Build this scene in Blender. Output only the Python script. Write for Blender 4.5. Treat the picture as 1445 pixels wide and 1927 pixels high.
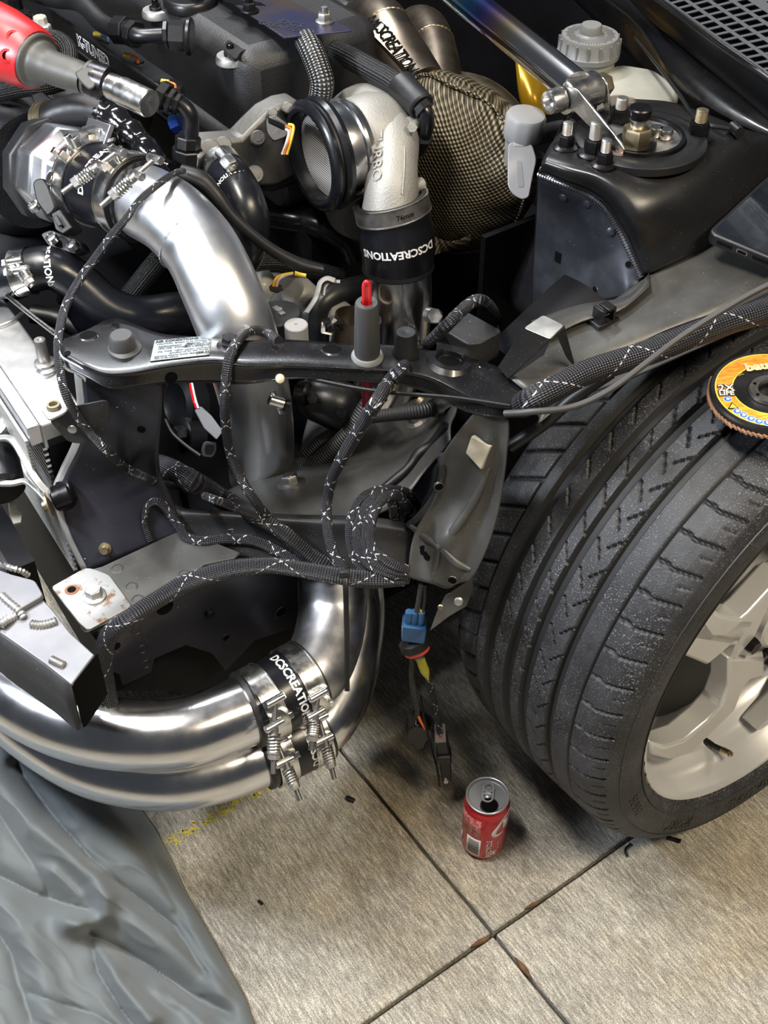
import bpy, bmesh, math, random
from mathutils import Vector, Matrix, noise
from math import sin, cos, pi, radians
import numpy as np

S = bpy.context.scene
for o in list(bpy.data.objects): bpy.data.objects.remove(o)
COL = S.collection
random.seed(7)

# ---------------------------------------------------------------- camera
IW, IH, FPX, PITCH, CH = 1445, 1927, 2300.0, radians(43.5), 1.34
cd = bpy.data.cameras.new('camera'); cam = bpy.data.objects.new('camera', cd); COL.objects.link(cam)
cam.location = (0, 0, CH); cam.rotation_euler = (pi/2 - PITCH, 0, 0)
cd.sensor_fit = 'VERTICAL'; cd.sensor_height = 36.0; cd.lens = FPX/IH*36.0
cd.clip_start = 0.02; cd.clip_end = 60
S.camera = cam
# ---------------------------------------------------------------- world, lights, exposure
S.view_settings.view_transform = 'Standard'; S.view_settings.look = 'None'
S.view_settings.gamma = 1.0; S.view_settings.use_curve_mapping = False
S.view_settings.exposure = 0.0
wd = bpy.data.worlds.new('garage_air'); S.world = wd; wd.use_nodes = True
wd.node_tree.nodes['Background'].inputs[0].default_value = (0.75, 0.85, 1.0, 1)
wd.node_tree.nodes['Background'].inputs[1].default_value = 0.07

def lamp(name, loc, target, power, col, sx, sy):
    l = bpy.data.lights.new(name, 'AREA'); l.shape = 'RECTANGLE'; l.size = sx; l.size_y = sy
    l.energy = power; l.color = col
    o = bpy.data.objects.new(name, l); COL.objects.link(o); o.location = loc
    o.rotation_euler = (Vector(target) - Vector(loc)).to_track_quat('-Z', 'Y').to_euler()
    return o
lamp('ceiling_lamp', (-0.75, 0.75, 2.75), (0.0, 1.0, 0), 74, (1.0, 0.96, 0.90), 1.2, 0.12)
lamp('ceiling_lamp', (1.35, -0.1, 2.7), (0.55, 0.8, 0), 70, (1.0, 0.86, 0.64), 1.2, 0.2)
lamp('ceiling_lamp', (-0.6, 2.3, 2.6), (0.1, 1.5, 0.6), 44, (0.93, 0.97, 1.0), 1.2, 0.12)
lamp('work_lamp', (-0.80, 0.74, 1.20), (-0.36, 0.95, 0.55), 14.5, (0.84, 0.91, 1.0), 0.16, 0.10)

# ---------------------------------------------------------------- pixel -> world helpers
O0 = Vector((0, 0, CH))
def ray(x, y):
    u = (x - IW/2)/FPX; v = (y - IH/2)/FPX
    return Vector((u, cos(PITCH) - v*sin(PITCH), -sin(PITCH) - v*cos(PITCH)))
def P(x, y, z):
    d = ray(x, y); return O0 + d*((z - CH)/d.z)
def D(x, y, d): return O0 + ray(x, y)*d
def depth(p):
    q = Vector(p) - O0; return q.y*cos(PITCH) - q.z*sin(PITCH)
AZ = radians(-54.2)
L = Vector((cos(AZ), sin(AZ), 0)); F = Vector((sin(AZ), -cos(AZ), 0)); U = Vector((0, 0, 1))
WC = Vector((0.46610669, 0.89052876, 0.3165077))
C0 = Vector((WC.x, WC.y, 0))
def Wc(a, b, z): return C0 + F*a + L*b + U*z
def PA(x, y, a):
    d = ray(x, y); return O0 + d*((a - (O0 - C0).dot(F))/d.dot(F))
def PB(x, y, b):
    d = ray(x, y); return O0 + d*((b - (O0 - C0).dot(L))/d.dot(L))
def PY(x, y, Y):
    d = ray(x, y); return O0 + d*(Y/d.y)
def PN(x, y, pt, n):
    d = ray(x, y); return O0 + d*((Vector(pt)-O0).dot(n)/d.dot(n))
def zs(l): return [P(*q) for q in l]
def ds(l): return [D(*q) for q in l]

# ---------------------------------------------------------------- mesh builder
class G:
    def __init__(s): s.v = []; s.f = []; s.uv = []
    def add(s, vs, fs, uvs=None):
        n = len(s.v); s.v += [Vector(v) for v in vs]
        for i, f in enumerate(fs):
            s.f.append([n + k for k in f]); s.uv.append(uvs[i] if uvs else [(0, 0)]*len(f))
        return s
def frame(ax):
    ax = Vector(ax).normalized()
    r = Vector((0, 0, 1)) if abs(ax.z) < .9 else Vector((1, 0, 0))
    x = r.cross(ax).normalized(); return x, ax.cross(x), ax
def cr(pts, res, closed=False):
    n = len(pts)
    if n < 3 or res <= 1: return list(pts), [float(i) for i in range(n)]
    out, ts = [], []
    rng = n if closed else n - 1
    for i in range(rng):
        p1, p2 = pts[i], pts[(i+1) % n]
        p0 = pts[i-1] if (i > 0 or closed) else p1*2 - p2
        p3 = pts[(i+2) % n] if (i+2 < n or closed) else p2*2 - p1
        for k in range(res):
            t = k/res
            out.append(0.5*((2*p1) + (p2-p0)*t + (2*p0-5*p1+4*p2-p3)*t*t + (3*p1-p0-3*p2+p3)*t**3)); ts.append(i+t)
    if not closed: out.append(pts[-1]); ts.append(float(n-1))
    return out, ts
def tube(g, pts, r, n=14, res=8, closed=False, caps=True, flat=None):
    rs = r if isinstance(r, (list, tuple)) else [r]*len(pts)
    P_, ts = cr([Vector(p) for p in pts], res, closed)
    R = []
    for t in ts:
        i = int(t); f = t - i; a = rs[i % len(rs)]; b = rs[(i+1) % len(rs)] if (i+1 < len(rs) or closed) else a
        f = f*f*(3-2*f); R.append(a + (b-a)*f)
    m = len(P_); T = []
    for i in range(m):
        a = P_[i-1] if (i > 0 or closed) else P_[i]; b = P_[(i+1) % m] if (i+1 < m or closed) else P_[i]
        T.append((b-a).normalized())
    x = frame(T[0])[0]; vs = []; ln = 0; lens = []
    for i in range(m):
        if i: ln += (P_[i]-P_[i-1]).length
        lens.append(ln)
        x = (x - T[i]*x.dot(T[i])).normalized(); y = T[i].cross(x)
        for k in range(n):
            a = 2*pi*k/n
            vs.append(P_[i] + (x*cos(a) + y*sin(a)*(flat or 1))*R[i])
    fs, uv = [], []
    for i in range(m if closed else m-1):
        j = (i+1) % m; lj = lens[j] if j else ln
        for k in range(n):
            k2 = (k+1) % n
            fs.append([i*n+k, i*n+k2, j*n+k2, j*n+k])
            uv.append([(k/n, lens[i]), ((k+1)/n, lens[i]), ((k+1)/n, lj), (k/n, lj)])
    if caps and not closed:
        fs.append(list(range(n))[::-1]); uv.append([(0, 0)]*n)
        fs.append([(m-1)*n+k for k in range(n)]); uv.append([(0, 0)]*n)
    return g.add(vs, fs, uv)
def lathe(g, o, ax, prof, n=32, ref=None, a0=0, a1=2*pi, wob=None):
    o = Vector(o); x, y, z = frame(ax)
    if ref is not None:
        x = (Vector(ref) - z*Vector(ref).dot(z)).normalized(); y = z.cross(x)
    full = abs(a1-a0-2*pi) < 1e-6; m = n if full else n+1
    vs = []; ln = 0
    for (h, r) in prof:
        for k in range(m):
            a = a0 + (a1-a0)*k/n; rr = r*(wob(a, h) if wob else 1)
            vs.append(o + z*h + (x*cos(a) + y*sin(a))*rr)
    fs, uv = [], []
    for i in range(len(prof)-1):
        for k in range(n):
            k2 = (k+1) % m
            fs.append([i*m+k, i*m+k2, (i+1)*m+k2, (i+1)*m+k])
            uv.append([(k/n, prof[i][0]), ((k+1)/n, prof[i][0]), ((k+1)/n, prof[i+1][0]), (k/n, prof[i+1][0])])
    if full:
        if prof[0][1] > 1e-5: fs.append(list(range(m))[::-1]); uv.append([(0, 0)]*m)
        if prof[-1][1] > 1e-5: fs.append([(len(prof)-1)*m+k for k in range(m)]); uv.append([(0, 0)]*m)
    return g.add(vs, fs, uv)
def ring(g, o, ax, prof, n=32, **k):
    return lathe_open(g, o, ax, prof, n, **k)
def lathe_open(g, o, ax, prof, n=32, **k):      # closed cross-section, no caps
    f0 = len(g.f); lathe(g, o, ax, list(prof) + [prof[0]], n, **k)
    keep = [i for i in range(f0, len(g.f)) if len(g.f[i]) == 4]
    g.f = g.f[:f0] + [g.f[i] for i in keep]; g.uv = g.uv[:f0] + [g.uv[i] for i in keep]
    return g
def cyl(g, p0, p1, r, n=20, r2=None, ch=0.0):
    p0, p1 = Vector(p0), Vector(p1); h = (p1-p0).length; r2 = r if r2 is None else r2
    pr = [(0, r), (h, r2)] if not ch else [(0, r-ch), (ch, r), (h-ch, r2), (h, r2-ch)]
    return lathe(g, p0, p1-p0, pr, n)
def box(g, c, X, Y, Z, hx, hy, hz):
    c = Vector(c); X, Y, Z = Vector(X).normalized(), Vector(Y).normalized(), Vector(Z).normalized()
    v = [c + X*hx*i + Y*hy*j + Z*hz*k for i in (-1, 1) for j in (-1, 1) for k in (-1, 1)]
    return g.add(v, [[0, 1, 3, 2], [4, 6, 7, 5], [0, 4, 5, 1], [2, 3, 7, 6], [0, 2, 6, 4], [1, 5, 7, 3]])
def prism(g, pts, vec):
    pts = [Vector(p) for p in pts]; vec = Vector(vec); n = len(pts)
    nn = Vector((0, 0, 0))
    for i in range(n): nn += pts[i].cross(pts[(i+1) % n])
    if nn.dot(vec) > 0: pts = pts[::-1]
    return g.add(pts + [p+vec for p in pts], [list(range(n)), list(range(2*n-1, n-1, -1))] + [[(i+1) % n, i, n+i, n+(i+1) % n] for i in range(n)])
def rounded(pts, r, k=4):
    out = []; n = len(pts); pts = [Vector(p) for p in pts]
    for i in range(n):
        p, a, b = pts[i], pts[i-1], pts[(i+1) % n]
        da, db = (a-p), (b-p); rr = min(r, da.length*.45, db.length*.45)
        s, e = p + da.normalized()*rr, p + db.normalized()*rr
        for j in range(k+1):
            t = j/k; out.append(s*(1-t)**2 + p*2*t*(1-t) + e*t*t)
    return out
def hexa(g, o, ax, r, h, n=6, ch=.15):
    x = frame(ax)[0]
    return lathe(g, o, ax, [(0, r), (h*(1-ch), r), (h, r*.88)], n)
def sheet(g, rows, res=5):
    rows = [cr([Vector(p) for p in r], res)[0] for r in rows]
    cols = [cr([r[j] for r in rows], res)[0] for j in range(len(rows[0]))]
    nx, ny = len(cols), len(cols[0])
    vs = [cols[i][j] for i in range(nx) for j in range(ny)]
    # bilinear uv in metres
    fs, uv = [], []
    for i in range(nx-1):
        for j in range(ny-1):
            q = [i*ny+j, i*ny+j+1, (i+1)*ny+j+1, (i+1)*ny+j]
            fs.append(q); uv.append([(0.002*(k//ny), 0.002*(k % ny)) for k in q])
    return g.add(vs, fs, uv)
def spring(g, p0, p1, r, turns, w, n=7):
    p0, p1 = Vector(p0), Vector(p1); x, y, z = frame(p1-p0); h = (p1-p0).length; k = int(turns*10)
    return tube(g, [p0 + z*h*i/k + (x*cos(2*pi*turns*i/k) + y*sin(2*pi*turns*i/k))*r for i in range(k+1)], w, n=n, res=1)

def obj(name, g, m, parent=None, bev=0.0, solid=0.0, sub=0, ang=38, stuff=False, label=None, off=0):
    me = bpy.data.meshes.new(name)
    c = Vector((0, 0, 0))
    for v in g.v: c += v
    c /= max(1, len(g.v))
    me.from_pydata([v - c for v in g.v], [], g.f)
    uvl = me.uv_layers.new(name='UVMap')
    flat = [t for f in g.uv for q in f for t in q]
    if len(flat) == len(uvl.data)*2: uvl.data.foreach_set('uv', flat)
    bm = bmesh.new(); bm.from_mesh(me); bmesh.ops.recalc_face_normals(bm, faces=bm.faces); bm.to_mesh(me); bm.free()
    me.shade_smooth()
    try: me.set_sharp_from_angle(angle=radians(ang))
    except Exception: pass
    o = bpy.data.objects.new(name, me); COL.objects.link(o)
    if m: me.materials.append(m)
    o.location = c
    if parent is not None:
        o.parent = parent; w = Vector(parent.location); pp = parent.parent
        while pp is not None: w = w + Vector(pp.location); pp = pp.parent
        o.location = c - w
    if solid:
        s = o.modifiers.new('thickness', 'SOLIDIFY'); s.thickness = solid; s.offset = off
    if bev:
        b = o.modifiers.new('bevel', 'BEVEL'); b.width = bev; b.segments = 2; b.limit_method = 'ANGLE'; b.angle_limit = radians(40)
    if sub:
        s = o.modifiers.new('sub', 'SUBSURF'); s.levels = sub; s.render_levels = sub
    if stuff: o['kind'] = 'stuff'
    if label: o['label'] = label
    return o
def thing(name, label, cat, loc, group=None):
    o = bpy.data.objects.new(name, None); COL.objects.link(o); o.location = loc
    o.empty_display_size = .02
    return tag(o, label, cat, group)
def tag(o, label, cat, group=None):
    o['label'] = label; o['category'] = cat
    if group: o['group'] = group
    return o
DG = [None]
def refresh():
    bpy.context.view_layer.update(); DG[0] = bpy.context.evaluated_depsgraph_get()
def hit(x, y):
    d = ray(x, y).normalized()
    ok, loc, nor, idx, ob, mx = S.ray_cast(DG[0], O0, d)
    if not ok: return D(x, y, 1.3), -d
    nor = nor.normalized()
    if nor.dot(d) > 0: nor = -nor
    return loc, nor
def drape(pts, r, extra=0.0):
    out = []
    for q in pts:
        if len(q) == 3: out.append(D(*q))
        else:
            p, n = hit(*q); out.append(p - ray(*q).normalized()*(r*1.05 + extra))
    return out
def text_g(s, size, fn, bold=0.0, h=0.0003, align='CENTER', spacing=1.0, dens=0):
    cu = bpy.data.curves.new('lettering', 'FONT'); cu.body = s; cu.size = size; cu.align_x = align; cu.align_y = 'CENTER'
    cu.offset = bold; cu.resolution_u = 2; cu.space_character = spacing
    o = bpy.data.objects.new('lettering', cu); COL.objects.link(o)
    bpy.context.view_layer.update()
    dg = bpy.context.evaluated_depsgraph_get(); me = o.evaluated_get(dg).to_mesh()
    bm = bmesh.new(); bm.from_mesh(me)
    if dens:
        bmesh.ops.subdivide_edges(bm, edges=[e for e in bm.edges if e.calc_length() > dens], cuts=1)
        bmesh.ops.triangulate(bm, faces=bm.faces)
    vs = [fn(v.co.x, v.co.y, h) for v in bm.verts]; bm.verts.index_update()
    fs = [[v.index for v in f.verts] for f in bm.faces]; bm.free()
    o.evaluated_get(dg).to_mesh_clear(); bpy.data.objects.remove(o); bpy.data.curves.remove(cu)
    return G().add(vs, fs)
def plane_fn(o, X, Y):
    o = Vector(o); X = Vector(X).normalized(); Y = Vector(Y); Y = (Y - X*Y.dot(X)).normalized(); Z = X.cross(Y)
    return lambda u, v, h: o + X*u + Y*v + Z*h
def cyl_fn(o, ax, r, facing, swap=False, flip=1, aoff=0.0):     # wraps (u,v) round a cylinder; facing = direction of u,v = 0
    o = Vector(o); z = Vector(ax).normalized(); x = Vector(facing); x = (x - z*x.dot(z)).normalized(); y = z.cross(x)
    def f(u, v, h):
        if swap: u, v = v*flip, -u*flip
        a = u/r + aoff
        return o + z*v + (x*cos(a) + y*sin(a))*(r+h)
    return f

def wrap_text(s, size, c, ax, r, facing, udir, bold=.0003, h=.0004, shift=0.0, spacing=1.0):
    f = cyl_fn(c, ax, r, facing); y = f(.003, 0, 0) - f(0, 0, 0); sg = 1 if y.dot(Vector(udir)) > 0 else -1
    return text_g(s, size, lambda u, v, hh: f(u*sg, v*sg + shift, hh), bold, h, spacing=spacing)
# ---------------------------------------------------------------- materials
def nodes(m):
    m.use_nodes = True; nt = m.node_tree; b = nt.nodes['Principled BSDF']; return nt, b
def N_(nt, t, **k):
    n = nt.nodes.new(t)
    for a, v in k.items(): setattr(n, a, v)
    return n
def lk(nt, a, b): nt.links.new(a, b)
def ramp(nt, src, stops):
    r = N_(nt, 'ShaderNodeValToRGB'); e = r.color_ramp.elements
    while len(e) > 1: e.remove(e[0])
    e[0].position = stops[0][0]; e[0].color = (*stops[0][1], 1)
    for p_, c_ in stops[1:]:
        q = e.new(p_); q.color = (*c_, 1)
    lk(nt, src, r.inputs[0]); return r
def noise_n(nt, scale, detail=4, rough=.6, stretch=None, src='Object', rot=None):
    tc = N_(nt, 'ShaderNodeTexCoord'); n = N_(nt, 'ShaderNodeTexNoise')
    n.inputs['Scale'].default_value = scale; n.inputs['Detail'].default_value = detail; n.inputs['Roughness'].default_value = rough
    out = tc.outputs[src]
    if src == 'World': pass
    if stretch or rot:
        mp = N_(nt, 'ShaderNodeMapping')
        if rot: mp.inputs['Rotation'].default_value = rot
        if stretch: mp.inputs['Scale'].default_value = stretch
        lk(nt, out, mp.inputs[0]); out = mp.outputs[0]
    lk(nt, out, n.inputs['Vector']); return n.outputs[0]
def mat(name, col, rough=.5, metal=0.0, bump=None, var=None, rvar=None, coat=0.0, spec=None, dust=None, scratch=None):
    """bump=(scale,strength); var=(scale,col2,lo,hi) mixes a second own colour by noise; rvar=(scale,r2); dust=(scale,col,thr) fine speckles"""
    m = bpy.data.materials.new(name); nt, b = nodes(m)
    b.inputs['Base Color'].default_value = (*col, 1); b.inputs['Roughness'].default_value = rough; b.inputs['Metallic'].default_value = metal
    if coat: b.inputs['Coat Weight'].default_value = coat; b.inputs['Coat Roughness'].default_value = .08
    if spec is not None: b.inputs['Specular IOR Level'].default_value = spec
    cur = None
    if var:
        n = noise_n(nt, var[0]); r = ramp(nt, n, [(var[2], col), (var[3], var[1])]); cur = r.outputs[0]
    if dust:
        n = noise_n(nt, dust[0], 2, .5); r = ramp(nt, n, [(dust[2], (0, 0, 0)), (dust[2]+.05, (1, 1, 1))])
        mx = N_(nt, 'ShaderNodeMix', data_type='RGBA'); lk(nt, r.outputs[0], mx.inputs[0])
        if cur: lk(nt, cur, mx.inputs[6])
        else: mx.inputs[6].default_value = (*col, 1)
        mx.inputs[7].default_value = (*dust[1], 1); cur = mx.outputs[2]
    if scratch:
        n = noise_n(nt, scratch[0], 6, .75, stretch=(1, 14, 3), rot=(.4, .5, .8)); r = ramp(nt, n, [(scratch[2], (0, 0, 0)), (scratch[2]+.03, (1, 1, 1))])
        mx = N_(nt, 'ShaderNodeMix', data_type='RGBA'); lk(nt, r.outputs[0], mx.inputs[0])
        if cur: lk(nt, cur, mx.inputs[6])
        else: mx.inputs[6].default_value = (*col, 1)
        mx.inputs[7].default_value = (*scratch[1], 1); cur = mx.outputs[2]
    if cur: lk(nt, cur, b.inputs['Base Color'])
    if rvar:
        n = noise_n(nt, rvar[0]); r = ramp(nt, n, [(.35, (rough,)*3), (.7, (rvar[1],)*3)]); lk(nt, r.outputs[0], b.inputs['Roughness'])
    if bump:
        n = noise_n(nt, bump[0], 3); bp = N_(nt, 'ShaderNodeBump'); bp.inputs['Strength'].default_value = bump[1]; bp.inputs['Distance'].default_value = .002
        lk(nt, n, bp.inputs['Height']); lk(nt, bp.outputs[0], b.inputs['Normal'])
    return m
def uvmath(nt):
    tc = N_(nt, 'ShaderNodeTexCoord'); s = N_(nt, 'ShaderNodeSeparateXYZ'); lk(nt, tc.outputs['UV'], s.inputs[0]); return s.outputs[0], s.outputs[1]
def mth(nt, op, a, b=None, c=None):
    n = N_(nt, 'ShaderNodeMath', operation=op)
    for i, q in enumerate((a, b, c)):
        if q is None: continue
        if isinstance(q, (int, float)): n.inputs[i].default_value = q
        else: lk(nt, q, n.inputs[i])
    return n.outputs[0]
def braid(name, nu, kv, lo=(.006, .006, .009), hi=(.065, .065, .078), tracer=True, trcol=(.55, .55, .58), metal=0.0, rough=.4, tw=.045, tp=24.0):
    m = bpy.data.materials.new(name); nt, b = nodes(m); u, v = uvmath(nt)
    s1 = mth(nt, 'SINE', mth(nt, 'MULTIPLY', mth(nt, 'ADD', mth(nt, 'MULTIPLY', u, nu), mth(nt, 'MULTIPLY', v, kv)), 2*pi))
    s2 = mth(nt, 'SINE', mth(nt, 'MULTIPLY', mth(nt, 'SUBTRACT', mth(nt, 'MULTIPLY', u, nu), mth(nt, 'MULTIPLY', v, kv)), 2*pi))
    pr = mth(nt, 'MULTIPLY', s1, s2); r = ramp(nt, pr, [(.3, lo), (.75, hi)])
    # ramp input is clamped to 0..1
    cur = r.outputs[0]
    if tracer:
        for sg, ph in ((1, .0), (-1, .45)):
            t = mth(nt, 'FRACT', mth(nt, 'ADD', mth(nt, 'ADD', u, mth(nt, 'MULTIPLY', v, sg*tp)), ph))
            band = mth(nt, 'LESS_THAN', t, tw)
            dash = mth(nt, 'GREATER_THAN', mth(nt, 'FRACT', mth(nt, 'MULTIPLY', v, 170.0)), .45)
            k = mth(nt, 'MULTIPLY', band, dash)
            mx = N_(nt, 'ShaderNodeMix', data_type='RGBA'); lk(nt, k, mx.inputs[0]); lk(nt, cur, mx.inputs[6]); mx.inputs[7].default_value = (*trcol, 1); cur = mx.outputs[2]
    lk(nt, cur, b.inputs['Base Color']); b.inputs['Roughness'].default_value = rough; b.inputs['Metallic'].default_value = metal
    bp = N_(nt, 'ShaderNodeBump'); bp.inputs['Strength'].default_value = .8; bp.inputs['Distance'].default_value = .0008
    lk(nt, pr, bp.inputs['Height']); lk(nt, bp.outputs[0], b.inputs['Normal'])
    return m
def ribbed(name, col, k, rough=.45):
    m = bpy.data.materials.new(name); nt, b = nodes(m); u, v = uvmath(nt)
    s = mth(nt, 'SINE', mth(nt, 'MULTIPLY', v, 2*pi*k)); b.inputs['Base Color'].default_value = (*col, 1); b.inputs['Roughness'].default_value = rough
    bp = N_(nt, 'ShaderNodeBump'); bp.inputs['Strength'].default_value = .6; bp.inputs['Distance'].default_value = .001
    lk(nt, s, bp.inputs['Height']); lk(nt, bp.outputs[0], b.inputs['Normal']); return m

M = {}
M['paint'] = mat('black_paint', (.006, .006, .007), .20, 0, bump=(60, .04), dust=(900, (.16, .16, .17), .70), rvar=(14, .42), coat=.3)
M['tower'] = mat('tower_black', (.009, .009, .010), .24, 0, bump=(40, .05), dust=(700, (.20, .20, .2), .73), rvar=(9, .45), scratch=(10, (.09, .09, .09), .72))
M['blue_steel'] = mat('scuffed_steel', (.055, .06, .078), .30, .75, bump=(35, .08), var=(12, (.16, .17, .20), .45, .75), rvar=(20, .5), dust=(500, (.4, .4, .43), .72))
M['panel'] = mat('dull_panel', (.016, .016, .018), .40, .25, bump=(45, .05), var=(9, (.036, .036, .037), .4, .7), dust=(700, (.3, .3, .3), .71), rvar=(12, .6))
M['sheet'] = mat('grey_sheet', (.060, .059, .057), .34, .45, bump=(30, .06), var=(8, (.115, .112, .105), .42, .72), rvar=(15, .55), dust=(600, (.4, .39, .36), .72))
M['navy'] = mat('navy_panel', (.010, .0105, .016), .38, .2, bump=(40, .05), var=(7, (.028, .028, .040), .4, .75), dust=(230, (.45, .45, .48), .735), rvar=(9, .55))
M['zinc'] = mat('bare_zinc', (.40, .40, .40), .38, .85, bump=(50, .06), var=(20, (.6, .59, .57), .35, .7), rvar=(25, .55))
M['rusty'] = mat('rusty_zinc', (.27, .27, .265), .42, .7, bump=(60, .1), var=(75, (.16, .085, .045), .55, .66))
M['alu'] = mat('polished_aluminium', (.70, .70, .715), .16, 1, bump=(25, .03), rvar=(18, .28), var=(14, (.62, .61, .62), .45, .75))
M['dullalu'] = mat('dirty_aluminium', (.42, .42, .44), .25, 1, bump=(30, .05), rvar=(10, .5), var=(16, (.16, .16, .18), .45, .68))
M['satin'] = mat('satin_aluminium', (.86, .87, .90), .30, 1, bump=(20, .04), rvar=(12, .42), var=(9, (.70, .71, .75), .4, .75))
M['cast'] = mat('cast_aluminium', (.235, .228, .212), .52, .35, bump=(420, .3), var=(10, (.285, .275, .255), .4, .7))
M['castdark'] = mat('engine_casting', (.15, .147, .14), .50, .6, bump=(220, .2), var=(12, (.14, .13, .12), .45, .7))
M['chrome'] = mat('bright_plated_steel', (.72, .71, .69), .18, 1, rvar=(60, .35))
M['steel'] = mat('dull_steel', (.40, .39, .38), .35, 1, rvar=(50, .5), var=(60, (.28, .26, .25), .4, .7))
M['beam'] = mat('bare_beam_steel', (.16, .16, .175), .40, .5, bump=(40, .06), var=(10, (.23, .225, .235), .4, .7), rvar=(14, .52))
M['gold'] = mat('yellow_zinc', (.34, .29, .19), .38, 1, rvar=(60, .5))
M['bronze'] = mat('heat_tinted_steel', (.34, .28, .22), .28, 1, bump=(25, .03), var=(14, (.24, .185, .14), .35, .7), rvar=(20, .42))
M['bronze2'] = mat('straw_tinted_steel', (.50, .40, .25), .30, 1, var=(12, (.32, .25, .2), .4, .7), rvar=(20, .45))
M['rubber'] = mat('black_rubber', (.007, .007, .008), .38, 0, bump=(120, .05), rvar=(30, .55))
M['greyrubber'] = mat('grey_rubber', (.042, .042, .044), .5, 0, bump=(150, .05))
M['hose'] = mat('silicone_hose', (.006, .0065, .009), .24, 0, bump=(90, .05), rvar=(20, .36))
M['plastic'] = mat('black_plastic', (.007, .007, .008), .34, 0, bump=(200, .06))
M['crinkle'] = mat('crinkle_black', (.014, .014, .0155), .48, 0, bump=(520, .35), var=(10, (.022, .022, .024), .4, .7))
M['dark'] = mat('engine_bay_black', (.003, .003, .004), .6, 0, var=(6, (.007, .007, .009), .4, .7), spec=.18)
M['black'] = mat('recess_shade_black', (.0015, .0015, .0015), .8, 0, spec=.1)  # near-black paints the shade inside holes and openings
M['blackbolt'] = mat('black_oxide_steel', (.035, .033, .036), .22, .9, rvar=(60, .4))
M['white'] = mat('white_print', (.72, .72, .74), .5, 0)
M['greyplastic'] = mat('grey_plastic', (.13, .13, .135), .45, 0, bump=(200, .06))
M['capgrey'] = mat('reservoir_cap_grey', (.17, .175, .18), .42, 0, bump=(300, .08))
M['milky'] = mat('milky_plastic', (.34, .335, .29), .35, 0, var=(10, (.25, .245, .21), .4, .7))
M['palecap'] = mat('pale_grey_plastic', (.27, .27, .275), .5, 0, bump=(200, .08))
M['red'] = mat('red_plastic', (.42, .014, .018), .38, 0, bump=(120, .05), var=(20, (.40, .02, .022), .5, .75))
M['redgloss'] = mat('red_enamel', (.60, .008, .012), .15, 0, coat=.5)
M['gunmetal'] = mat('gunmetal_casting', (.045, .043, .038), .52, .1, bump=(150, .08), var=(12, (.060, .057, .050), .4, .7))
M['yellow'] = mat('yellow_insulation', (.75, .55, .04), .5)
M['orange'] = mat('orange_insulation', (.85, .16, .03), .5)
M['blueplastic'] = mat('blue_connector_plastic', (.018, .085, .21), .42)
M['bluewire'] = mat('blue_insulation', (.10, .25, .55), .45)
M['greywire'] = mat('pale_wire', (.6, .58, .52), .5)
M['kapton'] = mat('amber_heat_film', (.36, .20, .01), .25, .5)
M['sticker'] = mat('pale_label', (.27, .32, .35), .6, 0, var=(20, (.34, .37, .39), .4, .7))
M['ink'] = mat('black_ink', (.01, .01, .012), .6)
M['silver'] = mat('silver_wheel_paint', (.68, .68, .69), .32, .45, bump=(400, .02), var=(8, (.60, .59, .57), .45, .75), coat=.3)
M['clip'] = mat('cream_sticker', (.52, .48, .38), .7, 0, bump=(120, .2), var=(40, (.36, .33, .26), .4, .7))
M['braid'] = braid('braided_sleeve', 10, 260)
M['braidbig'] = braid('braided_sleeve_wide', 16, 190, tw=.022, tp=11.0)
M['braidplain'] = braid('braided_sleeve_plain', 12, 230, tracer=False, lo=(.004, .004, .005), hi=(.05, .05, .055))
M['braidgrey'] = braid('woven_sleeve_grey', 8, 180, tracer=False, lo=(.01, .01, .01), hi=(.33, .33, .34))
M['corr'] = ribbed('corrugated_loom', (.03, .03, .032), 330)
M['redribs'] = ribbed('red_rod_ribs', (.40, .012, .03), 420, .3)
M['wheel_shade'] = mat('wheel_shade_black', (.010, .0095, .009), .55, .3)  # near-black paints the deep shade inside the wheel
def mesh_screen():
    m = bpy.data.materials.new('woven_wire_screen'); nt, b = nodes(m)
    tc = N_(nt, 'ShaderNodeTexCoord'); w = N_(nt, 'ShaderNodeTexWave'); w.inputs['Scale'].default_value = 110; w.bands_direction = 'Z'
    lk(nt, tc.outputs['Object'], w.inputs[0]); r = ramp(nt, w.outputs[0], [(.2, (.06, .06, .06)), (.7, (.6, .59, .58))]); lk(nt, r.outputs[0], b.inputs['Base Color'])
    b.inputs['Metallic'].default_value = .2; b.inputs['Roughness'].default_value = .4; return m
M['screen'] = mesh_screen()
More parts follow.
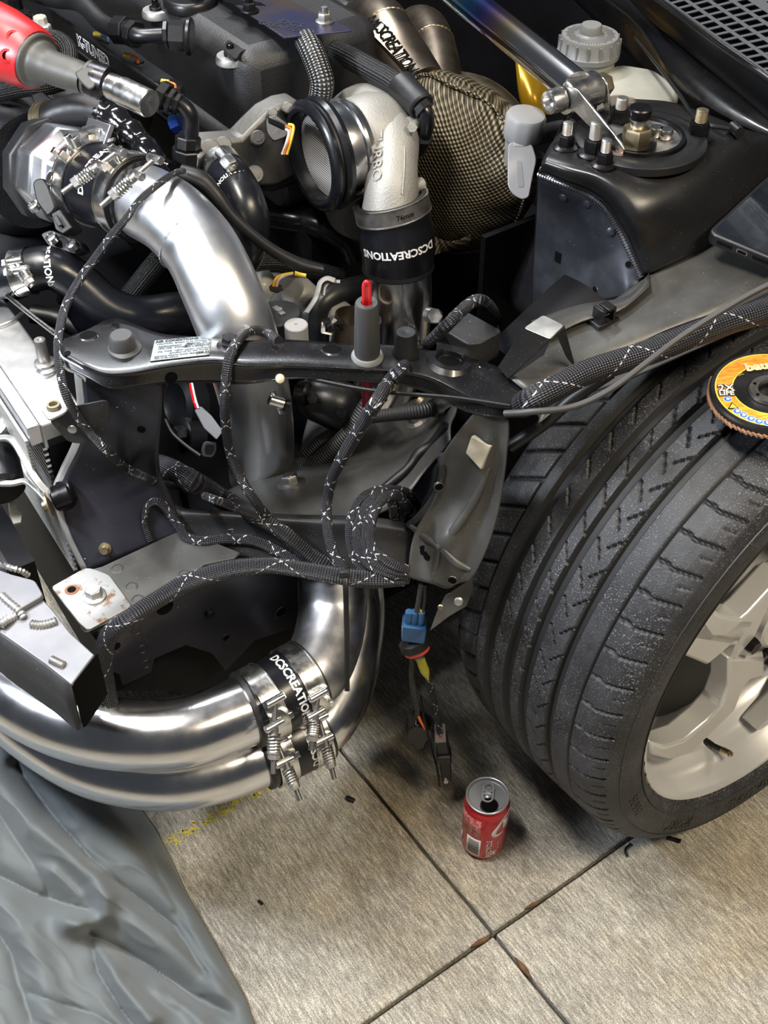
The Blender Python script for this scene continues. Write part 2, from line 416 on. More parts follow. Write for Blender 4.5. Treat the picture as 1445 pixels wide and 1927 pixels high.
def blanket_mat():
    m = bpy.data.materials.new('basalt_weave'); nt, b = nodes(m)
    tc = N_(nt, 'ShaderNodeTexCoord')
    def wv(d, pitch, off):
        n = N_(nt, 'ShaderNodeVectorMath', operation='DOT_PRODUCT'); lk(nt, tc.outputs['Object'], n.inputs[0]); n.inputs[1].default_value = Vector(d).normalized()/pitch
        return mth(nt, 'SINE', mth(nt, 'MULTIPLY', mth(nt, 'ADD', n.outputs['Value'], off), 2*pi))
    ns = noise_n(nt, 18, 2)
    s1 = wv((.75, -.25, .62), .0046, mth(nt, 'MULTIPLY', ns, 1.6)); s2 = wv((.45, .2, -.85), .0036, mth(nt, 'MULTIPLY', ns, .8))
    h = mth(nt, 'ADD', mth(nt, 'MULTIPLY', s1, .7), mth(nt, 'MULTIPLY', s2, .4))
    r = ramp(nt, mth(nt, 'MULTIPLY_ADD', h, .42, .5), [(.12, (.016, .012, .007)), (.5, (.085, .068, .038)), (.92, (.25, .205, .13))]); lk(nt, r.outputs[0], b.inputs['Base Color'])
    b.inputs['Roughness'].default_value = .45; b.inputs['Metallic'].default_value = .35
    bp = N_(nt, 'ShaderNodeBump'); bp.inputs['Strength'].default_value = .7; bp.inputs['Distance'].default_value = .0012
    lk(nt, h, bp.inputs['Height']); lk(nt, bp.outputs[0], b.inputs['Normal']); return m
M['blanket'] = blanket_mat()
def titanium():
    m = bpy.data.materials.new('burnt_titanium'); nt, b = nodes(m); u, v = uvmath(nt)
    r = ramp(nt, mth(nt, 'MULTIPLY', v, 2.6), [(0, (.75, .75, .77)), (.24, (.78, .74, .70)), (.33, (.72, .55, .34)), (.40, (.42, .26, .45)), (.46, (.16, .16, .58)), (.54, (.10, .35, .66)), (.63, (.40, .62, .78)), (.72, (.20, .24, .60)), (.9, (.25, .22, .42))])
    lk(nt, r.outputs[0], b.inputs['Base Color']); b.inputs['Metallic'].default_value = 1; b.inputs['Roughness'].default_value = .14; return m
M['titanium'] = titanium()
def tyre_mat():
    m = bpy.data.materials.new('dusty_tyre_rubber'); nt, b = nodes(m)
    n1 = noise_n(nt, 620, 2, .5); r1 = ramp(nt, n1, [(.60, (0, 0, 0)), (.68, (1, 1, 1))])
    n2 = noise_n(nt, 16, 5, .65); r2 = ramp(nt, n2, [(.36, (.007, .007, .009)), (.64, (.034, .035, .040))])
    n3 = noise_n(nt, 7, 4, .6); r3 = ramp(nt, n3, [(.42, (0, 0, 0)), (.62, (1, 1, 1))])
    k = mth(nt, 'MULTIPLY', r1.outputs[0], mth(nt, 'MULTIPLY_ADD', r3.outputs[0], .6, .12))
    mx = N_(nt, 'ShaderNodeMix', data_type='RGBA'); lk(nt, k, mx.inputs[0]); lk(nt, r2.outputs[0], mx.inputs[6]); mx.inputs[7].default_value = (.28, .28, .29, 1)
    lk(nt, mx.outputs[2], b.inputs['Base Color']); b.inputs['Roughness'].default_value = .55
    bp = N_(nt, 'ShaderNodeBump'); bp.inputs['Strength'].default_value = .35; bp.inputs['Distance'].default_value = .001
    lk(nt, n1, bp.inputs['Height']); lk(nt, bp.outputs[0], b.inputs['Normal']); return m
M['tyre'] = tyre_mat()
def concrete():
    m = bpy.data.materials.new('broom_finished_concrete'); nt, b = nodes(m)
    geo = N_(nt, 'ShaderNodeNewGeometry')
    def nz(scale, det, stretch=None, rough=.6):
        n = N_(nt, 'ShaderNodeTexNoise'); n.inputs['Scale'].default_value = scale; n.inputs['Detail'].default_value = det; n.inputs['Roughness'].default_value = rough
        mp = N_(nt, 'ShaderNodeMapping'); mp.vector_type = 'TEXTURE'; mp.inputs['Rotation'].default_value = (0, 0, radians(-56))
        if stretch: mp.inputs['Scale'].default_value = stretch
        lk(nt, geo.outputs['Position'], mp.inputs[0]); lk(nt, mp.outputs[0], n.inputs['Vector']); return n.outputs[0]
    streak = nz(300, 5, (6.5, 1, 1), .8); grain = nz(620, 4, None, .8); blot = nz(6, 6, None, .65); stain = nz(3.2, 5, None, .6)
    r1 = ramp(nt, streak, [(.36, (.22, .208, .185)), (.50, (.40, .38, .34)), (.64, (.68, .65, .58))])
    r2 = ramp(nt, grain, [(.40, (.20, .19, .18)), (.56, (1.12, 1.11, 1.07))])
    mx = N_(nt, 'ShaderNodeMix', data_type='RGBA', blend_type='MULTIPLY'); mx.inputs[0].default_value = .75; lk(nt, r1.outputs[0], mx.inputs[6]); lk(nt, r2.outputs[0], mx.inputs[7])
    r3 = ramp(nt, blot, [(.34, (.62, .61, .60)), (.58, (1.08, 1.07, 1.05))])
    m2 = N_(nt, 'ShaderNodeMix', data_type='RGBA', blend_type='MULTIPLY'); m2.inputs[0].default_value = .8; lk(nt, mx.outputs[2], m2.inputs[6]); lk(nt, r3.outputs[0], m2.inputs[7])
    r4 = ramp(nt, stain, [(.5, (0, 0, 0)), (.68, (.75, .75, .75))])
    m3 = N_(nt, 'ShaderNodeMix', data_type='RGBA', blend_type='MULTIPLY'); lk(nt, r4.outputs[0], m3.inputs[0]); lk(nt, m2.outputs[2], m3.inputs[6]); m3.inputs[7].default_value = (1.0, .86, .62, 1)
    lk(nt, m3.outputs[2], b.inputs['Base Color']); b.inputs['Roughness'].default_value = .75
    bp = N_(nt, 'ShaderNodeBump'); bp.inputs['Strength'].default_value = .5; bp.inputs['Distance'].default_value = .0015
    lk(nt, mth(nt, 'ADD', streak, mth(nt, 'MULTIPLY', grain, .7)), bp.inputs['Height']); lk(nt, bp.outputs[0], b.inputs['Normal']); return m
M['concrete'] = concrete()
M['joint'] = mat('joint_dirt', (.02, .016, .012), .9, 0, var=(40, (.06, .035, .02), .5, .7))
def cloth():
    m = bpy.data.materials.new('grey_cover_cloth'); nt, b = nodes(m)
    b.inputs['Base Color'].default_value = (.125, .142, .150, 1); b.inputs['Roughness'].default_value = .75
    n = noise_n(nt, 30, 4, .5); bp = N_(nt, 'ShaderNodeBump'); bp.inputs['Strength'].default_value = .15; bp.inputs['Distance'].default_value = .006
    lk(nt, n, bp.inputs['Height']); lk(nt, bp.outputs[0], b.inputs['Normal'])
    b.inputs['Sheen Weight'].default_value = .15; return m
M['cloth'] = cloth()
# ================================================================ FLOOR
X0 = P(928, 1757, 0); az1 = radians(-54.6); dA = Vector((cos(az1), sin(az1), 0)); dB = Vector((-sin(az1), cos(az1), 0))
g = G(); box(g, (0.2, 1.2, -.075), (1, 0, 0), (0, 1, 0), U, 3.6, 3.6, .03)
floor = obj('floor', g, M['joint']); floor['kind'] = 'structure'
for sa in (-1, 1):
    for sb in (-1, 1):
        g = G(); a0, b0 = sa*.0024, sb*.0022; n = 60; la = lb = 2.6
        def edge(p, q, k):     # slightly worn edge
            return [p.lerp(q, i/n) + k*(noise.noise(p.lerp(q, i/n)*38)*.0012) for i in range(n)]
        c0 = X0 + dA*a0 + dB*b0; c1 = X0 + dA*sa*la + dB*b0; c2 = X0 + dA*sa*la + dB*sb*lb; c3 = X0 + dA*a0 + dB*sb*lb
        pts = edge(c0, c1, dB) + [c1, c2] + [q for q in edge(c3, c0, dA)]
        pts = [Vector((p.x, p.y, 0)) for p in pts]
        prism(g, pts, (0, 0, -.045)); obj('concrete_slab', g, M['concrete'], floor, bev=.0022)
g = G()
for i in range(420):
    t = random.random(); s = (random.random()-.5)
    x = 315 + 340*t + random.gauss(0, 5); y = 1587 - 197*t + random.gauss(0, 6)
    if noise.noise(Vector((t*26, 0, 3))) < -.12: continue
    p = P(x, y, .0006); a = random.random()*6; w, h = random.uniform(.0006, .0014), random.uniform(.0008, .0028)
    e1 = Vector((cos(a), sin(a), 0)); e2 = Vector((-sin(a), cos(a), 0))
    prism(g, [p-e1*w-e2*h, p+e1*w-e2*h*.7, p+e1*w*.7+e2*h, p-e1*w*.8+e2*h*.8], (0, 0, -.0005))
o = obj('chalk_line', g, mat('yellow_chalk', (.62, .52, .06), .9), floor, stuff=True, label='broken yellow chalk line')
leafm = mat('dry_leaf', (.16, .075, .03), .7, var=(90, (.07, .035, .02), .4, .7))
for (x, y, a, s, lab) in [(905, 1772, 30, 1.0, 'dry brown leaf scrap in the floor joint left of the crossing'), (985, 1822, -55, 1.1, 'dry brown leaf scrap in the joint below the crossing'), (1003, 1703, 30, .8, 'small tan leaf scrap in the joint right of the crossing')]:
    g = G(); c = P(x, y, .0012); e = Vector((cos(radians(a)), sin(radians(a)), 0)); f = Vector((-e.y, e.x, 0)); l = .014*s; w = .0032*s
    sheet(g, [[c-e*l, c-e*l*.5+f*w*.7, c+f*w, c+e*l*.5+f*w*.6, c+e*l], [c-e*l+U*.002, c-e*l*.5+U*.004, c+U*.0035, c+e*l*.5+U*.003, c+e*l+U*.001], [c-e*l, c-e*l*.5-f*w*.7, c-f*w, c+e*l*.5-f*w*.8, c+e*l]], 3)
    tag(obj('leaf_scrap', g, leafm, solid=.0005), lab, 'leaf', 'leaf scraps in the floor joints')
def scrap(name, lab, pts, r, flat=1, cat='debris'):
    g = G(); tube(g, [P(x, y, z) for x, y, z in pts], r, n=8, res=4, flat=flat); tag(obj(name, g, M['plastic']), lab, cat)
scrap('rubber_crumb', 'small black rubber crumb on the concrete below the clamps', [(652, 1500, .003), (660, 1504, .003), (667, 1507, .002)], .0035, .6)
scrap('wire_scrap', 'thin curved black wire scrap at the base of the tyre', [(1187, 1588, .002), (1178, 1596, .002), (1177, 1604, .002), (1181, 1612, .002)], .0016)
scrap('zip_tie_end', 'short black cut zip tie end lying right of the tyre base', [(1255, 1576, .002), (1268, 1579, .002), (1281, 1583, .004)], .003, .5)
scrap('grit_speck', 'tiny dark grit speck on the middle of the slab', [(486, 1695, .001), (491, 1699, .001), (494, 1702, .001)], .0018)

# ================================================================ WHEEL
M['groove'] = mat('clean_groove_shade', (.008, .008, .009), .6)  # dust-free rubber, darkened so the colour carries groove shade too
cm = radians(1.4); WN = Vector((L.x*cos(cm), L.y*cos(cm), sin(cm))); WU = (U - WN*WN.z).normalized(); WF = WU.cross(WN)
def wp(o, r, a): return WC + WN*o + (WF*cos(a) + WU*sin(a))*r
def pw(x, y, off):
    d = ray(x, y); t = (WC + WN*off - O0).dot(WN)/d.dot(WN); return O0 + d*t
wheel = thing('wheel', 'silver alloy car wheel with wide dusty black tyre standing on the concrete', 'wheel', WC)
prof = [(-.004, .2435), (.005, .249), (.010, .258), (.0125, .27), (.012, .283), (.0085, .293), (.0035, .301), (-.002, .3055), (-.010, .3092), (-.02, .3115), (-.041, .3138), (-.07, .3152), (-.11, .3160), (-.14, .3157), (-.17, .3148), (-.192, .3135), (-.21, .3113), (-.225, .3075), (-.236, .302), (-.244, .294), (-.250, .282), (-.252, .268), (-.248, .252), (-.243, .243)]
pp = []
for i in range(len(prof)-1):
    (o1, r1), (o2, r2) = prof[i], prof[i+1]
    k = max(1, int(math.hypot(o2-o1, r2-r1)/.0017)) if (-.24 < o2 and o1 < .004 and i > 5) else 3
    for j in range(k): pp.append((o1+(o2-o1)*j/k, r1+(r2-r1)*j/k))
pp.append(prof[-1])
NS = 1160
pa = np.array(pp); ang = np.linspace(0, 2*pi, NS, endpoint=False)
Oa = pa[:, 0][:, None] + 0*ang[None]; Ra = pa[:, 1][:, None] + 0*ang[None]; A = np.degrees(ang)[None] + 0*Oa
dep = np.zeros_like(Oa)
def sm(d, w): return np.clip(1.25 - np.abs(d)/w, 0, 1)
for c_, w_, dd in [(-.170, .0052, .006), (-.137, .0048, .006), (-.110, .0048, .006), (-.0705, .0042, .006), (-.192, .0014, .003), (-.041, .0014, .003)]:
    dep = np.maximum(dep, dd*np.clip(1.6*sm(Oa-c_, w_*1.1), 0, 1))
step = 360/58
def lateral(mask, shift, w, dd):
    global dep
    q = (A - shift)/step; q = (q - np.round(q))*step*np.radians(1)*.314
    dep = np.maximum(dep, mask*dd*np.clip(1.7*sm(q, w), 0, 1))
so = (Oa + .041)/.045
lateral((Oa > -.041) & (Oa < .003), 1.0 - 2.6*np.clip(so, 0, 1)**1.3 + .35*np.tanh((so-.33)*22), .0019, .0026)
lateral((Oa > -.010) & (Oa < .0015), 1.0 - 2.6*np.clip(so, 0, 1)**1.3 + step/2, .0013, .0014)
lateral((Oa < -.192) & (Oa > -.240), 2.0 + 5.0*(-.192-Oa)/.048, .0026, .003)
for c_, s_ in [(-.163, 0.0), (-.130, 2.2), (-.103, 3.8)]:
    so2 = (Oa - c_)/.014
    lateral((so2 > 0) & (so2 < 1), s_ + so2*3.2, .0016, .0028)
so3 = (Oa + .0755)/.012
lateral((so3 < 0) & (so3 > -1), 1.5 - so3*3.0, .0016, .0028)
dep = np.maximum(dep, .0012*sm(Oa-.0075, .0011)*(Ra < .296))
R_ = Ra - dep
x_, y_ = np.array(WF), np.array(WU); cn = np.array(WN); cc = np.array(WC)
V = cn*Oa[..., None] + R_[..., None]*(np.cos(ang)[None, :, None]*x_ + np.sin(ang)[None, :, None]*y_)
# the loaded tyre flattens a little where it meets the floor
zf = V[..., 2] + cc[2]; lim = .0012; V[..., 2] = np.where(zf < lim, lim - cc[2] + (zf-lim)*.02, V[..., 2])
np_, na = V.shape[:2]; idx = np.arange(np_*na).reshape(np_, na); i2 = np.roll(idx, -1, 1)
fa = np.stack([idx[:-1], i2[:-1], i2[1:], idx[1:]], -1).reshape(-1, 4)
me = bpy.data.meshes.new('tyre'); me.from_pydata(V.reshape(-1, 3).tolist(), [], fa.tolist()); me.shade_smooth(); me.set_sharp_from_angle(angle=radians(35))
me.materials.append(M['tyre']); me.materials.append(M['groove']); fd = ((dep[:-1]+dep[1:]+np.roll(dep,-1,1)[:-1]+np.roll(dep,-1,1)[1:])/4).reshape(-1); me.polygons.foreach_set('material_index', (fd > .0011).astype(np.int32)); tyre = bpy.data.objects.new('tyre', me); COL.objects.link(tyre); tyre.parent = wheel
# raised rings and moulded characters on the sidewall
side = mat('sidewall_moulding', (.028, .028, .029), .5)
g = G()
for r_, o_ in [(.2885, .0105), (.257, .0105)]:
    lathe_open(g, WC, WN, [(o_-.002, r_-.0006), (o_+.0006, r_-.0004), (o_+.0006, r_+.0004), (o_-.002, r_+.0006)], 96)
obj('sidewall_ring', g, side, tyre)
def sidefn(a0, r0, rot=1):
    def f(u, v, h):
        r = r0 + v; o = np.interp(r, [.249, .258, .27, .283, .293, .301], [.005, .010, .0125, .012, .0085, .0035])
        return wp(float(o) + h, r, a0 - u/r0)
    return f
g = text_g('255/35', .017, sidefn(radians(-158), .272), .0002, .0009); obj('sidewall_lettering', g, side, tyre)
g = text_g('SPORT', .020, sidefn(radians(-127), .273), .0002, .0009); obj('sidewall_lettering', g, side, tyre)
g = text_g('RADIAL', .024, sidefn(radians(-97), .272), .0002, .0009); obj('sidewall_lettering', g, side, tyre)
# rim barrel
g = G()
lathe_open(g, WC, WN, [(-.006, .2465), (0, .2465), (.0015, .2445), (.0005, .241), (-.005, .2385), (-.014, .236), (-.022, .2315), (-.034, .2275), (-.045, .2262), (-.052, .2235), (-.060, .214), (-.075, .2085), (-.1, .2065), (-.2, .2065), (-.235, .232), (-.243, .2435), (-.246, .2435), (-.238, .238), (-.2, .213), (-.06, .2205), (-.048, .232), (-.03, .236), (-.015, .2425)], 120)
obj('rim_barrel', g, M['silver'], wheel)
g = G(); lathe(g, WC, WN, [(-.20, .2055), (-.098, .2055), (-.096, .155), (-.096, .02), (-.2, .02)], 64); obj('wheel_shade_disc', g, M['wheel_shade'], wheel)  # oversized dark brake disc, stands for the shade behind the spokes
# spokes: outlines found in the plane of the wheel face
OF = -.022
spA = [(1345, 1150), (1296, 1204), (1340, 1211), (1385, 1218), (1404, 1190), (1424, 1166), (1380, 1164), (1357, 1158)]
spB = [(1224, 1397), (1253, 1406), (1290, 1393), (1332, 1358), (1357, 1329), (1371, 1291), (1372, 1240), (1440, 1240), (1440, 1273), (1412, 1281), (1400, 1293), (1384, 1337), (1352, 1368), (1301, 1418), (1259, 1431), (1227, 1422)]
def pol(l):
    out = []
    for x, y in l:
        q = pw(x, y, OF) - WC; out.append((q.dot(WF), q.dot(WU)))
    return out
def spoke(p2, rot):
    c, s = cos(rot), sin(rot); g = G()
    prism(g, [WC + WN*OF + WF*(a*c-b*s) + WU*(a*s+b*c) for a, b in p2], WN*-.030)
    obj('spoke', g, M['silver'], wheel, bev=.0035)
A2, B2 = pol(spA), pol(spB)
spoke(A2, 0); spoke(B2, 0)
for k in (1, 2, 3, 4): spoke(B2, radians(72*k + 2 if k < 4 else -56+360-14))
g = G(); lathe(g, WC, WN, [(-.085, .088), (-.034, .088), (-.028, .080), (-.026, .062), (-.032, .056), (-.034, .046), (-.024, .044), (-.022, .040), (-.026, .036), (-.075, .034)], 64); obj('hub', g, M['silver'], wheel)
for k in range(5):
    a = radians(72*k - 176); g = G(); hexa(g, wp(-.045, .062, a), WN, .0095, .03, 6); hexa(g, wp(-.030, .062, a), WN, .008, .012, 16); obj('lug_nut', g, M['blackbolt'], wheel)
g = G(); v0 = pw(1328, 1410, -.048); v1 = pw(1371, 1424, -.005)
v0 = wp(-.05, .224, math.atan2((v0-WC).dot(WU), (v0-WC).dot(WF))); ax_ = (WN*.9 - (v0-WC).normalized()*.35).normalized()
cyl(g, v0 - ax_*.004, v0 + ax_*.008, .0058, 14, .0042); cyl(g, v0, v0 + ax_*.024, .0036, 14); vs_ = obj('valve_stem', g, M['rubber'], wheel)
g = G(); cyl(g, v0 + ax_*.022, v0 + ax_*.034, .0042, 12); cyl(g, v0 + ax_*.033, v0 + ax_*.037, .003, 12); obj('valve_cap', g, M['gold'], vs_, label='small brass valve cap')

# ================================================================ DRINK CAN
CN = P(908.5, 1586, 0.0005); can = thing('drink_can', 'small opened red drink can with white print standing on the concrete by the tyre', 'can', CN)
RC = .0275; HC = .1045
M['canend'] = mat('can_end_aluminium', (.40, .41, .43), .36, .55)
redcan = mat('red_can_print', (.50, .006, .012), .22, .35, coat=.4)
g = G(); lathe(g, CN, U, [(.004, .0), (.001, .018), (0, .0215), (.002, .0235), (.007, .0262), (.011, RC), (HC-.0135, RC), (HC-.008, RC-.0012), (HC-.0045, RC-.0036), (HC-.012, RC-.006), (HC-.012, 0)], 48); body = obj('can_body', g, redcan, can)
g = G(); lathe(g, CN, U, [(HC-.0045, RC-.0040), (HC-.0025, RC-.0018), (HC, RC-.0016), (HC+.0005, RC-.0026), (HC, RC-.0036), (HC-.005, RC-.0046), (HC-.0052, RC-.0058), (HC-.0036, RC-.0068), (HC-.0036, .004), (HC-.0036, .0)], 48)
lid = obj('can_lid', g, M['canend'], can)
camdir = (Vector((0, 0, CN.z)) - Vector((CN.x, CN.y, CN.z))); camdir.normalize(); cr_ = Vector((-camdir.y, camdir.x, 0))*-1   # picture right is -cr_? fixed below
right = Vector((1, 0, 0)); right = (right - camdir*right.dot(camdir)).normalized()
ct = CN + U*(HC-.0036)
g = G(); oc = ct + camdir*.0118 + right*.003
lathe(g, oc + U*.0002, U, [(0, .0098), (.0004, .0098), (.0004, .0)], 28); obj('mouth_opening', g, M['black'], lid)
g = G(); lathe_open(g, oc, U, [(0, .0098), (.0006, .0102), (.0006, .0108), (0, .0114)], 28); obj('mouth_rim', g, M['chrome'], lid)
g = G(); tc = ct + U*.0012
for cpos, rr in [(tc - camdir*.0105 + U*.0016, .0070), (tc + camdir*.0022 + U*.0010, .0074)]:
    lathe_open(g, cpos, U, [(0, rr-.0024), (.0012, rr-.0020), (.0012, rr-.0004), (0, rr)], 24)
for s_ in (-1, 1):
    box(g, tc - camdir*.0045 + right*s_*.0062 + U*.0016, camdir, right, U, .0072, .0009, .0007)
lathe(g, tc - U*.001, U, [(0, .003), (.0022, .0028), (.003, .0014), (.003, 0)], 16)
obj('pull_tab', g, mat('pull_tab_aluminium', (.62, .63, .65), .3, .6), lid)
def canface(px):        # angle on the can so that the print shows at this picture x
    s = max(-.97, min(.97, (px-915)/44.0)); a = math.asin(s); return camdir*cos(a) + right*sin(a)
whitec = mat('white_can_print', (.74, .70, .70), .35)
def canpatch(px0, px1, z0, z1, m, name, bumpr=.00025):
    a0, a1 = [math.asin(max(-.98, min(.98, (q-915)/44.0))) for q in (px0, px1)]; n = 12; g = G(); vs = []
    for zz in (z0, z1):
        for i in range(n+1):
            a = a0 + (a1-a0)*i/n; vs.append(CN + (camdir*cos(a) + right*sin(a))*(RC+bumpr) + U*zz)
    g.add(vs, [[i, i+1, n+2+i, n+1+i] for i in range(n)]); return obj(name, g, m, body, solid=.0002)
pinkm = mat('pale_print_panel', (.60, .30, .30), .4, var=(420, (.50, .03, .04), .48, .55))
canpatch(871, 909, .052, .088, pinkm, 'print_panel')
canpatch(884, 911, .013, .048, whitec, 'barcode_panel')
g = G()
for i in range(17):
    z = .0165 + i*.00172; h = [.0004, .0007, .0003, .0005][i % 4]
    a0, a1 = [math.asin((q-915)/44.0) for q in (887, 908)]; n = 6; vs = []
    for zz in (z, z+h*1.6):
        for k in range(n+1):
            a = a0 + (a1-a0)*k/n; vs.append(CN + (camdir*cos(a) + right*sin(a))*(RC+.0006) + U*zz)
    g.add(vs, [[k, k+1, n+2+k, n+1+k] for k in range(n)])
obj('barcode_lines', g, M['ink'], body)
canpatch(868, 874, .018, .036, whitec, 'seal_panel')
zc_ = U
fn = cyl_fn(CN + U*.028, U, RC, canface(930), swap=False)
def vert_text(s, size, px, zmid, bold=.0, spacing=1.0):
    a0 = canface(px); f = cyl_fn(CN + U*zmid, U, RC, a0)
    sgn = 1 if (f(.004, 0, 0) - f(0, 0, 0)).dot(right) > 0 else -1
    return text_g(s, size, lambda u, v, h: f(-v*sgn, u, h), bold, .0004, spacing=spacing)
g = vert_text('RECYCLE', .0088, 928, .0315, .0002); obj('can_lettering', g, whitec, body)
g = vert_text('ME', .0075, 937, .0215, .0002); obj('can_lettering', g, whitec, body)
g = vert_text('please recycle', .003, 943, .035); obj('can_lettering', g, whitec, body)
g = vert_text('Original taste', .0072, 895, .072, 0); obj('can_lettering', g, redcan, body)
g = vert_text('Cola', .012, 882, .070, 0.0003); obj('can_lettering', g, redcan, body)
# white script capital seen edge-on at the right of the can
def swoosh():
    g = G(); path = [(958, .094, .0006), (949, .086, .0016), (940, .074, .0025), (934, .064, .0030), (936, .058, .0028), (943, .057, .0020), (950, .060, .0008)]
    pts = []
    for px, z, w in path:
        a = math.asin(max(-.99, min(.99, (px-915)/44.0))); pts.append((a, z, w))
    q = []
    P2, ts = cr([Vector((a*RC, z, w)) for a, z, w in pts], 6)
    vs = []
    for i, p in enumerate(P2):
        t = (P2[min(i+1, len(P2)-1)] - P2[max(i-1, 0)]); nrm = Vector((-t.y, t.x)).normalized()
        for s_ in (-1, 1):
            u, z = p.x + nrm.x*p.z*s_, p.y + nrm.y*p.z*s_; a = u/RC
            vs.append(CN + (camdir*cos(a) + right*sin(a))*(RC+.0004) + U*z)
    g.add(vs, [[2*i, 2*i+1, 2*i+3, 2*i+2] for i in range(len(P2)-1)]); return g
obj('script_capital', swoosh(), whitec, body, solid=.0002)
canpatch(949, 955, .066, .083, whitec, 'script_stroke')
# ================================================================ CAR BODY (welded sheet metal)
car = thing('car_body', 'black welded front body shell of a car with its fender and headlight removed', 'car', Wc(0.2, -.35, .45))
def zl(pts, z): return [P(x, y, z) for x, y in pts]
# --- added dark sheets that keep the bay reading as shaded; firewall and wheelhouse
g = G(); box(g, Wc(-.20, -1.28, .115), F, L, U, .47, .82, .004); obj('dark_bay_backing', g, M['dark'], car)  # added dark plane, hides the bright floor under the engine
g = G(); box(g, Wc(.41, -1.22, .20), F, L, U, .17, .80, .003); obj('dark_front_backing', g, M['dark'], car)  # added dark backing, makes the front opening read as shade
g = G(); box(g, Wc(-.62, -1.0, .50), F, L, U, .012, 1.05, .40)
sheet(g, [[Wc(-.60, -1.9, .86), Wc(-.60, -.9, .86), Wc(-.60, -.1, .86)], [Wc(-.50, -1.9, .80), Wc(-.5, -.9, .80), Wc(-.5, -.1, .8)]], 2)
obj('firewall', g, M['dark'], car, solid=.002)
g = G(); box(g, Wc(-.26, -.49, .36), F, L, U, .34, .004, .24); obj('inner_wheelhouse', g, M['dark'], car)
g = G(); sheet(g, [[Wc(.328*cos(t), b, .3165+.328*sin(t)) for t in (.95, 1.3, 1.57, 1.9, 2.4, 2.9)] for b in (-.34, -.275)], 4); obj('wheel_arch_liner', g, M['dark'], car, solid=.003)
# --- cowl side and plenum below the windscreen grille
g = G(); sheet(g, [[P(1150, -40, .74), P(1230, 45, .735), P(1330, 130, .735), P(1475, 250, .73)],
                   [P(1165, -40, .755), P(1245, 30, .755), P(1345, 112, .755), P(1480, 215, .75)],
                   [P(1190, -40, .80), P(1265, 12, .80), P(1350, 75, .80), P(1480, 165, .79)]], 4)
obj('cowl_panel', g, M['plastic'], car, solid=.002)
g = G(); sheet(g, [[P(1040, -40, .66), P(1180, 100, .66), P(1250, 190, .66), P(1330, 235, .68), P(1480, 300, .70)],
                   [P(1080, -40, .71), P(1200, 60, .71), P(1270, 150, .715), P(1350, 210, .72), P(1480, 275, .722)],
                   [P(1150, -40, .74), P(1230, 45, .735), P(1280, 95, .735), P(1370, 160, .735), P(1480, 252, .73)]], 4)
obj('cowl_side', g, M['paint'], car, solid=.002)
g = G(); tube(g, [P(1195, 72, .745), P(1235, 120, .75), P(1280, 180, .755), P(1315, 228, .765), P(1385, 245, .768)], .0022, n=8)
cyl(g, P(1378, 238, .768), P(1392, 250, .768), .006, 14); obj('drain_rod', g, M['plastic'], car)
# --- strut tower
cap = [[(1018, 322, .750), (1060, 340, .750), (1105, 357, .745), (1140, 381, .737), (1168, 420, .718), (1192, 470, .697), (1212, 517, .676)],
       [(1021, 300, .764), (1072, 314, .765), (1125, 332, .763), (1165, 362, .754), (1198, 412, .734), (1222, 462, .704), (1238, 508, .680)],
       [(1040, 266, .767), (1100, 282, .767), (1160, 302, .767), (1220, 332, .760), (1270, 372, .744), (1300, 424, .713), (1318, 470, .688)],
       [(1070, 238, .767), (1140, 240, .767), (1220, 256, .767), (1300, 281, .763), (1350, 311, .751), (1388, 362, .720), (1405, 416, .690)],
       [(1130, 205, .767), (1200, 206, .767), (1280, 223, .767), (1350, 246, .764), (1402, 268, .756), (1455, 312, .722), (1478, 362, .690)],
       [(1195, 186, .748), (1262, 192, .750), (1335, 216, .752), (1402, 243, .752), (1452, 258, .746), (1508, 292, .716), (1530, 340, .686)]]
g = G(); sheet(g, [zs(r) for r in cap], 6); tower = obj('strut_tower_cap', g, M['tower'], car, solid=.003, off=-1)
fr = [[(1013, 330, .740), (1058, 348, .740), (1103, 366, .735), (1138, 391, .727), (1163, 430, .708), (1187, 480, .687), (1206, 524, .668)],
      [(1010, 400, .690), (1055, 410, .695), (1097, 425, .695), (1132, 450, .692), (1158, 480, .682), (1182, 510, .672), (1203, 530, .664)],
      [(1004, 500, .620), (1050, 500, .638), (1092, 505, .648), (1128, 515, .654), (1155, 528, .656), (1178, 540, .658), (1200, 540, .660)],
      [(999, 605, .548), (1045, 590, .578), (1088, 578, .602), (1125, 570, .624), (1152, 562, .638), (1176, 556, .650), (1197, 546, .656)]]
g = G(); sheet(g, [zs(r) for r in fr], 6); face = obj('strut_tower_face', g, M['blue_steel'], car, solid=.002, off=-1, label='scuffed bluish front wall of the strut tower')
g = G(); sheet(g, [[P(1018, 322, .750), P(1013, 332, .738), P(1010, 400, .69), P(1004, 500, .62), P(999, 605, .548)], [P(1045, 262, .764), Wc(-.02, -.47, .74), Wc(-.02, -.48, .68), Wc(-.0, -.48, .60), Wc(.04, -.49, .50)]], 5); obj('strut_tower_side', g, M['dark'], car, solid=.002)
lip = [(1013, 328, .7405), (1058, 346, .7405), (1103, 364, .7355), (1138, 389, .7275), (1163, 428, .709), (1187, 478, .688), (1207, 522, .669)]
g = G(); pts, _ = cr(zs(lip), 40)
tube(g, pts, [.0034 + .0007*(1 if (i//2) % 2 else -1) for i in range(len(pts))], n=10, res=1, flat=1); obj('weld_bead', g, M['dullalu'], face, label='rippled bright weld along the tower lip')
g = G(); pts, _ = cr([P(x+5, y-8, z+.004) for x, y, z in lip], 6); tube(g, pts, .0042, n=10, res=1); obj('tower_lip', g, M['tower'], tower)
refresh()
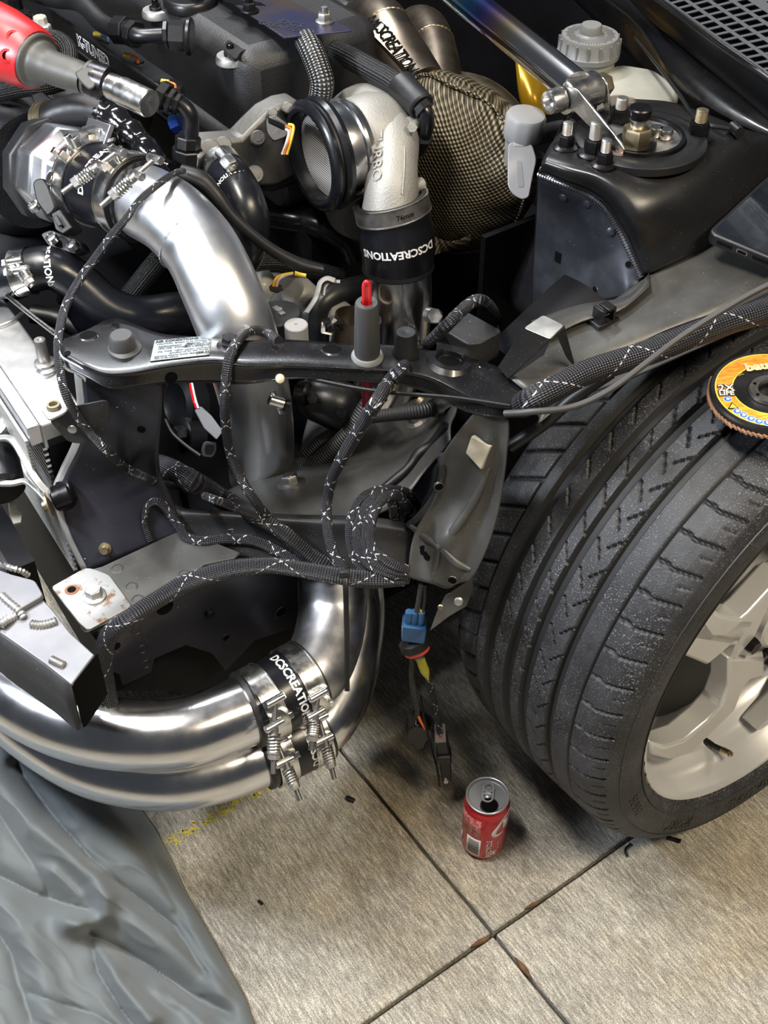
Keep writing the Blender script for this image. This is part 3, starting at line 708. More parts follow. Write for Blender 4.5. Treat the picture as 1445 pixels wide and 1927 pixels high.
def disc_on(parent, x, y, r, name, m, h=.0012, dome=True, label=None, sy=1):
    p, n = hit(x, y); g = G(); lathe(g, p - n*.0003, n, [(0, r), (h*.6, r*.85), (h, r*.4), (h, 0)] if dome else [(0, r), (h, r), (h, 0)], 18); return obj(name, g, m, parent, label=label)
def hole_on(parent, x, y, r, rim=True, ry=None):
    p, n = hit(x, y); g = G(); lathe(g, p - n*.002, n, [(0, r), (.0024, r), (.0024, 0)], 18); o = obj('hole_shade', g, M['black'], parent)  # black disc paints the shade of a hole, the sheet stays uncut
    if rim:
        g = G(); lathe_open(g, p, n, [(-.001, r*.95), (.0008, r*1.02), (.0008, r*1.18), (-.001, r*1.4)], 20); obj('hole_flange', g, parent.data.materials[0], parent)
    return o
for x, y in [(1060, 372), (1104, 384), (1149, 436)]: disc_on(face, x, y, .0052, 'rivet', M['blue_steel'], .003)
for x, y, r in [(1183, 498, .004), (1120, 545, .004)]: hole_on(face, x, y, r*.8, True)
p, n = hit(1050, 484); g = G(); box(g, p, frame(n)[0], frame(n)[1], n, .004, .006, .0008); obj('slot_hole', g, M['black'], face)
g = G(); p, n = hit(1247, 505); lathe(g, p, n, [(0, .006), (.004, .004), (.004, 0)], 14); obj('spot_weld', g, M['tower'], tower)
# --- strut top mount
TC = P(1205, 262, .768)
sm_ = thing('strut_mount', 'round adjustable strut top mount with gold nut on the black tower', 'strut mount', TC)
g = G(); lathe(g, TC, U, [(-.006, .066), (.0015, .066), (.003, .064), (.003, .046), (.0015, .044)], 56); obj('mount_plate', g, M['tower'], sm_)
g = G(); lathe_open(g, TC, U, [(.001, .0445), (.006, .044), (.006, .040), (.001, .0385)], 56); obj('retaining_ring', g, M['blackbolt'], sm_)
g = G(); lathe(g, TC, U, [(.001, .039), (.0025, .039), (.0025, .0)], 40); obj('camber_plate', g, M['steel'], sm_)
def stackz(parent, x, y, z, parts):     # parts: (name, mat, r, h, sides)
    p = P(x, y, z)
    for nm, m, r, h, s in parts:
        g = G()
        if s == 6: hexa(g, p, U, r, h)
        else: lathe(g, p, U, [(0, r*.92), (h*.12, r), (h*.88, r), (h, r*.9)], 20)
        obj(nm, g, m, parent); p = p + U*h
stackz(sm_, 1195, 272, .771, [('washer', M['blackbolt'], .021, .004, 20), ('centre_nut', M['gold'], .0145, .0145, 6), ('adjuster_stem', M['chrome'], .0075, .010, 20), ('adjuster_knob', M['blackbolt'], .0115, .0105, 20)])
for x, y in [(1233, 255), (1252, 259)]: stackz(sm_, x, y, .771, [('socket_screw', M['chrome'], .0068, .0095, 20)])
def studnut(x, y, z, r, sh, m_stud, lab, gold=False):
    t = thing('flange_nut', lab, 'nut', P(x, y, z), 'nuts on the strut tower')
    p = P(x, y, z)
    g = G(); lathe(g, p - U*.001, U, [(0, r*1.5), (.002, r*1.5), (.004, r*1.05)], 24); obj('flange', g, M['blackbolt'], t)
    g = G(); hexa(g, p + U*.003, U, r, r*1.25); obj('nut', g, M['blackbolt'], t)
    g = G(); k = int(sh/.0013)
    pr = [(0, r*.52)]
    for i in range(k): pr += [(i*.0013+.0003, r*.48), (i*.0013+.0009, r*.58)]
    pr += [(sh, r*.5), (sh, 0)]
    lathe(g, p + U*(.003+r*1.2), U, pr, 14); obj('stud', g, m_stud, t)
studnut(1064, 277, .767, .0085, .013, M['steel'], 'black flange nut at the far left corner of the strut tower')
studnut(1116, 289, .768, .0105, .017, M['steel'], 'large black nut with tall stud left of the brace bracket')
studnut(1136, 310, .767, .0085, .013, M['steel'], 'front black flange nut on the tower lip below the brace bracket')
studnut(1165, 232, .768, .0105, .012, M['steel'], 'black nut behind the gold centre nut, beside the brace plate')
studnut(1313, 257, .767, .0105, .013, M['gold'], 'large black nut with gold stud at the right of the mount plate')
g = G(); cyl(g, P(1215, 228, .767), P(1216, 205, .782), .0034, 10); tag(obj('stud', g, M['steel']), 'bare threaded stud standing behind the strut mount', 'stud')
# --- upper rail over the wheel
back = [(940, 688, .655), (1005, 612, .660), (1080, 582, .664), (1150, 566, .668), (1218, 521, .675), (1320, 468, .684), (1470, 395, .690)]
mid = [(965, 715, .653), (1030, 660, .658), (1095, 628, .660), (1160, 606, .664), (1238, 562, .672), (1335, 520, .682), (1470, 462, .690)]
frn = [(998, 745, .645), (1060, 702, .650), (1110, 678, .654), (1172, 650, .660), (1260, 612, .668), (1350, 572, .678), (1470, 520, .686)]
low = [(1000, 775, .622), (1062, 735, .630), (1112, 710, .634), (1174, 688, .640), (1262, 650, .650), (1352, 612, .662), (1470, 562, .670)]
g = G(); sheet(g, [zs(back), zs(mid), zs(frn), zs(low)], 6); rail = obj('upper_rail', g, M['sheet'], car, solid=.002, off=-1, label='dusty grey upper rail above the wheel')
l2 = [(1010, 800, .620), (1075, 752, .628), (1130, 733, .632), (1186, 713, .638), (1270, 676, .648), (1360, 636, .660), (1470, 588, .668)]
g = G(); sheet(g, [zs(low), [p + U*.001 + L*.01 for p in zs(low)], zs(l2)], 5); obj('fender_flange', g, M['sheet'], rail, solid=.0018)
g = G(); sheet(g, [[P(1000, 605, .655), P(1090, 575, .666), P(1180, 558, .672), P(1222, 515, .678)], [P(1025, 640, .665), P(1095, 605, .668), P(1165, 585, .672), P(1222, 540, .68)]], 5); obj('rail_seam', g, M['sheet'], rail, solid=.002)
# fender bracket with the bright top
brk = [(985, 617), (1022, 592), (1062, 612), (1034, 638)]
g = G(); tp = zl(brk, .700); prism(g, rounded(tp, .004), (0, 0, -.0022))
fb = obj('fender_bracket', g, M['zinc'], car, bev=.0006, label='bracket with bright bare top')
g = G(); a_, b_ = tp[0], tp[3]
prism(g, [tp[0], tp[3], P(1020, 668, .668), P(955, 712, .655), P(937, 690, .655)], F*-.002 + U*-.001); prism(g, [tp[2], tp[2].lerp(tp[3], .55), P(1065, 668, .664), P(1078, 684, .657), P(1080, 680, .66)], (0, -.002, -.001)); obj('bracket_leg', g, M['panel'], fb)
# --- radiator support bar
st = [((113, 640), (117, 668), (125, 690)), ((160, 622), (163, 692), (168, 712)), ((207, 600), (202, 707), (206, 730)), ((240, 604), (255, 704), (257, 728)), ((300, 627), (322, 692), (323, 720)), ((372, 634), (402, 684), (403, 720)), ((450, 640), (462, 691), (463, 722)), ((540, 639), (550, 691), (552, 712)), ((640, 645), (650, 696), (652, 716)), ((740, 650), (750, 702), (752, 724)), ((830, 663), (812, 714), (813, 742)), ((905, 679), (870, 744), (872, 772)), ((948, 697), (928, 766), (930, 784)), ((992, 735), (988, 768), (990, 785))]
rows = [[], [], [], [], []]
for i, (b_, f_, l_) in enumerate(st):
    z = .682 - .036*(i/13)**1.5
    rows[0].append(P(*b_, z-.002)); rows[1].append(P(b_[0]*.5+f_[0]*.5, b_[1]*.5+f_[1]*.5, z+.0015)); rows[2].append(P(b_[0]*.08+f_[0]*.92, b_[1]*.08+f_[1]*.92, z)); rows[3].append(P(*f_, z-.004))
    rows[4].append(PA(*l_, (rows[3][-1]-C0).dot(F)+.002))
g = G(); sheet(g, rows, 5); bar = obj('radiator_support_bar', g, M['paint'], car, solid=.002, off=-1)
# lower return lip of the bar
g = G(); sheet(g, [rows[4], [p - F*.02 - U*.001 for p in rows[4]]], 5); obj('bar_flange', g, M['paint'], bar, solid=.0015)
# bright left end of the bar
g = G(); sheet(g, [[P(112, 642, .681), P(115, 668, .678), P(150, 690, .676), P(166, 698, .674)], [P(112, 655, .670), P(122, 692, .66), P(150, 705, .655), P(162, 718, .650)]], 4); obj('bar_end_plate', g, M['zinc'], bar, solid=.0018, label='bright end of the bar at the radiator')
refresh()
for x, y, r in [(517, 655, .0030), (846, 681, .0092), (626, 658, .0090), (910, 688, .0048)]: hole_on(bar, x, y, r, True)
p, n = hit(846, 681); g = G(); lathe_open(g, p, n, [(-.002, .012), (.0035, .014), (.0025, .020), (-.002, .024)], 28); obj('pressed_boss', g, M['paint'], bar)
hole_on(bar, 166, 632, .0075); hole_on(bar, 217, 613, .0035); hole_on(bar, 322, 711, .006, False); hole_on(bar, 127, 665, .003, False)
p, n = hit(232, 655); g = G(); lathe(g, p, U, [(-.003, .0165), (0, .0165), (.002, .0125), (.0125, .0112), (.015, .0095), (.015, 0)], 32); obj('rubber_buffer', g, M['greyrubber'], bar, label='grey round rubber buffer on the bar')
p, n = hit(433, 652); g = G(); lathe(g, p, U, [(-.001, .0125), (.002, .0125), (.003, .0085)], 24); hexa(g, p + U*.002, U, .0078, .009); obj('flange_bolt', g, M['blackbolt'], bar)
p, n = hit(763, 668); g = G(); lathe(g, p, U, [(-.002, .0125), (.004, .0125), (.006, .0112), (.022, .0102), (.026, .0088), (.026, .0055), (.0255, 0)], 32); obj('bump_stop', g, M['rubber'], bar, label='tall black rubber bump stop')
p, n = hit(527, 712); g = G(); lathe(g, p, n, [(-.001, .0045), (.003, .004), (.004, .002), (.004, 0)], 16); obj('cream_plug', g, mat('cream_plug', (.62, .55, .38), .5), bar, label='small cream plastic plug')
# air conditioner label
nlu, nlv = 13, 6; LG = []
cq = [(291, 643), (399, 633), (394, 669), (283, 681)]
for j in range(nlv+1):
    row = []
    for i in range(nlu+1):
        s_, t_ = i/nlu, j/nlv      # t_ = 0 bottom
        bx = (cq[3][0]*(1-s_)+cq[2][0]*s_)*(1-t_) + (cq[0][0]*(1-s_)+cq[1][0]*s_)*t_; by = (cq[3][1]*(1-s_)+cq[2][1]*s_)*(1-t_) + (cq[0][1]*(1-s_)+cq[1][1]*s_)*t_
        p_, n_ = hit(bx, by); row.append(p_ + n_*.0009)
    LG.append(row)
g = G().add([p for r in LG for p in r], [[j*(nlu+1)+i, j*(nlu+1)+i+1, (j+1)*(nlu+1)+i+1, (j+1)*(nlu+1)+i] for j in range(nlv) for i in range(nlu)])
lab = obj('air_conditioner_label', g, M['sticker'], bar, solid=.0006, label='pale printed air conditioner label')
wx, wy = (LG[0][-1]-LG[0][0]).length, (LG[-1][0]-LG[0][0]).length
def fn(u, v, h):
    s_, t_ = min(.999, max(0, u/wx))*nlu, min(.999, max(0, v/wy))*nlv; i, j = int(s_), int(t_); fs_, ft_ = s_-i, t_-j
    p_ = (LG[j][i]*(1-fs_)+LG[j][i+1]*fs_)*(1-ft_) + (LG[j+1][i]*(1-fs_)+LG[j+1][i+1]*fs_)*ft_
    n_ = (LG[j][i+1]-LG[j][i]).cross(LG[j+1][i]-LG[j][i]).normalized(); n_ = n_ if n_.z > 0 else -n_
    return p_ + n_*(.0006 + h)
def lt(s, x, y, size, bold=0.0, al='LEFT'):
    return text_g(s, size, lambda u, v, h: fn(u + x*wx, v + y*wy, .0002), bold, .0002, al)
gl = G()
for t in [('A/C AIR CONDITIONER SYSTEM', .50, .90, .0049, .00018, 'CENTER'), ('CAUTION  System to be serviced by qualified', .05, .775, .0033, .00008, 'LEFT'), ('* REFRIGERANT   TYPE', .05, .63, .0034, .00008, 'LEFT'), ('* HFC134a  SYSTEM', .05, .53, .0034, .00008, 'LEFT'), ('Minimum  R/L', .58, .67, .0033, .00008, 'LEFT'), ('MAX 0.500kg (18 oz)', .55, .58, .0033, .00008, 'LEFT'), ('MIN 0.450kg (16 oz)', .55, .50, .0033, .00008, 'LEFT'), ('* OIL TYPE   NEW system requires use', .05, .38, .0033, .00008, 'LEFT'), ('specified oil for this model', .30, .28, .0033, .00008, 'LEFT'), ('SERVICE PARTS SHOP MANUAL', .05, .15, .0033, .00008, 'LEFT'), ('refer to the manual', .05, .07, .0028, .00006, 'LEFT'), ('(SR3)', .88, .13, .0055, .00015, 'CENTER')]:
    s, x, y, sz, bo, al = t; q2 = lt(s, x, y, sz, bo, al); gl.add(q2.v, q2.f)
obj('label_lettering', gl, M['ink'], lab)
# --- side panel below the left end of the bar
pl = [(155, 700, .655), (161, 770, .612), (153, 830, .575), (124, 890, .530), (113, 930, .505), (131, 1000, .468), (165, 1075, .430), (208, 1082, .428), (340, 1003, .455), (330, 950, .482), (306, 893, .520), (298, 865, .545), (303, 800, .596), (306, 718, .655)]
mid_ = (225, 890)
g = G()
left = zs([(155, 700, .655), (161, 770, .612), (154, 830, .575), (126, 890, .530), (114, 930, .505), (132, 1000, .468), (168, 1075, .430)])
rgt = zs([(306, 715, .655), (304, 780, .610), (299, 850, .560), (303, 890, .525), (318, 925, .500), (334, 965, .475), (345, 1000, .458)])
rows = [left, [a.lerp(b, .33) + F*.002 for a, b in zip(left, rgt)], [a.lerp(b, .66) for a, b in zip(left, rgt)], rgt]
sheet(g, rows, 6); sp = obj('headlight_side_panel', g, M['navy'], car, solid=.002, off=-1, label='dusty dark side panel below the support bar')
g = G(); l2 = [p + Vector((-.010, .010, -.006)) for p in left]
sheet(g, [left, [a.lerp(b, .5) + F*.003 for a, b in zip(left, l2)], l2], 5); obj('bright_flange', g, M['zinc'], sp, solid=.0018, label='bright folded edge of the side panel')
# ear bracket with clip nut
ear = [(76, 766), (105, 757), (132, 766), (200, 752), (203, 790), (188, 826), (155, 836), (128, 833), (90, 790)]
g = G(); zz = lambda y: .66 - (y-705)/335*.2
pts = [P(x, y, zz(y) + .012) for x, y in ear]
prism(g, rounded(pts[2:], .006), F*-.003); e = obj('ear_bracket', g, M['panel'], sp, bev=.0008)
g = G(); prism(g, rounded(zl([(76, 768), (105, 756), (136, 766), (118, 778), (92, 790)], .632), .003), (0, 0, -.002)); obj('ear_tab', g, M['zinc'], e)
p, n = P(101, 765, .633), U; g = G(); lathe_open(g, p, n, [(0, .0035), (.003, .004), (.003, .0062), (0, .0068)], 20); obj('clip_nut', g, M['gold'], e)
refresh(); disc_on(e, 136, 808, .0048, 'rivet', M['zinc'], .002); hole_on(sp, 266, 808, .0042, False)
# studs and spot marks on the panel
p, n = hit(198, 1033); g = G(); lathe(g, p, n, [(0, .007), (.0015, .0065), (.002, .004), (.010, .0036), (.010, 0)], 12); obj('threaded_stud', g, M['gold'], sp)
# --- front end of the frame rail
r1 = zl([(96, 1104), (160, 1068), (176, 1070), (206, 1082), (248, 1140), (165, 1186), (148, 1172)], .462); g = G(); prism(g, rounded(r1, .004), (0, 0, -.003)); fp = obj('rail_end_plate', g, M['rusty'], car, bev=.0006, label='rust-spotted bright rail end plate')
r2 = zl([(176, 1070), (192, 1066), (330, 1002), (352, 1000), (452, 1040), (440, 1050), (384, 1062), (362, 1080), (290, 1115), (272, 1135), (254, 1143), (244, 1138)], .459); g = G(); prism(g, r2, (0, 0, -.0025)); fp2 = obj('rail_top_plate', g, M['sheet'], car, bev=.0006)
g = G(); prism(g, rounded(zl([(148, 1176), (244, 1122), (256, 1136), (250, 1146), (170, 1186), (160, 1188)], .4545), .004), (0, 0, -.002)); obj('rail_lower_tab', g, M['zinc'], fp, bev=.0005)
refresh()
hole_on(fp, 135, 1110, .0045, False); p, n = hit(135, 1110); g = G(); lathe_open(g, p, n, [(0, .0044), (.0006, .0044), (.0006, .0065), (0, .007)], 22); obj('rust_ring', g, mat('brown_rust', (.20, .085, .045), .85), fp, label='rust ring round the hole')
p = P(178, 1122, .462); g = G(); lathe(g, p, U, [(0, .0115), (.0018, .0115), (.003, .009)], 24); hexa(g, p + U*.002, U, .0085, .008); lathe(g, p + U*.01, U, [(0, .006), (.0008, .006), (.0008, 0)], 16); obj('hex_bolt', g, M['zinc'], fp)
for x, y in [(220, 1070), (346, 1080), (247, 1104), (259, 1128)]:
    p, n = hit(x, y); g = G(); lathe_open(g, p, n, [(0, .0045), (.0007, .005), (.0007, .0058), (0, .0066)], 20); obj('spot_weld', g, M['sheet'], fp2)
# outer face of the rail: the dark plate above the pipes
B1 = -.345
op = [(170, 1192), (260, 1146), (300, 1118), (380, 1072), (450, 1052), (556, 1056), (560, 1100), (548, 1182), (480, 1205), (425, 1262), (400, 1230), (350, 1214), (290, 1240), (285, 1265), (232, 1290), (226, 1270), (205, 1262), (195, 1225)]
g = G(); prism(g, [PB(x, y, B1) for x, y in op], L*-.003); ro = obj('rail_outer_plate', g, M['navy'], car, bev=.0006)
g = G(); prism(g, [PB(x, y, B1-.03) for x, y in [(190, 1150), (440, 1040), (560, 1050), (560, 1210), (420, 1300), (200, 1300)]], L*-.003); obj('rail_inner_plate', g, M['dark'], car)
refresh()
hole_on(ro, 310, 1143, .0095, False); hole_on(ro, 425, 1200, .004); hole_on(ro, 529, 1152, .0065, True); hole_on(ro, 219, 1216, .0045, False)
for x, y in [(258, 1186), (268, 1222), (275, 1250)]:
    p, n = hit(x, y); g = G(); lathe_open(g, p, n, [(0, .0045), (.0006, .005), (.0006, .0058), (0, .0064)], 18); obj('spot_weld', g, M['navy'], ro)
p, n = hit(392, 1152); g = G(); hexa(g, p, n, .005, .006); obj('hex_bolt', g, M['blackbolt'], ro)
# --- lower cross beam and inner floor
lb = [[(300, 930, .475), (345, 955, .472), (430, 962, .472), (560, 968, .472), (690, 972, .470), (775, 984, .462)],
      [(320, 965, .474), (360, 966, .476), (440, 970, .476), (560, 980, .476), (690, 987, .474), (775, 997, .466)],
      [(335, 990, .462), (372, 992, .462), (445, 1000, .462), (560, 1010, .460), (690, 1015, .458), (775, 1025, .452)],
      [(345, 1004, .455), (400, 1022, .448), (455, 1040, .444), (560, 1050, .440), (690, 1058, .438), (772, 1070, .434)],
      [(352, 1012, .449), (410, 1034, .440), (460, 1052, .434), (560, 1066, .430), (690, 1078, .428), (772, 1088, .424)]]
g = G(); sheet(g, [zs(r) for r in lb], 6); lbm = obj('lower_cross_beam', g, M['panel'], car, solid=.002, off=-1)
inn = [[(420, 930, .40), (520, 880, .405), (600, 840, .41), (700, 790, .42), (800, 745, .45), (870, 720, .50)],
       [(400, 965, .430), (520, 925, .430), (620, 880, .432), (720, 830, .438), (800, 800, .46), (860, 775, .50)],
       [(420, 985, .455), (540, 955, .452), (660, 925, .45), (740, 890, .45), (790, 850, .47), (850, 800, .51)],
       [(430, 1000, .462), (560, 985, .462), (690, 975, .462), (760, 940, .462), (800, 890, .475), (850, 830, .51)]]
g = G(); sheet(g, [zs(r) for r in inn], 6); fl = obj('inner_floor', g, M['sheet'], car, solid=.002, off=-1)
g = G(); pts = zs([(700, 940, .452), (745, 905, .456), (770, 880, .465), (790, 855, .474), (815, 835, .486), (840, 800, .51)]); tube(g, pts, [.006, .007, .0055, .0075, .006, .006], n=10); obj('seam_sealer', g, M['rubber'], fl, label='lumpy black seam sealer')
refresh()
for x, y in [(548, 911), (785, 792)]:
    p, n = hit(x, y); g = G(); lathe(g, p - n*.002, n, [(0, .0155), (.003, .0155), (.0045, .011)], 26); hexa(g, p + n*.002, n, .0095, .009); lathe(g, p+n*.010, n, [(0, .007), (.002, .0062), (.002, 0)], 16); obj('subframe_bolt', g, M['steel'], fl)
# --- corner gusset for the headlight
gs = [[(905, 765, .640), (935, 770, .638), (958, 792, .632), (955, 850, .600), (948, 910, .565), (938, 965, .532), (922, 1020, .498), (900, 1070, .466), (884, 1092, .450)],
      [(893, 775, .636), (917, 790, .628), (938, 812, .617), (938, 860, .588), (928, 915, .553), (915, 965, .522), (897, 1015, .492), (878, 1060, .464), (862, 1098, .440)],
      [(880, 790, .626), (897, 815, .610), (912, 845, .592), (908, 890, .563), (896, 935, .534), (882, 975, .509), (868, 1015, .485), (855, 1055, .460), (842, 1106, .430)],
      [(862, 812, .610), (872, 840, .592), (880, 870, .573), (872, 912, .545), (858, 950, .521), (845, 985, .499), (834, 1018, .480), (826, 1054, .457), (815, 1098, .430)],
      [(842, 840, .588), (846, 866, .572), (848, 892, .556), (838, 930, .530), (824, 962, .508), (812, 992, .488), (803, 1018, .470), (797, 1050, .452), (790, 1092, .426)],
      [(828, 862, .570), (828, 890, .553), (824, 915, .538), (812, 945, .516), (797, 970, .496), (783, 995, .478), (775, 1020, .462), (770, 1050, .447), (768, 1085, .427)]]
pr = [zs(r) for r in gs]
for j in range(2, 8): pr[2][j] = pr[2][j] + (O0 - pr[2][j]).normalized()*.010
for j in range(1, 8): pr[4][j] = pr[4][j] - (O0 - pr[4][j]).normalized()*.006
pr[3][6] = pr[3][6] + (O0-pr[3][6]).normalized()*.014; pr[3][5] = pr[3][5] + (O0-pr[3][5]).normalized()*.007
g = G(); sheet(g, pr, 6); gu = obj('headlight_corner_panel', g, M['sheet'], car, solid=.002, off=-1)
# inner throat between the gusset and the floor (dark hollow)
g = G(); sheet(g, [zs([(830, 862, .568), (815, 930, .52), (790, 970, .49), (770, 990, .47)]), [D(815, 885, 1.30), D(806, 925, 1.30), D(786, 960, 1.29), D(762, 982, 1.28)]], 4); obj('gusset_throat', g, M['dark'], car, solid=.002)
g = G(); tube(g, zs([(830, 855, .572), (834, 890, .552), (822, 930, .524), (797, 965, .497), (772, 988, .472)]), .0045, n=10); obj('gusset_flange', g, M['panel'], gu)
refresh()
for x, y, r in [(826, 916, .0042), (781, 1094, .0045), (851, 1092, .0045), (797, 1036, .0055), (803, 1046, .0050)]: hole_on(gu, x, y, r, r < .005)
for pts_ in ([(772, 990), (798, 1010), (824, 1030)], [(824, 1030), (856, 995), (893, 940), (922, 880)], [(824, 1030), (820, 1060), (813, 1090)], [(830, 1034), (858, 1060), (882, 1072)]):
    g = G(); tube(g, [hit(*q)[0] - hit(*q)[1]*.0015 for q in pts_], [.0035] + [.0048]*(len(pts_)-2) + [.0030], n=12, res=8); obj('pressed_rib', g, M['sheet'], gu)
# cream foam sticker
q = [(891, 818), (927, 838), (909, 882), (880, 850)]; pts = [hit(x, y)[0] for x, y in q]; nn = hit(903, 848)[1]
g = G(); prism(g, [p + nn*.0035 for p in pts], nn*-.006); obj('foam_pad', g, M['clip'], gu, bev=.001, label='cream diamond-shaped foam pad')
g = G(); tb = [(822, 1150, .400), (838, 1120, .415), (886, 1090, .432), (889, 1110, .420), (876, 1142, .405), (845, 1160, .395), (808, 1188, .375)]
prism(g, [P(*t) for t in tb], (.002, .003, -.001)); gt = obj('fender_tab', g, M['sheet'], car, bev=.0006)
refresh(); disc_on(gt, 863, 1132, .005, 'spot_weld', M['zinc'], .0015); disc_on(gt, 829, 1143, .0032, 'rivet', M['gold'], .001)
# ================================================================ helpers for pipes, couplers and clamps
def pipe(name, pts, r, m, parent=None, n=28, res=8, wall=True, label=None):
    g = G(); tube(g, pts, r, n=n, res=res); return obj(name, g, m, parent, label=label)
def tocam(p): return (O0 - Vector(p)).normalized()
def tclamp(label, c, ax, r, w, head, tip, d, group):
    """a spring loaded T-bolt clamp: band, bridge, two trunnions, bolt, spring and nut"""
    ax = Vector(ax).normalized(); t = thing('t_bolt_clamp', label, 'clamp', c, group)
    g = G(); lathe_open(g, c - ax*w/2, ax, [(0, r), (0, r+.0016), (w, r+.0016), (w, r)], 48); obj('band', g, M['chrome'], t)
    g = G()
    for e in (0, w): lathe_open(g, c - ax*w/2 + ax*e, ax, [(-.0008, r+.001), (-.0008, r+.0022), (.0008, r+.0022), (.0008, r+.001)], 48)
    obj('band_edge', g, M['chrome'], t)
    p0, p1 = D(*head, d), D(*tip, d); b = (p1-p0).normalized(); ln = (p1-p0).length
    # keep the bolt tangent to the band and at right angles to its axis as far as the picture shows
    g = G(); cyl(g, p0 - b*.004, p1, .0028, 12, ch=.0005); obj('t_bolt', g, M['steel'], t)
    for k, nm in ((0.0, 'trunnion'), (.34, 'trunnion')):
        q = p0 + b*ln*k; g = G()
        cyl(g, q - ax*w*.52, q + ax*w*.52, .0043, 16, ch=.0008); obj(nm, g, M['chrome'], t, label=None)
        v = (q - c); v = (v - ax*v.dot(ax)); rad = v.normalized()
        g = G()
        for s_ in (-1, 1): box(g, c + rad*(r + (v.length-r)*.5) + ax*s_*w*.36, rad, ax, rad.cross(ax), max(.002, (v.length-r)*.5), w*.14, .0035)
        obj('loop', g, M['chrome'], t, bev=.0006)
    g = G(); cyl(g, p0 + b*ln*.34, p0 + b*ln*.47, .0046, 14, .0042, .0008); obj('sleeve', g, M['steel'], t)
    g = G(); spring(g, p0 + b*ln*.46, p0 + b*ln*.72, .0056, 6, .0013); obj('spring', g, M['chrome'], t)
    g = G(); hexa(g, p0 + b*ln*.72, b, .0058, .006); cyl(g, p0 + b*ln*.70, p0 + b*ln*.72, .0066, 16); obj('lock_nut', g, M['zinc'], t)
    return t
def coupler(name, label, pts, r, text=None, parts=None):
    t = thing(name, label, 'hose', pts[len(pts)//2])
    g = G(); n = len(pts); rr = r if isinstance(r, list) else [r]*n
    tube(g, pts, rr, n=36, res=8); o = obj('hose_wall', g, M['hose'], t)
    for e in (0, -1):
        a = (pts[1]-pts[0]) if e == 0 else (pts[-1]-pts[-2]); g = G(); ring(g, pts[e], a, [(-.0025, rr[e]-.004), (-.0025, rr[e]+.0004), (.002, rr[e]+.001), (.002, rr[e]-.004)], 40); obj('hose_lip', g, M['rubber'], t)
    return t, o
lh = M['white']
# ================================================================ THROTTLE BODY AND INTAKE
pl0 = D(-190, 215, 1.60); pl1 = D(70, 322, 1.40); pax = (pl1-pl0).normalized(); ln = (pl1-pl0).length
man = thing('intake_manifold', 'crinkle black intake plenum at the far left of the engine', 'manifold', pl0)
g = G(); lathe(g, pl0, pax, [(0, .085), (ln*.5, .090), (ln*.8, .088), (ln*.93, .080), (ln, .066), (ln, 0)], 48); obj('plenum', g, M['crinkle'], man)
g = G(); tube(g, ds([(-40, 215, 1.58), (60, 200, 1.56), (160, 195, 1.56), (250, 240, 1.55)]), [.05, .055, .05, .045], n=24); obj('runner', g, M['crinkle'], man)
g = G(); tube(g, ds([(-30, 500, 1.5), (30, 470, 1.5), (60, 400, 1.5)]), [.05, .055, .05], n=24); obj('runner', g, M['dark'], man)
tc0 = D(118, 326, 1.335); tax = (D(262, 378, 1.235) - D(150, 335, 1.31)).normalized()
tb = thing('throttle', 'machined aluminium throttle body with black sensor on the intake plenum', 'throttle body', tc0)
tx, ty, tz_ = frame(tax)
g = G(); lathe(g, tc0 - tax*.028, tax, [(0, .060), (.018, .060), (.020, .056)], 10); obj('adapter_flange', g, M['panel'], tb, bev=.002, ang=20)
g = G(); lathe(g, tc0 - tax*.010, tax, [(0, .055), (.030, .055), (.034, .050), (.040, .042), (.062, .0385)], 8); obj('housing', g, M['satin'], tb, bev=.003, ang=20)
g = G(); cyl(g, tc0 + tax*.03, tc0 + tax*.075, .0385, 40); obj('outlet_neck', g, M['alu'], tb)
up = tocam(tc0); up = (up - tax*up.dot(tax)).normalized(); sd = tax.cross(up)
c_ = D(180, 262, 1.285); g = G(); box(g, c_, tax, sd, up, .022, .019, .003); obj('cable_bracket', g, M['satin'], tb, bev=.0008)
g = G(); hexa(g, D(172, 256, 1.28), U, .012, .008); hexa(g, D(196, 252, 1.285), U, .0085, .009); obj('hex_bolt', g, M['chrome'], tb)
g = G(); box(g, D(196, 268, 1.275), D(210, 264, 1.27)-D(180, 272, 1.28), sd, up, .014, .002, .0015); obj('lever', g, M['chrome'], tb)
for x, y in [(128, 292), (103, 338), (165, 300)]:
    g = G(); p = D(x, y, 1.262); cyl(g, p - up*.01, p + up*.006, .0075, 16, ch=.001); cyl(g, p + up*.006, p + up*.0065, .0035, 6); obj('cap_screw', g, M['chrome'], tb)
g = G(); pts = [D(x, y, 1.268) for x, y in [(60, 345), (66, 336), (80, 334), (90, 346), (106, 390), (98, 402), (88, 408), (66, 378)]]; prism(g, rounded(pts, .006), -up*.024); ts_ = obj('position_sensor', g, M['plastic'], tb, bev=.002)
g = G(); pts = [D(x, y, 1.262) for x, y in [(96, 402), (112, 393), (136, 428), (118, 440), (104, 432)]]; prism(g, rounded(pts, .002), -up*.014); box(g, D(109, 416, 1.258), D(112, 422, 1.258)-D(105, 410, 1.258), D(114, 413, 1.258)-D(104, 419, 1.258), up, .006, .0025, .001); obj('sensor_plug', g, M['plastic'], ts_, bev=.0008)
for x, y in [(64, 388), (98, 448), (136, 461)]:
    g = G(); p = D(x, y, 1.29); lathe(g, p, (up*.6+U*.6).normalized(), [(-.004, .0062), (.003, .0062), (.004, .0045), (.002, .003), (.002, 0)], 16); obj('bracket_screw', g, M['chrome'], tb)
g = G(); prism(g, rounded([D(x, y, 1.30) for x, y in [(75, 440), (95, 432), (150, 455), (158, 472), (140, 478), (90, 462)]], .004), -up*.01); obj('sensor_bracket', g, M['panel'], tb, bev=.001)
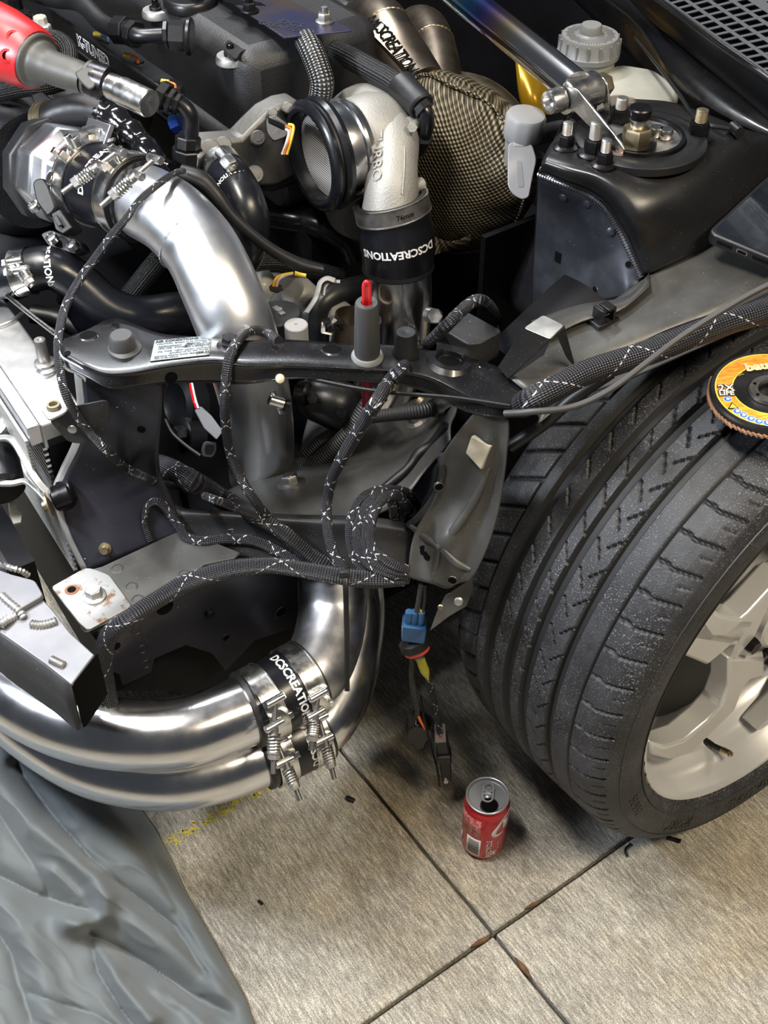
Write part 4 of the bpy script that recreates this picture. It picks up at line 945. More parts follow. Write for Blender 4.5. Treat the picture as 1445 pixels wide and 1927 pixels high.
# coupler, clamps and the big elbow
cpts = ds([(170, 343, 1.292), (205, 354, 1.272), (240, 366, 1.252), (264, 377, 1.238)])
cp, cw = coupler('throttle_coupler', 'black silicone coupler between throttle body and elbow pipe', cpts, .0425)
cax = (cpts[-1]-cpts[0]).normalized()
g = wrap_text('DCSCREATIONS', .0125, cpts[1] + cax*.014, cax, .0427, tocam(cpts[1])*.6 + U*.8 - L*.2, Vector((.6, .3, .6)), .0004); obj('hose_lettering', g, lh, cw)
tclamp('bright clamp on the throttle coupler, nearer the throttle body', cpts[0] + cax*.004, cax, .0425, .019, (222, 285), (117, 363), 1.200, 'T-bolt hose clamps')
tclamp('bright clamp on the throttle coupler, nearer the elbow pipe', cpts[2] + cax*.012, cax, .0425, .019, (292, 299), (189, 389), 1.165, 'T-bolt hose clamps')
ep = ds([(250, 372, 1.245), (285, 387, 1.228), (328, 414, 1.212), (378, 470, 1.200), (415, 545, 1.195), (445, 622, 1.205), (468, 700, 1.26), (486, 790, 1.35), (493, 895, 1.45)])
el = thing('elbow_pipe', 'large satin aluminium elbow pipe running down behind the support bar', 'pipe', ep[3])
g = G(); tube(g, ep, [.0375]*4+[.0385]*5, n=44, res=10); elo = obj('pipe_wall', g, M['satin'], el)
def weld(parent, c, ax, r, m, n=70, w=.0018):
    g = G(); x, y, z = frame(ax); pts = []
    for i in range(n): a = 2*pi*i/n; pts.append(Vector(c) + (x*cos(a)+y*sin(a))*r)
    tube(g, pts, [w*(1.15 if i % 2 else .75) for i in range(n)], n=8, res=2, closed=True); obj('weld_seam', g, m, parent)
weld(elo, ep[3].lerp(ep[2], .35), ep[3]-ep[2], .0375, M['satin'], 80, .0012)
weld(elo, ep[6] + (ep[7]-ep[6])*.1, Vector((.5, -.6, .5)), .034, M['dullalu'], 60, .0022)
g = G(); lathe_open(g, ep[0]+cax*.018, cax, [(0, .0375), (0, .0405), (.003, .0405), (.003, .0375)], 40); obj('sleeve_ring', g, M['braidplain'], el)
# ================================================================ ENGINE
eng = thing('engine', 'black engine valve cover and casting at the top of the bay', 'engine', Wc(.15, -1.0, .6))
g = G(); box(g, Wc(.16, -1.115, .715), F, L, U, .095, .405, .064); vc = obj('valve_cover', g, M['crinkle'], eng, bev=.022)
g = G(); box(g, Wc(.155, -1.095, .655), F, L, U, .112, .435, .022); obj('cover_skirt', g, M['crinkle'], vc, bev=.012)
g = G(); box(g, Wc(.10, -1.10, .62), F, L, U, .13, .42, .03); obj('cylinder_head', g, M['castdark'], eng, bev=.006)
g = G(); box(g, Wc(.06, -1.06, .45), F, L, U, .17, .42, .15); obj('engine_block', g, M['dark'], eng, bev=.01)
for k in range(6):
    g = G(); box(g, Wc(.245 - .006*k, -.672, .60-.03*(k % 2)), F, L, U, .008, .012, .03); 
hx = [(455, 262), (480, 236), (505, 212), (535, 196), (565, 190), (575, 240), (560, 330), (520, 350), (470, 352), (430, 350), (380, 300), (362, 285), (392, 266)]
g = G(); prism(g, [PB(x, y, -.655) for x, y in hx], L*-.03); hd = obj('head_end_casting', g, M['castdark'], eng, bev=.004)
refresh()
for (x, y, r, h) in [(447, 318, .010, .012), (484, 262, .009, .014), (395, 285, .013, .010), (420, 275, .010, .012), (478, 330, .011, .014), (540, 205, .007, .012), (512, 215, .006, .01), (380, 305, .009, .01)]:
    p, n = hit(x, y); n = (L*.7+U*.5+F*.3).normalized(); g = G(); cyl(g, p - n*.006, p + n*h, r, 20, r*.9, .001); cyl(g, p + n*h, p+n*(h+.0006), r*.5, 14); obj('casting_boss', g, M['castdark'], hd)
# oil filler cap, cover bolts
p = Wc(.215, -.855, .778); 
p = P(358, 4, .780); g = G(); lathe(g, p - U*.006, U, [(0, .032), (.010, .032), (.014, .029), (.014, 0)], 36); box(g, p + U*.012, L, F, U, .024, .006, .006); oc = obj('oil_cap', g, M['plastic'], vc, bev=.0015)
g = text_g('DIESEL', .009, plane_fn(p + U*.0085 - L*.014 + F*.017, L*.7+F*.7, L*-.7+F*.7), .0002, .0004); 
g = G(); lathe_open(g, p + U*.0095 + L*.004 - F*.002 + L*.012, U, [(0, .0065), (.0004, .0065), (.0004, .0078), (0, .0078)], 24); obj('cap_symbol', g, M['white'], oc)
for x, y in [(434, 100), (293, 14)]:
    p = P(x, y, .765); d_ = tocam(p); g = G(); lathe(g, p + d_*.012 - U*.006, U, [(-.004, .0175), (.0, .0175), (.004, .016), (.004, .012)], 26); w_ = obj('bolt_washer', g, M['zinc'], vc)
    g = G(); p = p + d_*.012; lathe(g, p - U*.003, U, [(0, .008), (.004, .008), (.005, .0055)], 16); cyl(g, p, p + U*.011, .0042, 12, ch=.001); obj('cover_nut', g, M['blackbolt'], w_)
g = G(); pts = [P(x, y, .770) for x, y in [(421, 92), (424, 78), (440, 70), (462, 72), (472, 82), (466, 92), (452, 98), (444, 112)]]; prism(g, rounded([p + tocam(p)*.016 for p in pts], .006), U*-.004); obj('bolt_recess', g, M['rubber'], vc)
# tinted coil cover plate
cpl = thing('coil_cover_plate', 'flat heat-tinted coil cover plate bolted on the valve cover', 'plate', P(540, 30, .795))
tint = mat('blue_brown_plate', (.11, .085, .075), .34, .8, var=(9, (.055, .06, .13), .42, .62), bump=(300, .05))
pts = [P(x, y, .795) for x, y in [(385, -30), (534, 70), (662, 57), (655, 50), (600, 28), (520, -12), (470, -40)]]
g = G(); prism(g, pts, (0, 0, -.002)); cpo = obj('plate', g, tint, cpl, bev=.0004)
g = G(); prism(g, zl([(418, 2), (430, -2), (490, 4), (500, 10), (440, 8)], .7955), (0, 0, -.0006)); obj('plate_slot', g, M['black'], cpo)
fnp = plane_fn(P(545, 47, .7953), P(585, 57, .7953)-P(505, 40, .7953), P(545, 40, .7953)-P(545, 54, .7953))
g = text_g('DCS', .016, lambda u, v, h: fnp(u-.0, v+.004, h), .0002, .0002); o = obj('plate_lettering', g, M['ink'], cpo)
g = text_g('CREATIONS', .013, lambda u, v, h: fnp(u, v-.009, h), .0002, .0002); o = obj('plate_lettering', g, M['ink'], cpo)
for x, y in [(470, 22), (611, 42)]:
    p = P(x, y, .795); g = G(); lathe(g, p, U, [(0, .0105), (.002, .0105), (.003, .008)], 20); hexa(g, p + U*.002, U, .0078, .009); cyl(g, p + U*.01, p + U*.017, .0045, 12, .0035); obj('plate_nut', g, M['blackbolt'] if x < 500 else M['steel'], cpl)
# crankcase breather fittings
bf = thing('breather_fitting', 'black breather hose with fittings entering the valve cover', 'hose', D(290, 65, 1.33))
g = G(); tube(g, ds([(-10, -40, 1.48), (90, -5, 1.45), (150, 5, 1.42), (190, 42, 1.39), (222, 58, 1.37)]), .0105, n=16); obj('hose_wall', g, M['rubber'], bf)
g = G(); tube(g, ds([(222, 58, 1.37), (245, 58, 1.35), (262, 68, 1.335), (318, 66, 1.335)]), [.013, .012, .0085, .0085], n=18); obj('elbow_tube', g, M['hose'], bf)
for a, b_, r in [((222, 57, 1.365), (244, 58, 1.352), .016), ((248, 62, 1.345), (258, 66, 1.34), .015), ((308, 66, 1.334), (318, 66, 1.334), .015)]:
    g = G(); cyl(g, D(*a), D(*b_), r, 8, ch=.001); obj('fitting_nut', g, M['plastic'], bf, ang=20)
g = G(); hexa(g, D(320, 66, 1.334), D(356, 68, 1.334)-D(320, 66, 1.334), .016, .019); cyl(g, D(350, 68, 1.334), D(362, 69, 1.334), .020, 24, ch=.002); obj('bulkhead_nut', g, M['plastic'], bf, ang=20)
# fuel rail
f0, f1 = P(20, -35, .752), P(330, 186, .742); fx = (f1-f0).normalized(); fr_ = thing('fuel_rail', 'black fuel rail with white outlined lettering along the engine', 'fuel rail', f1)
fy = (U - fx*U.dot(fx)).normalized(); fz = fx.cross(fy); fz = fz if fz.dot(tocam(f1)) > 0 else -fz
g = G(); box(g, (f0+f1)/2, fx, fy, fz, (f1-f0).length/2, .0135, .0135); rb_ = obj('rail_bar', g, M['plastic'], fr_, bev=.003)
up2 = (fy*.6+fz*.8).normalized(); tpos = D(176, 88, 1.30)
tq = f0.lerp(f1, .60) + fz*.0138 - fy*.001
fnr = plane_fn(tq, fx, fy)
g = text_g('K-TUNED', .0185, fnr, .0011, .0002, spacing=.95); obj('rail_lettering', g, M['white'], rb_)
g = text_g('K-TUNED', .0185, lambda u, v, h: fnr(u, v, h+.0003), -.0001, .0002, spacing=.95); obj('rail_lettering_core', g, M['ink'], rb_)
inj = []
for x, y, yc, oc_ in [(205, 75, 1, 0), (262, 115, 1, 1), (332, 165, 1, 1)]:
    t = thing('injector_plug', {205: 'black injector plug with yellow wire near the rail lettering', 262: 'black injector plug with orange wires on the middle of the fuel rail', 332: 'black injector plug with yellow and orange wires at the fuel rail end'}[x], 'plug', P(x, y, .755))
    p = P(x, y+6, .755); g = G(); cyl(g, p - U*.02, p + U*.004, .0075, 14, .006, .001); box(g, p - U*.012, fx, fz, U, .010, .008, .004); obj('plug_body', g, M['plastic'], t)
    g = G(); tube(g, [P(x-2, y+4, .76), P(x-4, y-6, .765), P(x-16, y-10, .765)], .0016, n=8); obj('wire', g, M['orange'] if oc_ else M['bluewire'], t)
    g = G(); tube(g, [P(x-14, y-10, .765), P(x-28, y-12, .765)], .0028, n=8, res=1); obj('wire_sleeve', g, M['yellow'], t)
# end fitting of the rail
ff = thing('fuel_fitting', 'black bent fuel line fitting dropping from the rail end', 'fitting', D(345, 215, 1.25))
g = G(); tube(g, ds([(300, 180, 1.25), (325, 192, 1.25), (345, 200, 1.25), (358, 222, 1.255), (358, 262, 1.27)]), [.011, .011, .0085, .0085, .0085], n=18); obj('bent_tube', g, M['hose'], ff)
for a, b_, r in [((298, 178, 1.25), (315, 187, 1.25), .0165), ((318, 188, 1.25), (328, 193, 1.25), .014), ((354, 256, 1.268), (353, 278, 1.275), .0135), ((353, 278, 1.275), (352, 316, 1.29), .0160), ((330, 194, 1.249), (340, 198, 1.249), .0115)]:
    g = G(); cyl(g, D(*a), D(*b_), r, 8, ch=.001); obj('fitting_nut', g, M['plastic'], ff, ang=20)
g = G(); cyl(g, D(326, 235, 1.29), D(342, 228, 1.285), .010, 8); obj('blue_fitting', g, mat('blue_anodised', (.02, .06, .28), .25, .8), ff, ang=20, label='blue anodised fitting')
# cam sensor plug
t = thing('cam_sensor_plug', 'black sensor plug with yellow and red wires beside the valve cover', 'plug', D(522, 240, 1.31))
g = G(); prism(g, rounded([D(x, y, 1.29) for x, y in [(498, 222), (520, 214), (545, 234), (540, 258), (515, 268), (500, 250)]], .004), ray(520, 240)*.03); box(g, D(520, 232, 1.288), D(535, 240, 1.288)-D(510, 228, 1.288), U, ray(520, 240), .010, .004, .002); obj('plug_body', g, M['plastic'], t, bev=.0015)
for k, (c_, dx) in enumerate([('yellow', 0), ('orange', -5), ('greywire', -9)]):
    g = G(); tube(g, ds([(542+dx, 234+k*4, 1.29), (552+dx, 238+k*5, 1.29), (548+dx, 262+k*3, 1.29), (540+dx, 290, 1.3)]), .0015, n=6); obj('wire', g, M[c_], t)
# ================================================================ IMPACT RATCHET lying on the engine
rt = thing('power_ratchet', 'red cordless ratchet with grey neck and long socket lying on the engine', 'ratchet', D(100, 110, 1.24))
ra, rb2 = D(-60, 48, 1.255), D(66, 112, 1.225); rx = (rb2-ra).normalized()
g = G(); lathe(g, ra - rx*.02, rx, [(0, .034), (.02, .036), ((rb2-ra).length*.75, .0355), ((rb2-ra).length+.015, .031), ((rb2-ra).length+.022, .028), ((rb2-ra).length+.022, 0)], 28, wob=lambda a, h: 1 + .05*abs(cos(2*a))); rbo = obj('body_shell', g, M['red'], rt)
for x, y in [(25, 70), (13, 105)]:
    p = D(x, y, 1.20); n = tocam(p); g = G(); lathe_open(g, p, n, [(-.012, .0045), (.001, .0045), (.0005, .0068), (-.012, .0075)], 16); obj('screw_boss', g, M['red'], rbo); g = G(); cyl(g, p-n*.01, p-n*.002, .0044, 12); obj('screw_hole', g, M['black'], rbo)
n0 = D(60, 108, 1.225)
g = G(); tube(g, ds([(48, 102, 1.228), (70, 114, 1.222), (78, 118, 1.22), (100, 128, 1.215), (140, 142, 1.208), (162, 150, 1.204)]), [.027, .027, .0215, .0165, .0160, .0145], n=28); nk = obj('neck', g, M['gunmetal'], rt)
hx0 = D(178, 152, 1.205); hax = (D(280, 198, 1.175) - D(205, 166, 1.200)).normalized()
g = G(); pts = [D(x, y, 1.185) for x, y in [(138, 136), (162, 126), (182, 128), (186, 146), (178, 166), (168, 170), (154, 158)]]; prism(g, rounded(pts, .005), ray(160, 150)*.022); obj('head_yoke', g, M['gunmetal'], rt, bev=.002)
g = G(); cyl(g, D(168, 147, 1.203), D(206, 160, 1.200), .0175, 28, ch=.002); hd_ = obj('ratchet_head', g, M['blackbolt'], rt)
hd0 = D(168, 147, 1.203); hda = (D(206, 160, 1.2)-hd0).normalized()
g = G(); lathe_open(g, hd0 - hda*.0006, hda, [(0, .0125), (.002, .0125), (.002, .0172), (-.001, .0172)], 28); obj('head_ring', g, M['gunmetal'], hd_)
g = G(); cyl(g, hd0 - hda*.001, hd0 - hda*.0005, .012, 24); obj('head_recess', g, M['black'], hd_)
g = G(); cyl(g, D(204, 160, 1.198), D(228, 170, 1.192), .0125, 28, ch=.0008); cyl(g, D(228, 170, 1.192), D(282, 196, 1.176), .0135, 28, ch=.0010); obj('socket', g, M['chrome'], rt, label='long bright socket')
# ================================================================ TURBOCHARGER
I0 = D(582, 297, 1.335); BK = Vector((cos(radians(31)), sin(radians(31)), 0))
tu = thing('turbocharger', 'cast aluminium turbocharger compressor with open inlet in the middle of the bay', 'turbocharger', I0)
g = G(); lathe(g, I0, BK, [(.020, .044), (.024, .0515), (.030, .0525), (.044, .0510), (.046, .0535), (.050, .0535), (.052, .0495), (.070, .046)], 56); obj('inlet_flange', g, M['alu'], tu)
Cv = I0 + BK*.088
vp = ds([(737, 412, 1.345), (736, 365, 1.335), (740, 310, 1.335), (738, 262, 1.345), (722, 228, 1.37), (694, 214, 1.40), (664, 228, 1.43), (652, 280, 1.45), (650, 340, 1.45), (660, 392, 1.43), (684, 412, 1.40)])
vr = [.0345, .0300, .0268, .0290, .0325, .0340, .0335, .032, .030, .030, .026]
g = G(); tube(g, vp, vr, n=36, res=8); vo = obj('compressor_housing', g, M['cast'], tu)
g = G(); lathe(g, I0, BK, [(.052, .044), (.060, .050), (.085, .052), (.11, .045), (.125, .03)], 48); obj('housing_core', g, M['cast'], tu)
g = G(); pts = [p + tocam(p)*(r*1.0) for p, r in zip(cr(vp, 6)[0], np.interp(cr(vp, 6)[1], range(11), vr))]
tube(g, [p + Vector((.012, 0, 0)) for p in pts[6:34]], .0009, n=6, res=1); obj('casting_seam', g, M['cast'], vo)
g = G(); cyl(g, I0+BK*.0150, I0 + BK*.0165, .0462, 40); obj('inlet_screen', g, M['screen'], tu, label='woven wire screen in the inlet')
g = G(); 
for k in range(3):
    p = Cv + L*(.072) - U*.02*k + F*.012
sf = cyl_fn(vp[2], (vp[3]-vp[1]), .0285, (tocam(vp[2])*.6 + F*.9), swap=True, flip=1)
g = text_g('TURBO', .018, sf, .0002, .0006); obj('cast_lettering', g, M['cast'], vo)
g = G(); x0 = D(774, 232, 1.335); cyl(g, x0 + F*.006, x0 - F*.010, .008, 16); cyl(g, D(783, 350, 1.34) + F*.004, D(783, 350, 1.34)-F*.008, .008, 16); hexa(g, D(776, 240, 1.315), tocam(x0), .006, .006); obj('housing_lug', g, M['cast'], tu)
# rubber inlet lip
il = thing('inlet_coupler', 'thick black rubber coupler lip on the turbo inlet', 'hose', I0)
g = G(); lathe_open(g, I0, BK, [(.0, .0490), (-.001, .0535), (.001, .0585), (.005, .0610), (.009, .0595), (.0105, .0560), (.0125, .0560), (.014, .0600), (.019, .0620), (.025, .0600), (.026, .0545), (.026, .0470), (.010, .0465)], 64); obj('hose_wall', g, M['hose'], il)
g = G(); lathe_open(g, I0, BK, [(.0104, .0555), (.0104, .0575), (.0128, .0575), (.0128, .0555)], 56); obj('band', g, M['rubber'], il)
# outlet coupler, pipe
oc0 = ds([(735, 378, 1.335), (742, 410, 1.345), (747, 450, 1.360), (749, 500, 1.380)])
oc_, ow = coupler('outlet_coupler', 'black silicone reducer coupler under the turbo compressor outlet', oc0, [.0390, .0400, .0425, .0400])
fo = cyl_fn(oc0[2], (oc0[2]-oc0[1]), .0428, tocam(oc0[2]))
sg = 1 if (fo(.004, 0, 0)-fo(0, 0, 0)).x < 0 else -1
g = text_g('DCSCREATIONS', .0125, lambda u, v, h: fo(u*sg, v, h), .0004, .0006); obj('hose_lettering', g, lh, ow)
bax = (oc0[1]-oc0[0]).normalized(); bc = oc0[0] + bax*.008
ob = thing('outlet_band', 'stainless band clamp at the top of the turbo outlet coupler', 'clamp', bc)
g = G(); lathe_open(g, bc - bax*.010, bax, [(0, .0402), (0, .0420), (.018, .0420), (.018, .0402)], 48); obj('band', g, M['steel'], ob)
for e in (0, .018):
    g = G(); lathe_open(g, bc + bax*(e-.010), bax, [(-.0006, .0405), (-.0006, .0428), (.0006, .0428), (.0006, .0405)], 48); obj('band_edge', g, M['chrome'], ob)
fo2 = cyl_fn(bc, bax, .0421, tocam(bc)); g = text_g('76mm', .008, lambda u, v, h: fo2(u*-sg - .012, -v, h), .0001, .0003); obj('band_stamp', g, M['blackbolt'], ob)
op_ = ds([(749, 490, 1.380), (753, 560, 1.405), (748, 640, 1.45), (728, 720, 1.50), (680, 800, 1.53), (612, 880, 1.55)])
pp_ = thing('turbo_outlet_pipe', 'polished aluminium pipe dropping from the turbo outlet coupler', 'pipe', op_[1])
g = G(); tube(g, op_, .0365, n=44, res=10); obj('pipe_wall', g, M['alu'], pp_)
g = G(); lathe_open(g, oc0[3], (oc0[3]-oc0[2]), [(-.001, .0365), (-.001, .0405), (.003, .0405), (.003, .0365)], 44); obj('sleeve_ring', g, M['braidplain'], pp_)
g = G(); lathe_open(g, D(745, 650, 1.455), op_[3]-op_[2], [(-.008, .0366), (-.008, .0385), (.008, .0385), (.008, .0366)], 44); obj('lower_band', g, M['bronze'], pp_)
# turbine blanket
TB = D(858, 312, 1.475); tax2 = (F*.92 + L*.22 + U*.05).normalized()
bl = thing('turbo_blanket', 'brown woven heat blanket wrapped round the turbine housing', 'heat blanket', TB)
prb = [(-.060, .0), (-.058, .04), (-.048, .078), (-.030, .098), (-.008, .106), (.010, .105), (.030, .095), (.046, .075), (.054, .045), (.056, .0)]
g = G(); P3, _ = cr([Vector((h, r, 0)) for h, r in prb], 5)
lathe(g, TB, tax2, [(p.x, max(p.y, 0)) for p in P3], 96, wob=lambda a, h: 1 + .035*sin(3*a+1) + .012*sin(17*a + h*60) + .02*sin(7*a)); blo = obj('woven_cover', g, M['blanket'], bl)
g = G(); x_, y_, z_ = frame(tax2); pts = []
for i in range(60):
    a = 2*pi*i/60; pts.append(TB + tax2*(.013+.004*sin(5*a)) + (x_*cos(a)+y_*sin(a))*.107*(1 + .035*sin(3*a+1) + .02*sin(7*a)))
tube(g, pts, .0022, n=6, res=2, closed=True); obj('stitched_seam', g, M['blanket'], blo)
g = G(); sheet(g, [ds([(800, 440, 1.44), (850, 455, 1.44), (890, 440, 1.46)]), ds([(812, 482, 1.43), (850, 470, 1.45), (885, 468, 1.47)])], 6); obj('loose_flap', g, M['blanket'], blo, solid=.002)
# exhaust manifold runners
ex = thing('exhaust_manifold', 'heat-tinted steel manifold runners with cut-out lettering plate behind the turbo', 'manifold', D(740, 80, 1.6))
for pts, r in [([(670, 75, 1.66), (690, 42, 1.62), (715, 45, 1.58), (745, 90, 1.55), (790, 165, 1.53)], .0345), ([(770, 75, 1.72), (785, 52, 1.68), (805, 60, 1.65), (822, 110, 1.61), (830, 170, 1.57)], .0285), ([(660, 150, 1.62), (690, 165, 1.58), (740, 180, 1.55)], .024)]:
    g = G(); tube(g, ds(pts), r, n=30, res=8); ro_ = obj('runner', g, M['bronze'], ex)
for c, a, r in [(D(728, 62, 1.565), (ds([(715, 45, 1.58)])[0]-ds([(745, 90, 1.55)])[0]), .0345), (D(815, 85, 1.628), (ds([(805, 60, 1.65)])[0]-ds([(822, 110, 1.61)])[0]), .0285)]: weld(ro_, c, a, r, M['bronze2'], 60, .0013)
g = G(); pts = [D(x, y, 1.50) for x, y in [(745, 160), (752, 140), (800, 145), (870, 158), (886, 172), (880, 200), (845, 190), (790, 178)]]; prism(g, rounded(pts, .006), ray(800, 160)*.02); obj('turbine_flange', g, M['bronze'], ex, bev=.002)
pp4 = [D(697, 62, 1.520), D(722, 40, 1.528), D(778, 115, 1.482), D(764, 130, 1.478)]
g = G(); prism(g, pp4, ray(740, 90)*.004); lp = obj('lettering_plate', g, M['bronze2'], ex, bev=.0006, label='straw tinted plate with cut-out lettering')
mp = (pp4[0]+pp4[1]+pp4[2]+pp4[3])/4; X4 = pp4[2]-pp4[1]; Y4 = pp4[1]-pp4[0]
fx4 = plane_fn(mp + tocam(mp)*.0012, X4, Y4)
s4 = 1 if X4.cross(Y4).dot(tocam(mp)) > 0 else -1
for s_, v0 in (('DCSCREATIONS', .0), ):
    g = text_g(s_, .024, lambda u, v, h: fx4(u*.82, v, h*s4), .0005, .0004, spacing=.9); obj('cut_lettering', g, M['black'], lp)
g = G(); cyl(g, D(766, 150, 1.475), D(768, 158, 1.475), .009, 12); cyl(g, D(878, 178, 1.44), D(884, 190, 1.44), .009, 12); obj('flange_nut', g, mat('blue_tinted_nut', (.05, .06, .11), .25, .9), ex)
dp = thing('downpipe', 'straw tinted steel downpipe elbow behind the heat blanket', 'pipe', D(920, 220, 1.62))
g = G(); tube(g, ds([(850, 190, 1.66), (900, 205, 1.62), (938, 245, 1.58), (945, 300, 1.57), (940, 380, 1.6)]), .040, n=36, res=8); dpo = obj('pipe_wall', g, M['bronze2'], dp)
weld(dpo, D(945, 272, 1.575), D(938, 245, 1.58)-D(945, 300, 1.57), .040, M['bronze'], 60, .0014)
o2 = thing('oxygen_sensor', 'slim steel exhaust sensor hanging beside the heat blanket', 'sensor', D(940, 350, 1.5))
g = G(); cyl(g, D(928, 318, 1.5), D(936, 340, 1.5), .0055, 14); hexa(g, D(935, 338, 1.5), D(940, 352, 1.5)-D(935, 338, 1.5), .0075, .010); cyl(g, D(939, 348, 1.5), D(946, 372, 1.5), .005, 14); obj('sensor_body', g, M['steel'], o2)
g = G(); tube(g, ds([(945, 368, 1.5), (950, 392, 1.5), (940, 402, 1.5)]), .005, n=12); obj('sensor_boot', g, M['rubber'], o2)
# ================================================================ HEAT SHIELD FILM, STRUT BRACE, RESERVOIRS
ks = thing('amber_film', 'amber heat shield film on the firewall behind the strut brace', 'film', D(1000, 150, 1.75))
g = G(); sheet(g, [ds([(968, 95, 1.75), (1000, 115, 1.75), (1040, 140, 1.75)]), ds([(975, 170, 1.75), (1002, 175, 1.74), (1040, 178, 1.75)]), ds([(985, 215, 1.76), (1005, 220, 1.75), (1040, 215, 1.75)])], 4); obj('film', g, M['kapton'], ks, solid=.001)
sbr = thing('strut_brace', 'polished titanium strut brace with burnt blue tint and steel end bracket', 'strut brace', P(1088, 172, .845))
s1_, s0_ = P(1084, 166, .800), P(815, -52, .812)
g = G(); tube(g, [s1_, s1_.lerp(s0_, .5), s0_], .0178, n=36, res=10); obj('brace_tube', g, M['titanium'], sbr)
# uv runs from the bracket end
e0, e1 = P(1046, 189, .793), P(1135, 160, .793); ea = (e1-e0).normalized()
g = G(); cyl(g, e0.lerp(e1, .16), e0.lerp(e1, .82), .0178, 32, ch=.0015); obj('end_sleeve', g, M['chrome'], sbr)
g = G(); lathe(g, e0.lerp(e1, .10) , -ea, [(0, .0125), (.012, .0125), (.016, .0115), (.0165, .008), (.010, .006), (.010, 0)], 24); obj('sleeve_bolt', g, M['chrome'], sbr)
g = G(); hexa(g, e0.lerp(e1, .90), ea, .0125, .012); obj('sleeve_nut', g, M['gold'], sbr)
pq = e0.lerp(e1, .13); b1 = [PN(x, y, pq, ea) for x, y in [(1040, 182), (1046, 166), (1058, 160), (1076, 165), (1087, 170), (1130, 222), (1168, 270), (1174, 283), (1170, 290), (1154, 288), (1138, 264), (1110, 240), (1076, 206), (1052, 208)]]
g = G(); prism(g, b1, ea*.003); obj('bracket_plate', g, M['chrome'], sbr, bev=.0008)
pq = e0.lerp(e1, .84); b2 = [PN(x, y, pq, ea) for x, y in [(1108, 148), (1124, 142), (1136, 148), (1142, 160), (1147, 205), (1150, 236), (1141, 236), (1136, 200), (1124, 176), (1112, 166)]]
g = G(); prism(g, b2, ea*.003); obj('bracket_plate', g, M['chrome'], sbr, bev=.0008)
g = G(); prism(g, rounded(zl([(1140, 272), (1176, 284), (1172, 294), (1138, 290)], .7715), .003), (0, 0, -.002)); obj('bracket_foot', g, mat('tinted_foot', (.42, .30, .24), .3, .9), sbr)
br = thing('brake_reservoir', 'milky brake fluid reservoir with large grey screw cap', 'reservoir', P(1107, 100, .74))
cc_ = P(1107, 100, .725); g = G(); lathe(g, cc_, U, [(-.002, .0375), (.004, .038), (.006, .0365), (.020, .0350), (.023, .0335), (.0235, .016)], 48); lathe(g, cc_ + U*.0232, U, [(0, .0155), (.002, .0135), (.010, .0128), (.012, .0115), (.012, 0)], 32); bc_ = obj('screw_cap', g, M['capgrey'], br)
g = G()
for k in range(16):
    a = 2*pi*k/16; v = F*cos(a)+L*sin(a); box(g, cc_ + v*.0362 + U*.012, v, v.cross(U), U, .0014, .0009, .008)
obj('cap_ribs', g, M['capgrey'], bc_)
g = G()
for k in range(52):
    a = 2*pi*k/52; v = F*cos(a)+L*sin(a); l_ = .0042 if k % 3 else .006; box(g, cc_ + v*.024 + U*.0236, v, v.cross(U), U, l_, .0005, .0003)
obj('cap_moulding', g, M['greyplastic'], bc_)
g = G(); lathe(g, cc_ - U*.045, U, [(0, .026), (.012, .031), (.030, .033), (.044, .033)], 40); obj('reservoir_neck', g, M['milky'], br)
g = G(); pts = [P(x, y, .712) for x, y in [(1140, 128), (1165, 118), (1230, 128), (1262, 150), (1280, 172), (1275, 186), (1200, 200), (1150, 190), (1128, 165)]]; prism(g, rounded(pts, .012), (0, 0, -.034)); obj('reservoir_tank', g, M['milky'], br, bev=.006)
t = thing('master_bracket', 'pale steel bracket plate standing behind the strut mount', 'bracket', P(1165, 200, .75))
g = G(); pts = [P(1122, 205, .752), P(1130, 185, .765), P(1158, 180, .768), P(1190, 186, .765), P(1197, 200, .755), P(1196, 222, .74), P(1135, 240, .74)]; prism(g, rounded(pts, .003), (.002, .003, 0)); obj('plate', g, mat('pale_primer', (.30, .27, .24), .45, .5), t)
cl = thing('clutch_reservoir', 'small pale grey reservoir with ribbed cap on a slotted bracket', 'reservoir', P(990, 230, .715))
q0 = P(991, 213, .735); qa = (U*.97 + L*.10 - F*.02).normalized()
g = G(); lathe(g, q0, qa, [(-.030, .0205), (-.028, .0215), (-.004, .0220), (-.001, .0205), (0, .017), (0, 0)], 40, wob=lambda a, h: 1 + (.022 if int(a/(2*pi)*40) % 4 < 2 else 0) if h < -.001 else 1); obj('ribbed_cap', g, M['palecap'], cl)
g = G(); lathe(g, q0 - qa*.030, qa, [(-.034, .0140), (-.030, .0165), (-.014, .0172), (-.012, .0182), (0, .0185)], 36); obj('reservoir_body', g, mat('pale_reservoir', (.27, .27, .25), .4), cl)
cb = [(956, 268), (1000, 268), (1010, 300), (1003, 330), (995, 372), (982, 376), (964, 366), (955, 350), (955, 310)]
g = G(); prism(g, rounded([D(x, y, 1.345) for x, y in cb], .006), ray(980, 320)*.004); cbo = obj('bracket', g, mat('pale_bracket', (.24, .24, .25), .42, .3), cl, bev=.001)
g = G(); prism(g, rounded([D(x, y, 1.3445) for x, y in [(972, 302), (981, 302), (986, 352), (974, 352)]], .004), ray(980, 320)*.001); obj('bracket_slot', g, M['capgrey'], cbo)
g = G(); prism(g, rounded([D(x, y, 1.3445) for x, y in [(966, 262), (988, 262), (988, 276), (966, 276)]], .002), ray(980, 320)*.003); obj('bracket_tab', g, M['palecap'], cbo, bev=.0008)
